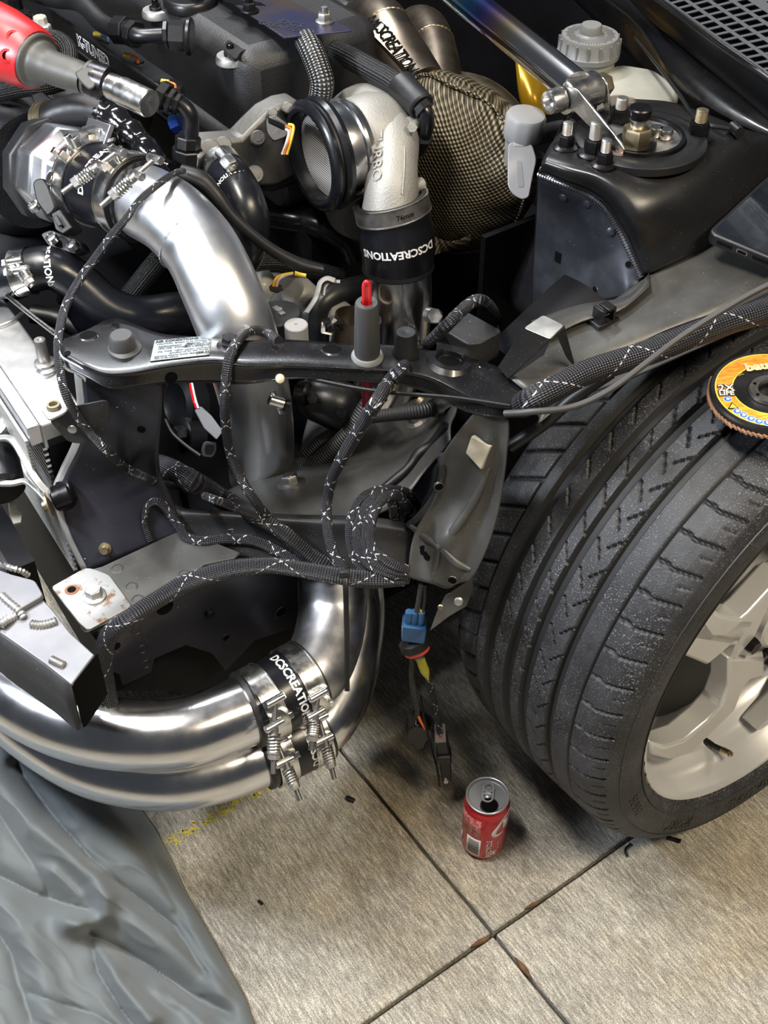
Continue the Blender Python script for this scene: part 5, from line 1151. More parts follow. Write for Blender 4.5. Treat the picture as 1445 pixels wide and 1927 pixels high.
# windscreen grille: a moulded plate pierced by rows of square holes, built as crossing bars
gr = thing('cowl_grille', 'black plastic windscreen cowl with square mesh grille at the top right', 'grille', P(1400, 60, .79))
ga, gb2, gd = P(1210, -30, .800), P(1500, 178, .792), P(1420, -90, .875)
ux = gb2-ga; uy = gd-ga; uy = uy*1.15
gz = ux.cross(uy).normalized()
g = G(); nx, ny = 20, 8
for i in range(nx+1):
    a = ga + ux*(i/nx); b_ = a + uy; c_ = (a+b_)/2; box(g, c_, uy, ux, gz, uy.length/2, .0022, .0012)
for j in range(ny+1):
    a = ga + uy*(j/ny); c_ = a + ux*.5; box(g, c_, ux, uy, gz, ux.length/2, .0030 if j != 4 else .0075, .0014)
obj('mesh_bars', g, mat('grille_plastic', (.075, .078, .085), .4), gr, stuff=True)
g = G(); prism(g, [ga - gz*.012, gb2 - gz*.012, gb2 + uy - gz*.012, ga + uy - gz*.012], gz*-.002); obj('backing', g, M['black'], gr)
g = G(); tube(g, [ga - ux*.2 - uy*.04, ga - uy*.04, gb2 - uy*.04, gb2 + ux*.2 - uy*.04], .004, n=10, res=2); obj('edge_trim', g, M['plastic'], gr)
# ================================================================ RADIATOR, BEAM, FRONT PIPES
RA = Vector(L)
rad = thing('radiator', 'bare aluminium radiator with ridged core standing at the far left', 'radiator', P(60, 700, .57))
zt = .578
t0, t1 = [P(-60, 480, zt), P(-60, 645, zt)], None
ra0 = P(0, 552, zt); ra1 = P(152, 762, zt); rl = (ra1-ra0).normalized(); rn = Vector((rl.y, -rl.x, 0)); rn = rn if rn.dot(F) > 0 else -rn
wb = (P(0, 690, zt)-ra0).dot(rn)
s0 = ra0 - rl*.5; s1 = ra0 + rl*.245
g = G(); c_ = (s0+s1)/2 + rn*wb/2 - U*.016; box(g, c_, rl, rn, U, (s1-s0).length/2, wb/2, .016); top = obj('top_tank', g, M['zinc'], rad, bev=.003, label='bare welded aluminium top tank')
g = G(); box(g, (s0+s1)/2 + rn*(wb+.006) - U*.010, rl, rn, U, (s1-s0).length/2, .007, .012); obj('tank_flange', g, M['satin'], rad, bev=.002)
g = G(); box(g, (s0+s1)/2 + rn*wb*.5 - U*.22, rl, rn, U, (s1-s0).length/2, wb*.42, .20); core = obj('core', g, M['dark'], rad)
g = G()
for k in range(24):
    box(g, (s0+s1)/2 + rn*(wb*.92 + .004) - U*(.03 + k*.0075), rl, rn, U, (s1-s0).length/2, .0022, .0016)
obj('core_ridges', g, M['satin'], rad, stuff=True)
g = G()
for k in range(9):
    box(g, (s0+s1)/2 + rn*(wb+.016) - U*(.014 + k*.0042), rl, rn, U, (s1-s0).length/2, .0016, .0013)
obj('flange_ridges', g, M['zinc'], rad, stuff=True)
pk = P(85, 685, zt); g = G(); lathe(g, pk, U, [(0, .011), (.003, .011), (.004, .0065), (.030, .0062), (.031, .0055), (.031, .0025), (.028, 0)], 22); obj('mount_peg', g, M['steel'], rad)
g = G(); pts = [P(72, 700, zt+.001), P(84, 704, zt+.002), P(96, 700, zt+.002), P(108, 694, zt+.001)]; tube(g, pts, [.0035, .0045, .0042, .003], n=10); obj('weld_seam', g, M['satin'], top)
g = G(); tube(g, [P(-20, 622, zt+.001), P(20, 606, zt+.002), P(42, 590, zt+.001)], .0026, n=8); obj('weld_seam', g, M['satin'], top)
rod = thing('hood_prop_rod', 'slim bright rod lying along the radiator into the support bar', 'rod', P(60, 590, .62))
g = G(); tube(g, [P(-30, 520, .60), P(40, 578, .612), P(112, 634, .640)], .0026, n=10, res=6); obj('rod', g, M['chrome'], rod)
# latch loop bracket in front of the radiator
lb_ = thing('latch_bracket', 'bent grey metal strap with pivot bolt in front of the radiator', 'bracket', P(90, 930, .50))
def strap(pts, w, th, nm):
    P2, _ = cr(pts, 6); g = G(); vs = []
    for i, p in enumerate(P2):
        t = (P2[min(i+1, len(P2)-1)]-P2[max(i-1, 0)]).normalized(); s_ = t.cross(U).normalized(); n_ = s_.cross(t)
        vs += [p + s_*w/2 + n_*th/2, p - s_*w/2 + n_*th/2, p - s_*w/2 - n_*th/2, p + s_*w/2 - n_*th/2]
    fs = []
    for i in range(len(P2)-1):
        for k in range(4): fs.append([4*i+k, 4*i+(k+1) % 4, 4*i+4+(k+1) % 4, 4*i+4+k])
    fs += [[3, 2, 1, 0], [4*len(P2)-4+k for k in range(4)]]
    g.add(vs, fs); return obj(nm, g, M['zinc'], lb_, bev=.0008)
strap(zs([(-30, 832, .53), (10, 824, .535), (28, 834, .535), (45, 862, .53), (70, 905, .52), (105, 945, .505)]), .0075, .004, 'strap')
strap(zs([(-30, 908, .505), (20, 910, .505), (48, 906, .505), (70, 922, .503), (92, 945, .50)]), .0065, .004, 'strap')
strap(zs([(42, 858, .528), (50, 890, .518), (72, 916, .508), (78, 922, .506)]), .005, .003, 'web')
g = G(); p = P(108, 938, .505); ax_ = (F*.6 + L*-.2 - U*.15).normalized(); cyl(g, p - ax_*.016, p + ax_*.004, .0135, 24, ch=.002); cyl(g, P(122, 926, .508) - ax_*.01, P(122, 926, .508)+ax_*.006, .0125, 24, ch=.002); obj('pivot_bush', g, M['blackbolt'], lb_)
g = G(); p = P(94, 948, .505); lathe(g, p, ax_, [(0, .0125), (.002, .0125), (.0035, .006), (.007, .0055), (.007, 0)], 22); obj('pivot_bolt', g, M['gold'], lb_)
# dark oil cooler with ribs and dark cylinder in front of the radiator
oc2 = thing('oil_cooler', 'dark ribbed cooler core below the grey strap at the left edge', 'cooler', P(10, 1000, .42))
g = G(); c_ = P(-20, 960, .43); box(g, c_ - U*.08, rl, rn, U, .11, .012, .09); obj('core', g, M['dark'], oc2)
g = G()
for k in range(16): box(g, c_ + rn*.014 - U*(-.006+k*.010), rl, rn, U, .105, .003, .0022)
obj('ribs', g, M['panel'], oc2, stuff=True)
g = G(); pts = [P(x, y, .446) for x, y in [(16, 950), (28, 945), (34, 962), (42, 968), (40, 985), (26, 988), (18, 970)]]; prism(g, pts, U*.002); obj('sealant_patch', g, M['milky'], oc2)
dr = thing('drier_bottle', 'dark drier bottle cut by the left edge inside the grey strap', 'bottle', P(-10, 880, .50))
g = G(); cyl(g, P(5, 925, .49), P(-12, 850, .50), .024, 28, ch=.004); obj('bottle', g, M['plastic'], dr)
g = G(); lathe(g, P(-14, 800, .53), (U*.8+F*.3), [(-.03, .018), (.0, .018), (.006, .012), (.006, 0)], 24); obj('bottle_top', g, M['zinc'], dr)
# crash beam
bm_ = thing('bumper_beam', 'welded grey steel bumper beam with cut end at the left edge', 'beam', P(60, 1200, .5))
zb = .505
bt = [(-380, 830), (-200, 945), (-40, 1050), (5, 1078), (50, 1092), (72, 1118), (100, 1148), (132, 1190), (178, 1232), (134, 1288), (86, 1250), (40, 1218), (0, 1190), (-60, 1140), (-220, 1020), (-400, 890)]
g = G(); prism(g, zl(bt, zb), (0, 0, -.004)); bo = obj('top_plate', g, M['beam'], bm_, bev=.0012, label='scuffed bright top plate')
g = G(); fr_p = zl([(134, 1288), (86, 1250), (40, 1218), (0, 1190), (-60, 1140), (-220, 1020), (-400, 890)], zb-.002); lo_ = [p - U*.062 + F*.004 for p in fr_p]; sheet(g, [fr_p, lo_], 3); obj('front_plate', g, M['panel'], bm_, solid=.004)
g = G(); e_ = zl([(178, 1232), (134, 1288)], zb-.002); prism(g, [e_[0], e_[1], e_[1]-U*.062, e_[0]-U*.058], (F*-.003)); obj('hollow_end_shade', g, M['black'], bm_)  # black sheet paints the shade inside the hollow beam end
g = G(); prism(g, rounded(zl([(-60, 1170), (-10, 1182), (30, 1150), (82, 1120), (66, 1092), (20, 1080), (-60, 1050)], zb+.006), .004), (0, 0, -.006)); rp = obj('patch_plate', g, M['beam'], bm_, bev=.001)
refresh()
for k, (pts, r) in enumerate([([(2, 1120), (18, 1135), (34, 1148), (46, 1164)], .0036), ([(0, 1178), (14, 1168), (30, 1160), (44, 1152)], .0040), ([(58, 1176), (74, 1178), (90, 1176), (108, 1170)], .0042), ([(96, 1242), (104, 1246), (112, 1250), (122, 1254)], .0036), ([(2, 1062), (20, 1070), (40, 1075), (54, 1084)], .0034)]):
    g = G(); q_, _ = cr([hit(*p)[0] + U*.001 for p in pts], 6); tube(g, q_, [r*(1.15 if i % 2 else .8) for i in range(len(q_))], n=8, res=2); obj('weld_bead', g, M['zinc'], bo)
# upper and lower front pipes
u1 = zs([(-420, 900, .330), (-280, 1030, .330), (-150, 1150, .330), (-60, 1240, .330), (30, 1312, .330), (125, 1360, .330), (230, 1382, .330), (340, 1379, .330), (425, 1352, .330), (492, 1325, .330)])
fpu = thing('front_pipe', 'upper polished aluminium front pipe curving in from the left edge', 'pipe', u1[6]); g = G(); tube(g, u1, .0365, n=48, res=10); fpo = obj('pipe_wall', g, M['alu'], fpu); fpu['group'] = 'polished front pipes'
u2 = zs([(560, 1284, .330), (592, 1260, .332), (615, 1210, .338), (626, 1150, .35), (626, 1085, .375), (610, 1020, .40)])
t = thing('front_pipe', 'upper smudged aluminium pipe rising to the right of the hose clamps', 'pipe', u2[2], 'polished front pipes'); g = G(); tube(g, u2, .0372, n=44, res=10); obj('pipe_wall', g, M['dullalu'], t)
l1 = zs([(-380, 980, .245), (-230, 1112, .245), (-90, 1240, .245), (0, 1320, .245), (80, 1385, .245), (160, 1432, .245), (240, 1455, .245), (330, 1462, .245), (420, 1445, .245), (500, 1415, .245), (520, 1407, .245)])
t = thing('front_pipe', 'lower polished aluminium front pipe partly hidden under the upper pipe', 'pipe', l1[5], 'polished front pipes'); g = G(); tube(g, l1, .0355, n=44, res=10); obj('pipe_wall', g, M['alu'], t)
l2 = zs([(580, 1378, .245), (610, 1350, .247), (642, 1290, .255), (660, 1210, .272), (664, 1130, .30), (650, 1060, .33)])
t = thing('front_pipe', 'lower aluminium pipe sweeping up behind the right side of the clamps', 'pipe', l2[2], 'polished front pipes'); g = G(); tube(g, l2, .0365, n=44, res=10); obj('pipe_wall', g, M['alu'], t)
c1 = zs([(466, 1336, .330), (505, 1319, .330), (545, 1294, .330), (578, 1274, .330)])
q1, qw = coupler('pipe_coupler', 'upper black silicone coupler joining the polished front pipes', c1, .0405)
ka = (c1[3]-c1[0]).normalized()
g = wrap_text('DCSCREATIONS', .0125, c1[1].lerp(c1[2], .75), ka, .0407, tocam(c1[2])*.95 - U*.05, -U, .0004); obj('hose_lettering', g, lh, qw)
c2 = zs([(490, 1418, .245), (530, 1402, .245), (565, 1385, .245), (592, 1368, .245)])
q2, qw2 = coupler('pipe_coupler', 'lower black silicone coupler joining the polished front pipes', c2, .0398)
g = wrap_text('DCSCREATIONS', .0125, c2[1].lerp(c2[2], .95), c2[3]-c2[0], .040, tocam(c2[2])*.9 + U*.1, U, .0004); obj('hose_lettering', g, lh, qw2)
gp = 'T-bolt hose clamps'
tclamp('left clamp of the upper front coupler', c1[0].lerp(c1[1], .62), ka, .0405, .020, (517, 1318), (514, 1456), depth(c1[0])-.050, gp)
tclamp('right clamp of the upper front coupler', c1[2].lerp(c1[3], .55), ka, .0405, .020, (598, 1308), (585, 1412), depth(c1[3])-.048, gp)
ka2 = (c2[3]-c2[0]).normalized()
tclamp('left clamp of the lower front coupler', c2[0].lerp(c2[1], .6), ka2, .0398, .020, (520, 1395), (565, 1506), depth(c2[0])-.052, gp)
tclamp('right clamp of the lower front coupler', c2[2].lerp(c2[3], .55), ka2, .0398, .020, (600, 1352), (629, 1466), depth(c2[3])-.050, gp)
refresh()
for (x, y) in [(477, 1279), (497, 1283), (505, 1267), (566, 1263), (584, 1270), (582, 1250)]:
    pass
# ================================================================ HOSES AND SMALL ENGINE BAY PIECES
def hose(name, label, pts, r, m, cat='hose', n=18, mode='d', group=None):
    pp = ds(pts) if mode == 'd' else zs(pts)
    t = thing(name, label, cat, pp[len(pp)//2], group); g = G(); tube(g, pp, r, n=n, res=8); return t, obj('hose_wall' if cat == 'hose' else 'cable', g, m, t), pp
rh, rw, rp_ = hose('radiator_hose', 'thick glossy black radiator hose bending down past the support bar', [(-60, 525, 1.34), (0, 522, 1.32), (45, 512, 1.31), (100, 505, 1.31), (150, 535, 1.32), (205, 580, 1.33), (262, 597, 1.34), (330, 590, 1.36), (400, 580, 1.40)], .0235, M['hose'], n=30)
g = wrap_text('CREATIONS', .0105, rp_[2].lerp(rp_[3], .98), rp_[3]-rp_[2], .0237, tocam(rp_[3]) + U*.5, -U, .0003); obj('hose_lettering', g, lh, rw)
tclamp('bright clamp on the radiator hose at the left edge', rp_[2], (rp_[3]-rp_[1]), .0237, .016, (28, 490), (62, 540), depth(rp_[2])-.036, gp)
hose('radiator_hose', 'black hose branch dropping from the radiator hose behind the bar', [(140, 545, 1.36), (170, 590, 1.38), (200, 640, 1.42), (220, 700, 1.46)], .0235, M['hose'], n=24)
ch_, cw_, cp_ = hose('coolant_hose', 'curved black silicone coolant hose right of the elbow pipe', [(420, 322, 1.30), (440, 345, 1.285), (458, 380, 1.275), (468, 420, 1.28), (462, 465, 1.30), (440, 505, 1.34)], .0225, M['hose'], n=28)
g = wrap_text('CREATIONS', .0070, cp_[1].lerp(cp_[2], .25), cp_[2]-cp_[0], .0227, tocam(cp_[1]), (-1, 0, 0), .0002); obj('hose_lettering', g, lh, cw_)
cax2 = (cp_[0]-cp_[1]).normalized(); t = thing('hose_clamp', 'bright worm clamp at the top of the coolant hose', 'clamp', cp_[0]); g = G(); lathe_open(g, cp_[0] - cax2*.008, cax2, [(0, .0228), (0, .0245), (.018, .0245), (.018, .0228)], 36); obj('band', g, M['chrome'], t)
g = G(); cyl(g, D(412, 285, 1.27), D(440, 318, 1.262), .0055, 12); hexa(g, D(425, 300, 1.262), D(440, 318, 1.262)-D(412, 285, 1.27), .0085, .012); obj('clamp_screw', g, M['chrome'], t)
hose('vacuum_tube', 'slim black tube running from the fittings down to the centre', [(340, 325, 1.235), (378, 338, 1.235), (405, 365, 1.24), (440, 410, 1.25), (500, 462, 1.27), (560, 497, 1.29), (606, 508, 1.30)], [.009, .009, .0078, .006, .006, .0075, .0055], M['rubber'])
hose('breather_hose', 'matt black hose from the hose clamp above the throttle body', [(72, 228, 1.34), (95, 222, 1.33), (120, 212, 1.325), (160, 206, 1.32), (198, 212, 1.315)], [.015, .0165, .0165, .018, .018], M['rubber'])
t = thing('hose_clamp', 'small gold spring clamp on the breather hose', 'clamp', D(82, 226, 1.335)); g = G(); a_ = D(95, 222, 1.33)-D(72, 228, 1.34); lathe_open(g, D(76, 227, 1.338), a_, [(0, .0165), (0, .018), (.016, .018), (.016, .0165)], 30); obj('band', g, M['gold'], t)
g = G()
for k in (.003, .012): lathe_open(g, D(76, 227, 1.338) + a_.normalized()*k, a_, [(0, .0178), (0, .0192), (.003, .0192), (.003, .0178)], 30)
obj('band_ridge', g, M['gold'], t)
t = thing('connector_plug', 'small black plug standing above the hose clamp', 'plug', D(80, 190, 1.34)); g = G(); prism(g, [D(x, y, 1.33) for x, y in [(58, 178), (78, 170), (102, 190), (98, 202), (80, 204), (68, 198)]], ray(80, 190)*.018); obj('plug_body', g, M['plastic'], t, bev=.0015)
pw_ = []
for i, (x, y) in enumerate([(196, 212), (208, 222), (222, 228), (236, 245), (250, 252), (262, 268), (276, 280), (288, 298), (300, 312), (318, 322)]): pw_.append(D(x + (3 if i % 2 else -3), y, 1.315 - .006*i))
t = thing('wrapped_harness', 'shiny black tape-wrapped harness running down to the rail fitting', 'harness', pw_[4]); g = G(); tube(g, pw_, [.0175, .0135, .0165, .0125, .0160, .012, .0145, .0115, .012, .010], n=20, res=6); obj('tape_wrap', g, mat('shiny_tape', (.006, .006, .007), .14, 0, bump=(70, .5), coat=.5), t)
for k, (lab, pts, r) in enumerate([('braided black hose looping behind the ratchet neck', [(-20, 165, 1.36), (30, 158, 1.36), (90, 150, 1.35), (125, 128, 1.345), (128, 95, 1.35), (105, 75, 1.36), (80, 82, 1.37)], .0105), ('braided black hose lying lowest under the ratchet', [(-20, 178, 1.34), (40, 165, 1.34), (90, 160, 1.335), (140, 148, 1.34), (190, 160, 1.36)], .0105), ('braided black hose forming the inner loop by the ratchet neck', [(60, 105, 1.38), (95, 95, 1.37), (110, 110, 1.36), (112, 135, 1.355), (90, 160, 1.36)], .008)]):
    hose('braided_hose', lab, pts, r, M['braidplain'], group='braided hoses by the ratchet')
t = thing('hose_fitting', 'cluster of bright fittings behind the red ratchet body', 'fitting', D(70, 55, 1.42))
for x, y, r, m in [(62, 62, .012, 'zinc'), (78, 50, .010, 'milky'), (88, 66, .009, 'zinc'), (50, 40, .009, 'blackbolt'), (30, 14, .010, 'blackbolt')]:
    g = G(); p = D(x, y, 1.42); cyl(g, p - U*.02, p + U*.012, r, 8, r*.8, .001); obj('fitting', g, M[m], t, ang=20)
hose('ribbed_harness', 'woven grey harness rising beside the coil cover plate', [(576, 75, 1.36), (586, 95, 1.35), (598, 125, 1.35), (606, 155, 1.355), (602, 185, 1.37), (598, 210, 1.38)], .0135, M['braidgrey'], cat='harness')
hose('thin_black_cable', 'thin black cable beside the woven grey harness', [(592, 78, 1.36), (606, 105, 1.35), (612, 135, 1.35), (608, 170, 1.36)], .003, M['rubber'], cat='cable')
hose('oil_feed_hose', 'braided black oil line running to the turbo', [(615, 88, 1.42), (660, 110, 1.40), (705, 135, 1.37), (745, 158, 1.345), (775, 185, 1.33)], [.012, .013, .013, .013, .0145], M['braidplain'])
t = thing('oil_feed_fitting', 'black oil line end sleeve and bent fitting at the turbo', 'fitting', D(790, 200, 1.32)); g = G(); cyl(g, D(752, 158, 1.342), D(795, 202, 1.322), .0165, 24, .0155, .002); obj('sleeve', g, M['rubber'], t)
g = G(); tube(g, ds([(795, 202, 1.322), (803, 218, 1.325), (802, 245, 1.34), (790, 268, 1.36)]), .008, n=16); cyl(g, D(792, 198, 1.322), D(800, 208, 1.322), .012, 8); cyl(g, D(796, 255, 1.345), D(784, 278, 1.365), .012, 8); obj('bent_tube', g, M['hose'], t)
hose('firewall_hose', 'dull black hose behind the coil cover plate at the top', [(600, -20, 1.7), (640, 10, 1.68), (660, 22, 1.67), (690, 15, 1.68)], .014, M['rubber'])
hose('brake_line', 'grey rubber hose curving under the clutch reservoir', [(950, 300, 1.5), (1000, 262, 1.42), (1040, 248, 1.38), (1075, 242, 1.36)], .011, M['greyrubber'])
hose('clutch_line', 'black hose dropping behind the clutch reservoir bracket', [(1012, 290, 1.40), (1000, 330, 1.42), (980, 390, 1.45), (940, 402, 1.5)], .009, M['rubber'])
hose('braided_oil_line', 'braided black line crossing behind the elbow pipe', [(330, 455, 1.48), (290, 500, 1.5), (250, 550, 1.52), (235, 570, 1.53)], .013, M['braidplain'])
hose('braided_oil_line', 'braided black line crossing below the turbo coupler', [(450, 500, 1.42), (510, 492, 1.42), (560, 500, 1.44), (640, 520, 1.48)], .010, M['braidplain'])
hose('drain_hose', 'black hose with glossy wrap below the compressor', [(500, 405, 1.46), (560, 415, 1.46), (610, 430, 1.45), (650, 455, 1.46), (668, 490, 1.47)], .014, M['hose'])
hose('oil_return_hose', 'bent black rubber hose left of the turbo outlet pipe', [(700, 535, 1.44), (640, 550, 1.41), (608, 570, 1.40), (600, 600, 1.41), (598, 640, 1.43)], .0135, M['rubber'])
hose('support_strut', 'dark lower hose behind the radiator hose', [(60, 590, 1.5), (110, 600, 1.5), (160, 625, 1.5)], .012, M['rubber'])
hose('corrugated_loom', 'black corrugated loom descending below the support bar', [(715, 740, 1.36), (690, 770, 1.36), (655, 820, 1.37), (600, 870, 1.39), (560, 900, 1.41), (555, 950, 1.44)], .0115, M['corr'], cat='harness')
hose('corrugated_loom', 'black corrugated loom lying beside the grey cone', [(640, 812, 1.40), (600, 835, 1.41), (575, 862, 1.42), (548, 905, 1.44)], .009, M['corr'], cat='harness')
hose('brake_hose', 'thin ribbed black hose with gold end under the bar', [(690, 786, 1.35), (740, 780, 1.34), (790, 774, 1.34), (818, 768, 1.35), (830, 760, 1.36)], [.007, .0075, .0085, .0085, .007], M['corr'])
t = thing('hose_end', 'small gold fitting at the end of the thin ribbed hose', 'fitting', D(836, 758, 1.36)); g = G(); cyl(g, D(814, 769, 1.345), D(824, 766, 1.35), .0105, 12); cyl(g, D(824, 766, 1.35), D(840, 756, 1.36), .009, 8); obj('end_nut', g, M['steel'], t); g = G(); cyl(g, D(785, 752, 1.38), D(792, 758, 1.38), .009, 14); obj('brass_nut', g, M['gold'], t)
# block between the pipes: mount cap, solenoid, connectors, castings
t = thing('mount_cap', 'round black rubber mount cap with slotted washer beside the elbow pipe', 'mount', D(525, 590, 1.33)); p = D(525, 590, 1.31); g = G(); lathe(g, p - U*.03, U, [(0, .022), (.022, .0245), (.030, .0245), (.032, .0225), (.032, 0)], 32); o = obj('rubber_cap', g, M['rubber'], t); g = G(); box(g, p + U*.003, L, F, U, .009, .003, .0015); cyl(g, p + U*.002, p + U*.006, .004, 10); obj('clip', g, M['steel'], o)
t = thing('pressure_valve', 'small pale grey cylinder with a centre hole behind the bar', 'valve', D(557, 620, 1.29)); p = D(557, 610, 1.28); g = G(); lathe(g, p - U*.03, U, [(0, .0125), (.029, .0125), (.030, .0115), (.030, .002), (.027, 0)], 28); obj('valve_body', g, M['palecap'], t)
t = thing('gearbox', 'grey cast gearbox housing low between the pipes', 'gearbox', D(560, 560, 1.55))
g = G(); pts = [(450, 515), (520, 512), (560, 520), (585, 530), (600, 560), (660, 570), (665, 640), (560, 655), (480, 640), (455, 560)]; prism(g, rounded([D(x, y, 1.50) for x, y in pts], .006), ray(550, 580)*.08); ga_ = obj('housing', g, M['castdark'], t, bev=.004)
g = G(); sheet(g, [ds([(470, 515, 1.45), (500, 510, 1.45), (515, 525, 1.46)]), ds([(480, 540, 1.44), (498, 540, 1.44), (512, 552, 1.45)]), ds([(492, 565, 1.46), (500, 568, 1.46), (505, 575, 1.46)])], 5); obj('machined_lug', g, M['milky'], t, solid=.006)
g = G(); lathe(g, D(562, 555, 1.44), (F*.5+U*.6), [(-.03, .02), (.004, .0215), (.012, .016), (.012, 0)], 28); obj('sensor_boss', g, M['cast'], ga_)
g = G(); cyl(g, D(628, 600, 1.42), D(645, 588, 1.40), .019, 24, .016, .002); cyl(g, D(618, 596, 1.41), D(612, 598, 1.405), .0075, 12); obj('solenoid', g, M['castdark'], t)
t = thing('connector_plug', 'black three wire plug with yellow and white wires behind the elbow pipe', 'plug', D(520, 545, 1.40)); g = G(); prism(g, [D(x, y, 1.385) for x, y in [(506, 540), (512, 534), (530, 536), (534, 545), (522, 552), (508, 548)]], ray(520, 545)*.025); obj('plug_body', g, M['plastic'], t, bev=.001)
for k, (m, dx) in enumerate([('yellow', 0), ('greywire', 6), ('orange', 3)]):
    g = G(); tube(g, ds([(514+dx, 538, 1.385), (518+dx, 526, 1.38), (530+dx, 518, 1.38), (552, 514, 1.38)]), .0018, n=6); obj('wire', g, M[m], t)
g = G(); cyl(g, D(555, 514, 1.38), D(576, 518, 1.38), .0035, 10); obj('wire_marker', g, M['yellow'], t, label='yellow wire marker')
t = thing('cable_bracket', 'pale curved strap bracket around a black hose behind the bar', 'bracket', D(600, 540, 1.38)); g = G(); tube(g, ds([(630, 528, 1.37), (615, 524, 1.37), (603, 532, 1.37), (598, 548, 1.37), (592, 565, 1.37), (575, 590, 1.36)]), .0042, n=10, flat=.5); obj('strap', g, M['palecap'], t)
g = G(); tube(g, ds([(640, 530, 1.375), (622, 530, 1.375), (611, 540, 1.375), (608, 556, 1.375)]), .003, n=10, flat=.5); obj('strap_edge', g, M['palecap'], t)
t = thing('wire_terminal', 'loose steel terminal with foil bits behind the bar', 'terminal', D(615, 615, 1.30)); 
for k in range(9):
    g = G(); p = D(596 + random.random()*48, 604 + random.random()*26, 1.31); n_ = Vector((random.random()-.5, random.random()-.5, .6)); box(g, p, frame(n_)[0], frame(n_)[1], n_, random.uniform(.003, .008), random.uniform(.002, .004), .001); obj('foil_bit', g, M['blackbolt'] if k % 3 else M['chrome'], t)
t = thing('pipe_ring', 'bronze cut tube end behind the red handle', 'ring', D(672, 605, 1.36)); g = G(); lathe_open(g, D(672, 608, 1.36), (U*.9-F*.2), [(-.03, .0255), (.008, .0260), (.008, .0245), (-.03, .0240)], 36); obj('tube_end', g, M['bronze'], t)
t = thing('cone_housing', 'dull grey cone of a fog lamp duct below the support bar', 'duct', D(620, 810, 1.5)); g = G(); sheet(g, [ds([(585, 770, 1.47), (610, 766, 1.45), (650, 772, 1.45), (680, 790, 1.47)]), ds([(570, 830, 1.47), (600, 825, 1.44), (630, 830, 1.44), (650, 845, 1.46)]), ds([(562, 900, 1.48), (575, 900, 1.46), (590, 905, 1.46), (600, 910, 1.48)])], 6); obj('cone', g, M['castdark'], t, solid=.002)
t = thing('starter_motor', 'black motor body hanging under the support bar', 'motor', D(610, 760, 1.38)); g = G(); tube(g, ds([(572, 745, 1.40), (600, 750, 1.38), (640, 765, 1.38), (662, 780, 1.40)]), [.016, .027, .029, .02], n=24); obj('motor_body', g, M['plastic'], t)
g = G(); cyl(g, D(560, 738, 1.36), D(582, 742, 1.355), .0135, 20, ch=.002); hexa(g, D(588, 750, 1.345), tocam(D(588, 750, 1.345)), .007, .006); hexa(g, D(642, 776, 1.345), tocam(D(642, 776, 1.345)), .007, .006); obj('terminal', g, M['blackbolt'], t)
t = thing('latch_pin', 'bright T-shaped pin hanging below the cream plug', 'pin', D(522, 752, 1.2)); g = G(); cyl(g, D(512, 735, 1.155), D(530, 778, 1.165), .0028, 10, ch=.0005); obj('pin', g, M['chrome'], t); g = G(); cyl(g, D(506, 752, 1.152), D(534, 760, 1.158), .0052, 18, ch=.0008); obj('cross_bar', g, M['chrome'], t); g = G(); cyl(g, D(534, 760, 1.158), D(542, 762, 1.16), .0064, 18); obj('cross_bar_tip', g, M['blackbolt'], t)
t = thing('thin_rod', 'long thin black rod running under the support bar', 'rod', P(700, 735, .62)); g = G(); tube(g, [D(580, 712, 1.13), D(700, 735, 1.12), D(850, 748, 1.11), D(960, 764, 1.10)], .0020, n=8); obj('rod', g, M['plastic'], t)
# headlight side: loose grey and black connectors in the opening left of the elbow pipe
t = thing('loose_connector', 'grey two-pin connector with red and white wires hanging in the opening', 'connector', D(395, 790, 1.35)); a_ = (D(418, 825, 1.35)-D(368, 772, 1.33)).normalized(); g = G(); prism(g, rounded([D(x, y, 1.33) for x, y in [(366, 772), (378, 764), (398, 782), (420, 812), (408, 828), (384, 806)]], .002), ray(390, 800)*.012); o = obj('connector_body', g, M['greyplastic'], t, bev=.001)
for m, dx in (('redgloss', 0), ('greywire', 3)):
    g = G(); tube(g, ds([(370+dx, 768, 1.33), (364+dx, 750, 1.33), (358+dx, 722, 1.34)]), .0016, n=6); obj('wire', g, M[m], t)
t = thing('loose_connector', 'black square connector on a thin wire below the grey one', 'connector', D(390, 855, 1.38)); g = G(); prism(g, rounded([D(x, y, 1.36) for x, y in [(378, 845), (384, 830), (408, 832), (408, 848), (400, 862), (380, 860)]], .003), ray(390, 850)*.03); o = obj('connector_body', g, M['plastic'], t, bev=.001); g = G(); prism(g, rounded([D(x, y, 1.3595) for x, y in [(385, 845), (388, 836), (403, 837), (403, 848), (397, 856), (386, 855)]], .002), ray(390, 850)*.001); obj('socket', g, M['black'], o)
g = G(); tube(g, ds([(378, 858, 1.37), (350, 838, 1.38), (325, 815, 1.39), (312, 790, 1.40)]), .0022, n=8); obj('wire', g, M['rubber'], t)
t = thing('fan_shroud', 'dark fan shroud and bolt inside the opening below the bar', 'shroud', D(345, 790, 1.45)); g = G(); lathe(g, D(340, 760, 1.46), (F*.8+U*.3), [(-.02, .034), (.004, .034), (.008, .026), (.002, .018), (.002, 0)], 30); lathe(g, D(345, 818, 1.45), (F*.8+U*.3), [(-.02, .022), (.002, .022), (.006, .016), (.006, 0)], 24); hexa(g, D(345, 815, 1.43), (F*.8+U*.3), .009, .012); obj('shroud', g, M['plastic'], t)
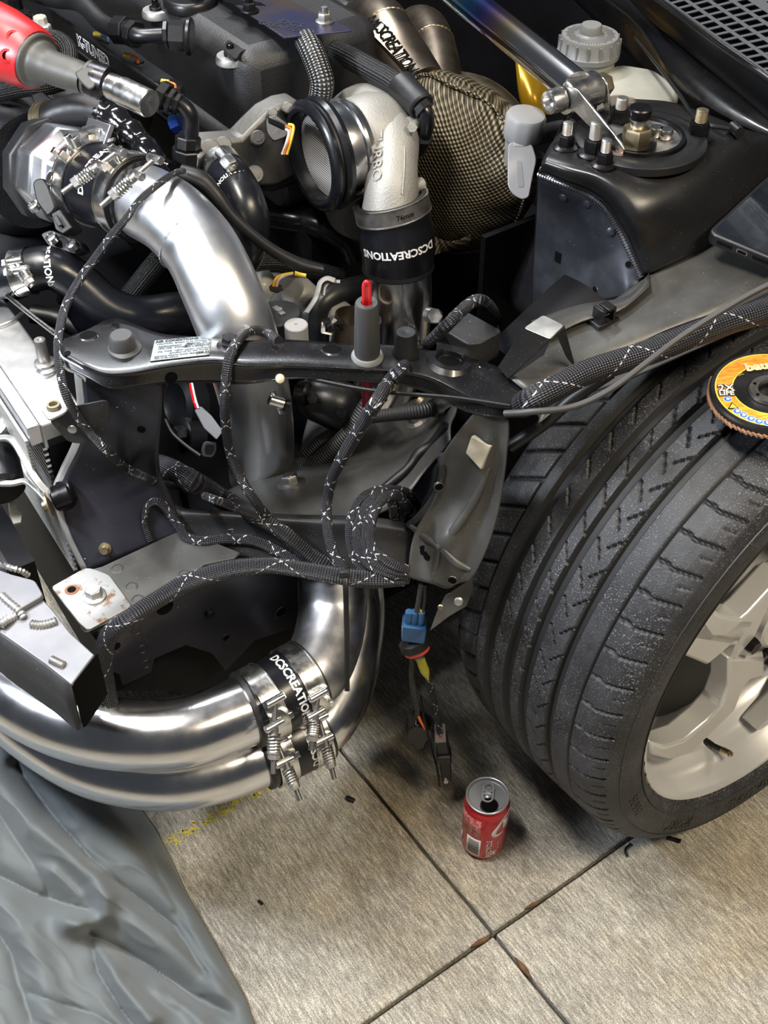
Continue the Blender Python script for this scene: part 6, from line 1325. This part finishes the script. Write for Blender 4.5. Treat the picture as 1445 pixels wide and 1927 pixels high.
# dark cover and bracket right of the outlet pipe
t = thing('relay_box', 'flat black bracket cover behind the right end of the support bar', 'bracket', P(885, 625, .64)); pts = [P(x, y, .645) for x, y in [(820, 612), (858, 590), (880, 586), (945, 622), (905, 645), (880, 648)]]; g = G(); prism(g, rounded(pts, .004), (0, 0, -.03)); obj('cover', g, M['panel'], t, bev=.0015)
g = G(); cyl(g, D(806, 592, 1.27), D(822, 596, 1.26), .008, 16); hexa(g, D(818, 595, 1.255), tocam(D(818, 595, 1.25)), .0085, .008); obj('bolt', g, M['chrome'], t)
# dipstick with grey sleeve and red loop
dk = thing('dipstick', 'red looped dipstick standing in a grey sleeve through the support bar', 'dipstick', hit(691, 676)[0])
b0_ = hit(691, 672)[0]; dax = (D(690, 592, depth(b0_)-.052) - b0_).normalized(); dax = (U*.96 + (dax-U)*.3).normalized()
hgt = .062
g = G(); lathe(g, b0_, dax, [(-.004, .0150), (.002, .0150), (.005, .0135), (.005, .0115)], 32); obj('white_collar', g, mat('pale_collar', (.20, .20, .195), .4), dk, label='pale ring at the base of the sleeve')
g = G(); lathe(g, b0_, dax, [(.004, .0118), (.010, .0122), (hgt, .0106), (hgt+.002, .0096), (hgt+.002, .005), (hgt-.012, .005), (hgt-.012, 0)], 32); obj('grey_sleeve', g, M['greyrubber'], dk)
g = G(); ht = b0_ + dax*(hgt+.0); s_ = Vector((1, 0, 0)); tube(g, [ht - s_*.0022 - dax*.012, ht - s_*.0022 + dax*.014, ht - s_*.0018 + dax*.0215, ht + dax*.0245, ht + s_*.0024 + dax*.0215, ht + s_*.0028 + dax*.013, ht + s_*.0026 - dax*.012], .0020, n=12); box(g, ht + dax*.004, s_, s_.cross(dax), dax, .0026, .0014, .016); obj('red_loop', g, M['redgloss'], dk)
g = G(); cyl(g, D(691, 702, 1.165), D(691, 765, 1.20), .0052, 16); obj('red_rod', g, M['redribs'], dk)
# ================================================================ WIRING LOOMS draped over the body
refresh()
def loom(label, pts, r, m='braid', cat='wire loom', name='braided_wire', group=None, n=12, extra=0.0):
    pp = drape(pts, r if not isinstance(r, list) else r[0], extra); t = thing(name, label, cat, pp[len(pp)//2], group)
    g = G(); tube(g, pp, r, n=n, res=7); obj('sleeve', g, M[m], t); return t, pp
GR = 'braided wires on the front of the car'
t, _ = loom('thick braided harness running along the upper rail over the tyre', [(1480, 568, 1.115), (1430, 588, 1.115), (1370, 606, 1.11), (1300, 632, 1.105), (1230, 660, 1.10), (1160, 682, 1.09), (1100, 702, 1.08), (1045, 730, 1.07), (1000, 752, 1.07), (985, 760, 1.09)], .0115, 'braidbig', name='wire_harness', n=18)
hose('smooth_cable', 'smooth black cable lying along the upper edge of the rail harness', [(1480, 548, 1.12), (1400, 585, 1.115), (1320, 610, 1.11), (1250, 636, 1.105), (1190, 666, 1.10), (1120, 688, 1.09)], .0062, M['hose'], cat='cable')
hose('smooth_cable', 'thin grey cable looping below the rail harness', [(1480, 520, 1.09), (1400, 560, 1.09), (1290, 628, 1.085), (1220, 680, 1.075), (1150, 732, 1.065), (1080, 765, 1.06), (1000, 775, 1.06), (950, 778, 1.075)], .0030, M['greyrubber'], cat='cable')
hose('smooth_cable', 'dull hose passing from the rail down beside the tyre', [(1150, 700, 1.12), (1080, 748, 1.13), (1020, 800, 1.15), (960, 840, 1.17)], .0062, M['rubber'], cat='cable')
loom('braided wire hooked over the dark bracket and crossing the support bar', [(942, 618), (936, 592), (915, 568, 1.19), (893, 566, 1.17), (868, 585, 1.15), (835, 618, 1.13), (795, 655), (760, 690), (735, 715), (708, 757, 1.08), (690, 785, 1.10), (662, 830, 1.13), (642, 865, 1.15), (624, 905, 1.18), (615, 950, 1.20), (617, 1000, 1.19), (628, 1040, 1.185), (650, 1072, 1.18)], [.0045, .0045, .005, .006, .006, .006, .0062, .0062, .0066, .0066, .0066, .0062, .006, .0055, .0052, .0052, .0052, .0052], group=GR, n=14)
loom('braided wire arching over the bar in front of the elbow pipe', [(525, 642), (500, 626), (472, 622), (448, 640), (432, 672), (425, 720, 1.12), (423, 775, 1.14), (430, 840, 1.18), (448, 890, 1.20), (478, 940, 1.21), (510, 980), (545, 1020), (585, 1055), (640, 1080)], .0048, group=GR)
loom('long thin braided wire looping from the elbow pipe down the side panel', [(345, 322, 1.22), (330, 325, 1.19), (300, 345, 1.165), (262, 378, 1.14), (240, 408, 1.13), (212, 442, 1.14), (180, 485, 1.16), (148, 530, 1.16), (122, 580, 1.15), (110, 640, 1.125), (112, 690, 1.115), (125, 745, 1.115), (150, 790), (172, 818), (205, 852, 1.145), (235, 878), (290, 905), (340, 918), (390, 935, 1.20), (450, 958, 1.21), (520, 990), (570, 1025), (630, 1068)], [.003, .003, .0035, .0035, .0035, .0042, .0042, .0042, .0042, .0042, .0042, .0042, .0042, .0042, .0042, .0042, .0042, .0042, .0042, .0042, .0042, .0042], group=GR)
loom('wide braided harness leaving the opening below the bar', [(285, 868, 1.30), (320, 882, 1.27), (370, 910, 1.24), (420, 938), (470, 965), (530, 1000), (580, 1040), (625, 1070), (650, 1080)], [.010, .011, .0115, .0105, .0085, .008, .0075, .007, .007], 'braidbig', name='wire_harness', n=18)
loom('braided wire rising in a small hook beside the side panel', [(283, 1018), (272, 985), (276, 956), (295, 944), (318, 962), (338, 992), (352, 1012), (385, 1018), (430, 1014), (480, 1018), (525, 1038), (575, 1062), (640, 1082)], [.003, .003, .0035, .0045, .005, .005, .005, .0055, .006, .006, .006, .006, .006], group=GR)
loom('wide braided harness sagging along the rail plate above the polished pipe', [(208, 1330, 1.22), (200, 1290, 1.21), (193, 1240, 1.19), (206, 1195, 1.165), (240, 1165, 1.15), (300, 1126, 1.17), (350, 1098, 1.18), (420, 1074, 1.18), (500, 1064, 1.175), (570, 1072, 1.17), (640, 1084, 1.165), (700, 1090, 1.165), (760, 1088, 1.17)], [.009, .009, .0095, .009, .0085, .0085, .009, .009, .008, .008, .0085, .009, .008], 'braidbig', name='wire_harness', n=18)
for k, (lab, pts) in enumerate([
    ('outermost coiled braided wire bundled at the headlight corner', [(790, 960, 1.30), (770, 930, 1.25), (740, 922, 1.22), (705, 925, 1.20), (675, 945, 1.19), (660, 985, 1.18), (660, 1020, 1.175), (672, 1055, 1.17), (700, 1080, 1.165), (740, 1092, 1.165), (768, 1090, 1.17)]),
    ('second coiled braided wire inside the outermost loop', [(765, 985, 1.30), (755, 950, 1.25), (735, 930, 1.215), (705, 936, 1.195), (685, 960, 1.18), (672, 1000, 1.17), (678, 1040, 1.165), (700, 1066, 1.16), (735, 1080, 1.16), (766, 1084, 1.165)]),
    ('third coiled braided wire with its loop over the cross beam', [(742, 975, 1.27), (735, 940, 1.215), (718, 928, 1.20), (698, 950, 1.185), (688, 990, 1.172), (690, 1030, 1.163), (708, 1058, 1.158), (740, 1074, 1.158), (766, 1078, 1.162)]),
    ('innermost coiled braided wire nearest the corner panel', [(770, 960, 1.27), (748, 932, 1.21), (722, 938, 1.19), (704, 965, 1.178), (696, 1000, 1.168), (700, 1030, 1.160), (722, 1052, 1.155), (745, 1066, 1.155), (766, 1072, 1.160)])]):
    loom(lab, pts, .0050, group='coiled braided wires at the headlight corner')
refresh()
zt_ = thing('zip_tie', 'long black zip tie hanging from the coiled wires in front of the pipe', 'zip tie', D(650, 1090, 1.145))
g = G(); tube(g, ds([(652, 1068, 1.150), (650, 1085, 1.143), (651, 1130, 1.145), (653, 1220, 1.17), (653, 1300, 1.19)]), .0026, n=8, flat=.45); obj('strap', g, M['plastic'], zt_); g = G(); box(g, D(649, 1080, 1.142), (1, 0, 0), (0, 1, 0), U, .0045, .003, .0045); obj('tie_head', g, M['plastic'], zt_, bev=.0008)
# ================================================================ HANGING BULB AND CONNECTORS
Yh = .862
def H(x, y): return PY(x, y, Yh)
hb = thing('headlight_bulb', 'yellow headlight bulb in a blue connector hanging from the corner panel', 'bulb', H(782, 1180))
g = G(); tube(g, [H(793, 1100), H(788, 1130), H(784, 1152)], .0030, n=10); obj('feed_wire', g, M['corr'], hb)
g = G(); tube(g, [H(800, 1100), H(798, 1130), H(793, 1155)], .0022, n=8); obj('feed_wire', g, M['rubber'], hb)
s_ = (H(800, 1180)-H(760, 1176)).normalized(); v_ = (H(780, 1150)-H(776, 1198)).normalized(); n_ = s_.cross(v_); n_ = n_ if n_.dot(O0-H(780, 1180)) > 0 else -n_
g = G(); prism(g, rounded([H(758, 1168) + n_*.009, H(803, 1174) + n_*.009, H(798, 1202) + n_*.009, H(755, 1196) + n_*.009], .003), n_*-.020); bb = obj('blue_connector', g, M['blueplastic'], hb, bev=.002, label='blue plastic plug')
for x in (768, 778, 791):
    g = G(); cyl(g, H(x, 1172), H(x+2, 1150), .0048, 14, .0042, .0006); obj('wire_seal', g, M['blueplastic'], bb)
g = G(); tube(g, [H(780, 1158), H(784, 1147), H(788, 1142)], .0022, n=8); obj('blue_wire', g, M['bluewire'], bb)
g = G(); tube(g, [H(792, 1158), H(793, 1146)], .0024, n=8, res=1); obj('yellow_wire', g, M['yellow'], bb)
bc2 = H(782, 1218); bx = (H(800, 1250) - bc2 + Vector((0, -.012, 0))).normalized()
g = G(); lathe(g, bc2 - bx*.012, bx, [(0, .011), (.004, .0165), (.012, .0165), (.015, .0135), (.020, .012), (.022, .008)], 28); obj('bulb_base', g, M['rubber'], hb)
g = G(); lathe_open(g, bc2, bx, [(.002, .0120), (.002, .0142), (.0055, .0142), (.0055, .0120)], 28); obj('seal_ring', g, mat('red_seal', (.45, .05, .035), .5), hb, label='red rubber seal')
g = G(); cyl(g, bc2 + bx*.006, bc2 + bx*.014, .0058, 16); obj('metal_collar', g, M['gold'], hb)
gm = bpy.data.materials.new('yellow_bulb_glass'); nt, b = nodes(gm); b.inputs['Base Color'].default_value = (.85, .80, .10, 1); b.inputs['Roughness'].default_value = .05; b.inputs['Transmission Weight'].default_value = .75; b.inputs['IOR'].default_value = 1.45
g = G(); lathe(g, bc2 + bx*.012, bx, [(0, .0050), (.018, .0052), (.024, .0038), (.028, .0016), (.031, .001), (.0312, 0)], 22); obj('glass_bulb', g, gm, hb)
c1_ = thing('hanging_connector', 'black square-ended connector with an orange wire hanging above the floor', 'connector', H(785, 1390))
g = G(); tube(g, [H(776, 1232), H(775, 1270), H(778, 1300), H(785, 1330), H(786, 1345)], [.003, .0036, .0036, .003, .0028], n=10); obj('sleeve', g, M['corr'], c1_)
g = G(); tube(g, [H(784, 1335), H(779, 1350), H(777, 1368)], .0012, n=6); obj('thin_wire', g, M['rubber'], c1_)
g = G(); tube(g, [H(786, 1345), H(792, 1358), H(801, 1372)], .0019, n=8); obj('orange_wire', g, M['orange'], c1_)
g = G(); prism(g, [H(x, y) for x, y in [(768, 1374), (782, 1366), (800, 1370), (812, 1378), (816, 1388), (804, 1396), (798, 1410), (782, 1412), (774, 1400), (760, 1396), (764, 1384)]], Vector((0, .022, .004))); obj('connector_body', g, M['plastic'], c1_, bev=.002)
g = G(); tube(g, [H(792, 1312), H(796, 1340), H(802, 1370), H(812, 1410), H(822, 1445), H(827, 1478)], .0033, n=8, flat=.4); obj('cable_tail', g, M['plastic'], c1_)
c2_ = thing('hanging_connector', 'long black connector with grey collar hanging lowest beside the can', 'connector', H(835, 1430))
g = G(); tube(g, [H(800, 1255), H(808, 1285), H(816, 1320), H(824, 1355), H(828, 1378)], .0040, n=10); obj('sleeve', g, M['braid'], c2_)
g = G(); tube(g, [H(828, 1374), H(830, 1386)], .0022, n=8, res=1); obj('red_wire', g, M['redgloss'], c2_)
lx_ = (H(844, 1430)-H(818, 1432)).normalized(); lz_ = (H(830, 1390)-H(842, 1472)).normalized()
for nm, m, pts in [('grey_collar', 'palecap', [(818, 1384), (838, 1384), (840, 1398), (818, 1399)]), ('connector_body', 'plastic', [(820, 1397), (841, 1396), (847, 1428), (824, 1430)]), ('connector_ring', 'plastic', [(821, 1424), (848, 1422), (850, 1432), (822, 1434)]), ('connector_end', 'plastic', [(826, 1432), (848, 1430), (850, 1468), (832, 1472)]), ('white_tip', 'white', [(834, 1464), (842, 1463), (844, 1475), (835, 1476)])]:
    g = G(); prism(g, [H(x, y) + Vector((0, -.004 if nm == 'connector_ring' else 0, 0)) for x, y in pts], Vector((0, .016, .003))); obj(nm, g, M[m], c2_, bev=.0012)
# ================================================================ GRINDING DISC on the tyre
gc = P(1449, 738, .648); gn = (U*.995 + F*.10).normalized(); gx, gy, gz_ = frame(gn)
gdz = thing('flap_disc', 'orange labelled abrasive flap disc lying on top of the tyre', 'grinding disc', gc)
R0 = .0565
g = G(); lathe(g, gc, gn, [(-.007, .050), (-.007, .030), (-.003, .022), (-.003, .0115), (.000, .0115), (.0005, .022), (.003, .030), (.0032, .0530), (.001, .0545), (-.004, .054)], 72); obj('backing_plate', g, M['rubber'], gdz)
g = G(); lathe_open(g, gc, gn, [(.0030, .0335), (.0036, .0335), (.0036, .0495), (.0030, .0495)], 72)
om = bpy.data.materials.new('orange_paper_label'); nt, b = nodes(om); nn_ = noise_n(nt, 45, 2, stretch=(1, 4, 1)); r_ = ramp(nt, nn_, [(.38, (.80, .34, .02)), (.52, (.72, .20, .015)), (.62, (.80, .38, .03))]); lk(nt, r_.outputs[0], b.inputs['Base Color']); b.inputs['Roughness'].default_value = .5
pl_ = obj('paper_label', g, om, gdz, label='orange and yellow printed paper ring')
for r_in in (.0335, .0487):
    g = G(); lathe_open(g, gc, gn, [(.0033, r_in), (.0038, r_in), (.0038, r_in+.001), (.0033, r_in+.001)], 72); obj('label_edge', g, mat('yellow_edge', (.85, .62, .08), .5), pl_)
g = G(); lathe_open(g, gc, gn, [(.001, .0115), (.0045, .0115), (.0045, .0185), (.001, .0195)], 56); hr = obj('hub_ring', g, M['steel'], gdz, label='scuffed steel hub ring')
def gp_(r, a, h=.0038): return gc + (gx*cos(a)+gy*sin(a))*r + gn*h
ang0 = {}
def pang(x, y):
    d = ray(x, y); t = (gc + gn*.0038 - O0).dot(gn)/d.dot(gn); q = O0 + d*t - gc - gn*.0038; return q.length, math.atan2(q.dot(gy), q.dot(gx))
for x, y in [(1427, 725), (1425, 744)]:
    r__, a__ = pang(x, y); g = G(); cyl(g, gp_(.0152, a__, .0044), gp_(.0152, a__, .0049), .0016, 12); obj('rivet_hole', g, M['black'], hr)
g = G(); NF = 72
flapm = mat('tan_abrasive', (.40, .22, .13), .85, bump=(900, .5), var=(300, (.30, .15, .085), .4, .65))
fm = []
for k in range(NF):
    a = 2*pi*k/NF; rad_ = gx*cos(a)+gy*sin(a); tan_ = rad_.cross(gn); jit = random.uniform(-.0006, .0006)
    g = G(); box(g, gc + rad_*(.0500+jit) + gn*(-.0048), rad_, (tan_ + gn*.55), (gn - tan_*.55), .0062, .0031, .0009); obj('abrasive_flap', g, flapm, gdz)
def flat_at(x, y, s, size, m, bold=.0003, rot=0.0):
    r__, a__ = pang(x, y); o = gp_(r__, a__, .0039); X = (P(x+10, y, o.z)-P(x, y, o.z)); X = (X - gn*X.dot(gn)).normalized(); Y = gn.cross(X)
    c, s2 = cos(rot), sin(rot); X2 = X*c + Y*s2; Y2 = Y*c - X*s2
    return text_g(s, size, plane_fn(o, X2, Y2), bold, .0003)
for s, x, y, sz, rot in [('2X', 1366, 731, .0118, -.05), ('LIFE', 1367, 741, .0080, -.05)]:
    g = flat_at(x, y, s, sz, None, .0012, rot); obj('label_outline', g, M['ink'], pl_)
    g = flat_at(x, y, s, sz, None, .0002, rot)
    for v in g.v: v += gn*.0003
    obj('label_lettering', g, mat('cream_print', (.80, .74, .62), .5), pl_)
g = flat_at(1424, 690, 'bau', .0150, None, .0008, .10); obj('label_lettering', g, mat('pale_orange_print', (.85, .55, .30), .5), pl_)
g = flat_at(1380, 709, 'FLAP DISC', .0046, None, .0, .35); obj('label_lettering', g, mat('faint_print', (.62, .42, .08), .5), pl_)
blue = mat('blue_pictogram', (.05, .14, .42), .5)
for x, y in [(1369, 751), (1387, 774), (1399, 781), (1413, 788), (1428, 793), (1444, 796)]:
    r__, a__ = pang(x, y); o = gp_(r__, a__, .0037)
    for rr, m, h in ((.0039, 'white', 0), (.0034, None, .0002)):
        g = G(); cyl(g, o + gn*h, o + gn*(h+.00025), rr, 20); ob_ = obj('safety_pictogram', g, M[m] if m else blue, pl_)
    g = G(); box(g, o + gn*.0006, gx, gy, gn, .0017, .0010, .0001); box(g, o + gn*.0006 + gy*.001, gx, gy, gn, .0008, .0014, .0001); obj('pictogram_figure', g, M['white'], pl_)
r__, a__ = pang(1379, 765); o = gp_(r__, a__, .0038); X = (P(1389, 765, o.z)-P(1379, 765, o.z)).normalized(); Y = gn.cross(X)
g = G(); tr = [o - X*.0055 - Y*.0035, o + X*.0055 - Y*.0035, o + Y*.0055]; prism(g, [p + gn*.0002 for p in tr], gn*-.0002); obj('warning_triangle', g, M['ink'], pl_); g = G(); prism(g, [o + (p-o)*.62 + gn*.0005 for p in tr], gn*-.0002); obj('warning_triangle_face', g, mat('yellow_edge', (.85, .62, .08), .5), pl_)
# ================================================================ PHONE on the fender edge
zp = .718
K0 = P(1331, 436, zp); e1 = (P(1446, 484, zp-.004)-K0).normalized(); e2 = (P(1447, 300, zp+.006)-K0); e2 = (e2 - e1*e2.dot(e1)).normalized(); e3 = e1.cross(e2); e3 = e3 if e3.z > 0 else -e3
ph = thing('phone', 'dark smartphone in a thick black case resting against the strut tower', 'phone', K0)
wph, hph = .078, .158
cn = [K0, K0 + e1*wph, K0 + e1*wph + e2*hph, K0 + e2*hph]
g = G(); prism(g, rounded(cn, .011, 6), e3*-.0125); cs_ = obj('case', g, M['rubber'], ph, bev=.0018)
inset = [K0 + e1*.004 + e2*.004, K0 + e1*(wph-.004) + e2*.004, K0 + e1*(wph-.004) + e2*(hph-.004), K0 + e1*.004 + e2*(hph-.004)]
g = G(); prism(g, [p + e3*.0004 for p in rounded(inset, .009, 6)], e3*-.001); obj('screen', g, mat('smudged_glass', (.008, .010, .014), .07, 0, var=(22, (.035, .04, .05), .5, .75), coat=.6), ph)
def onb(t): return K0 + e1*t - e3*.0062 - e2*.0002
g = G(); prism(g, rounded([onb(wph*.5-.006) + e3*.0022, onb(wph*.5+.006) + e3*.0022, onb(wph*.5+.006) - e3*.0022, onb(wph*.5-.006) - e3*.0022], .002), e2*-.0006); obj('charge_port', g, M['steel'], cs_); g = G(); prism(g, rounded([onb(wph*.5-.0045) + e3*.0013, onb(wph*.5+.0045) + e3*.0013, onb(wph*.5+.0045) - e3*.0013, onb(wph*.5-.0045) - e3*.0013], .0012), e2*-.0012); obj('charge_slot', g, M['black'], cs_)
for s_ in (-1, 1):
    for k in range(6):
        g = G(); c_ = onb(wph*.5 + s_*(.012 + k*.0028)); box(g, c_, e1, e2, e3, .0007, .0006, .0016); obj('speaker_slot', g, M['black'], cs_)
# clip on the rail
refresh()
ck = thing('trim_clip', 'small black plastic trim clip standing on the dusty upper rail', 'clip', hit(1135, 605)[0])
p = hit(1135, 606)[0]; g = G(); box(g, p + U*.002, F, L, U, .013, .008, .002); obj('clip_base', g, M['plastic'], ck, bev=.0006)
g = G(); box(g, p + U*.010 + F*.008, F, L, U, .0015, .007, .009); box(g, p + U*.009 - F*.007, F, L, U, .0015, .007, .008); box(g, p + U*.017 - F*.003, F, L, U, .005, .007, .0014); obj('clip_jaws', g, M['plastic'], ck, bev=.0005)
# ================================================================ CAR COVER CLOTH at the lower left
def xr(y):
    t = [(1300, 150), (1400, 190), (1480, 235), (1515, 262), (1560, 295), (1620, 325), (1680, 352), (1740, 385), (1800, 420), (1850, 448), (1890, 468), (1930, 480), (2000, 470), (2160, 400)]
    return float(np.interp(y, [a for a, _ in t], [b for _, b in t]))
creases = [  # polyline, width px, height m
    ([(40, 1370), (130, 1470), (215, 1550), (285, 1620), (350, 1700), (410, 1800), (455, 1900)], 32, 0.0240),
    ([(30, 1440), (95, 1530), (170, 1615), (260, 1690), (330, 1745), (385, 1830)], 16, -0.0450),
    ([(0, 1440), (70, 1530), (150, 1600), (205, 1660), (262, 1730), (330, 1790), (420, 1850)], 27, 0.0240),
    ([(170, 1760), (235, 1790), (300, 1830), (370, 1880), (430, 1905)], 27, -0.0750),
    ([(-20, 1470), (60, 1560), (130, 1610), (180, 1650), (195, 1690), (192, 1720), (160, 1735)], 22, 0.0330),
    ([(-20, 1640), (60, 1680), (120, 1700), (165, 1712)], 17, -0.0330),
    ([(130, 1735), (165, 1750), (200, 1800), (225, 1850), (280, 1920)], 21, 0.0390),
    ([(10, 1700), (50, 1760), (75, 1820), (95, 1900)], 25, 0.0180),
    ([(-20, 1730), (20, 1790), (35, 1850), (60, 1920)], 16, -0.0270),
    ([(170, 1760), (185, 1830), (230, 1900), (260, 1940)], 15, -0.0300),
    ([(260, 1560), (300, 1650), (345, 1730)], 13, -0.0150),
    ([(-20, 1500), (30, 1580), (70, 1640), (90, 1680)], 17, -0.0180),
    ([(300, 1860), (350, 1890), (390, 1940)], 15, 0.0210),
    ([(330, 1720), (375, 1790), (440, 1870)], 11, -0.0180),
    ([(60, 1870), (110, 1890), (170, 1905), (230, 1940)], 17, -0.0240),
    ([(100, 1640), (150, 1690), (160, 1705)], 15, 0.0150)]
segs = []
for pl__, w_, h_ in creases:
    for a, b in zip(pl__[:-1], pl__[1:]): segs.append((a, b))
CR = [(np.array(pl__, float), w_, h_) for pl__, w_, h_ in creases]
def polyd(px, py, pl__):
    best = np.full(px.shape, 1e9)
    for a, b in zip(pl__[:-1], pl__[1:]):
        d = b - a; t = np.clip(((px-a[0])*d[0] + (py-a[1])*d[1])/(d@d), 0, 1); best = np.minimum(best, np.hypot(px-a[0]-t*d[0], py-a[1]-t*d[1]))
    return best
NU, NV = 200, 200
uu = np.linspace(0, 1, NU); yy = np.linspace(1310, 2150, NV)
PX = np.zeros((NV, NU)); PYY = np.zeros((NV, NU)); Z = np.zeros((NV, NU))
for j, y in enumerate(yy):
    r_ = xr(y); PX[j] = -420 + (r_+420)*uu; PYY[j] = y
base = np.interp(PYY, [1310, 1420, 1520, 1650, 1800, 2010], [.16, .15, .13, .10, .075, .05])
UB = np.zeros_like(PX)
for j, y in enumerate(yy): UB[j] = np.clip((PX[j]+70)/(xr(y)+70), 0, 1)
Z = base*np.sqrt(np.clip(1-UB**2.4, 0, 1)) + .004
env = np.clip((1-UB)*7, 0, 1)
for pl__, w_, h_ in CR: Z = Z + (.72*h_*np.exp(-(polyd(PX, PYY, pl__)/(w_*1.1))**2) if h_ > 0 else .72*h_*np.exp(-polyd(PX, PYY, pl__)/(w_*.9)))*env
for j in range(0, NV):
    for i in range(NU):
        x, y = PX[j, i], PYY[j, i]; c, s = .77, .64; q = Vector(((x*c + y*s)/160, (-x*s + y*c)/55, 1.3)); q2 = Vector(((x*c+y*s)/60, (-x*s+y*c)/26, 5.1))
        q3 = Vector(((x*c+y*s)/110, (-x*s+y*c)/38, 9.7)); Z[j, i] += (noise.noise(q)*.010 + noise.noise(q2)*.0018 + (.5-abs(noise.noise(q3)))**3*.026 - .002)*env[j, i]
Z = np.maximum(Z, .003)
vs = [P(PX[j, i], PYY[j, i], float(Z[j, i])) for j in range(NV) for i in range(NU)]
# turn the right edge under so the hem reads as a fold
for j in range(NV):
    p = vs[j*NU+NU-1]; vs.append(Vector((p.x-.03, p.y-.01, .001)))
fs = [[j*NU+i, j*NU+i+1, (j+1)*NU+i+1, (j+1)*NU+i] for j in range(NV-1) for i in range(NU-1)] + [[j*NU+NU-1, NV*NU+j, NV*NU+j+1, (j+1)*NU+NU-1] for j in range(NV-1)]
g = G().add(vs, fs); co = obj('cover_cloth', g, M['cloth'], ang=180); tag(co, 'crumpled grey fabric car cover heaped on the floor at the lower left', 'car cover')
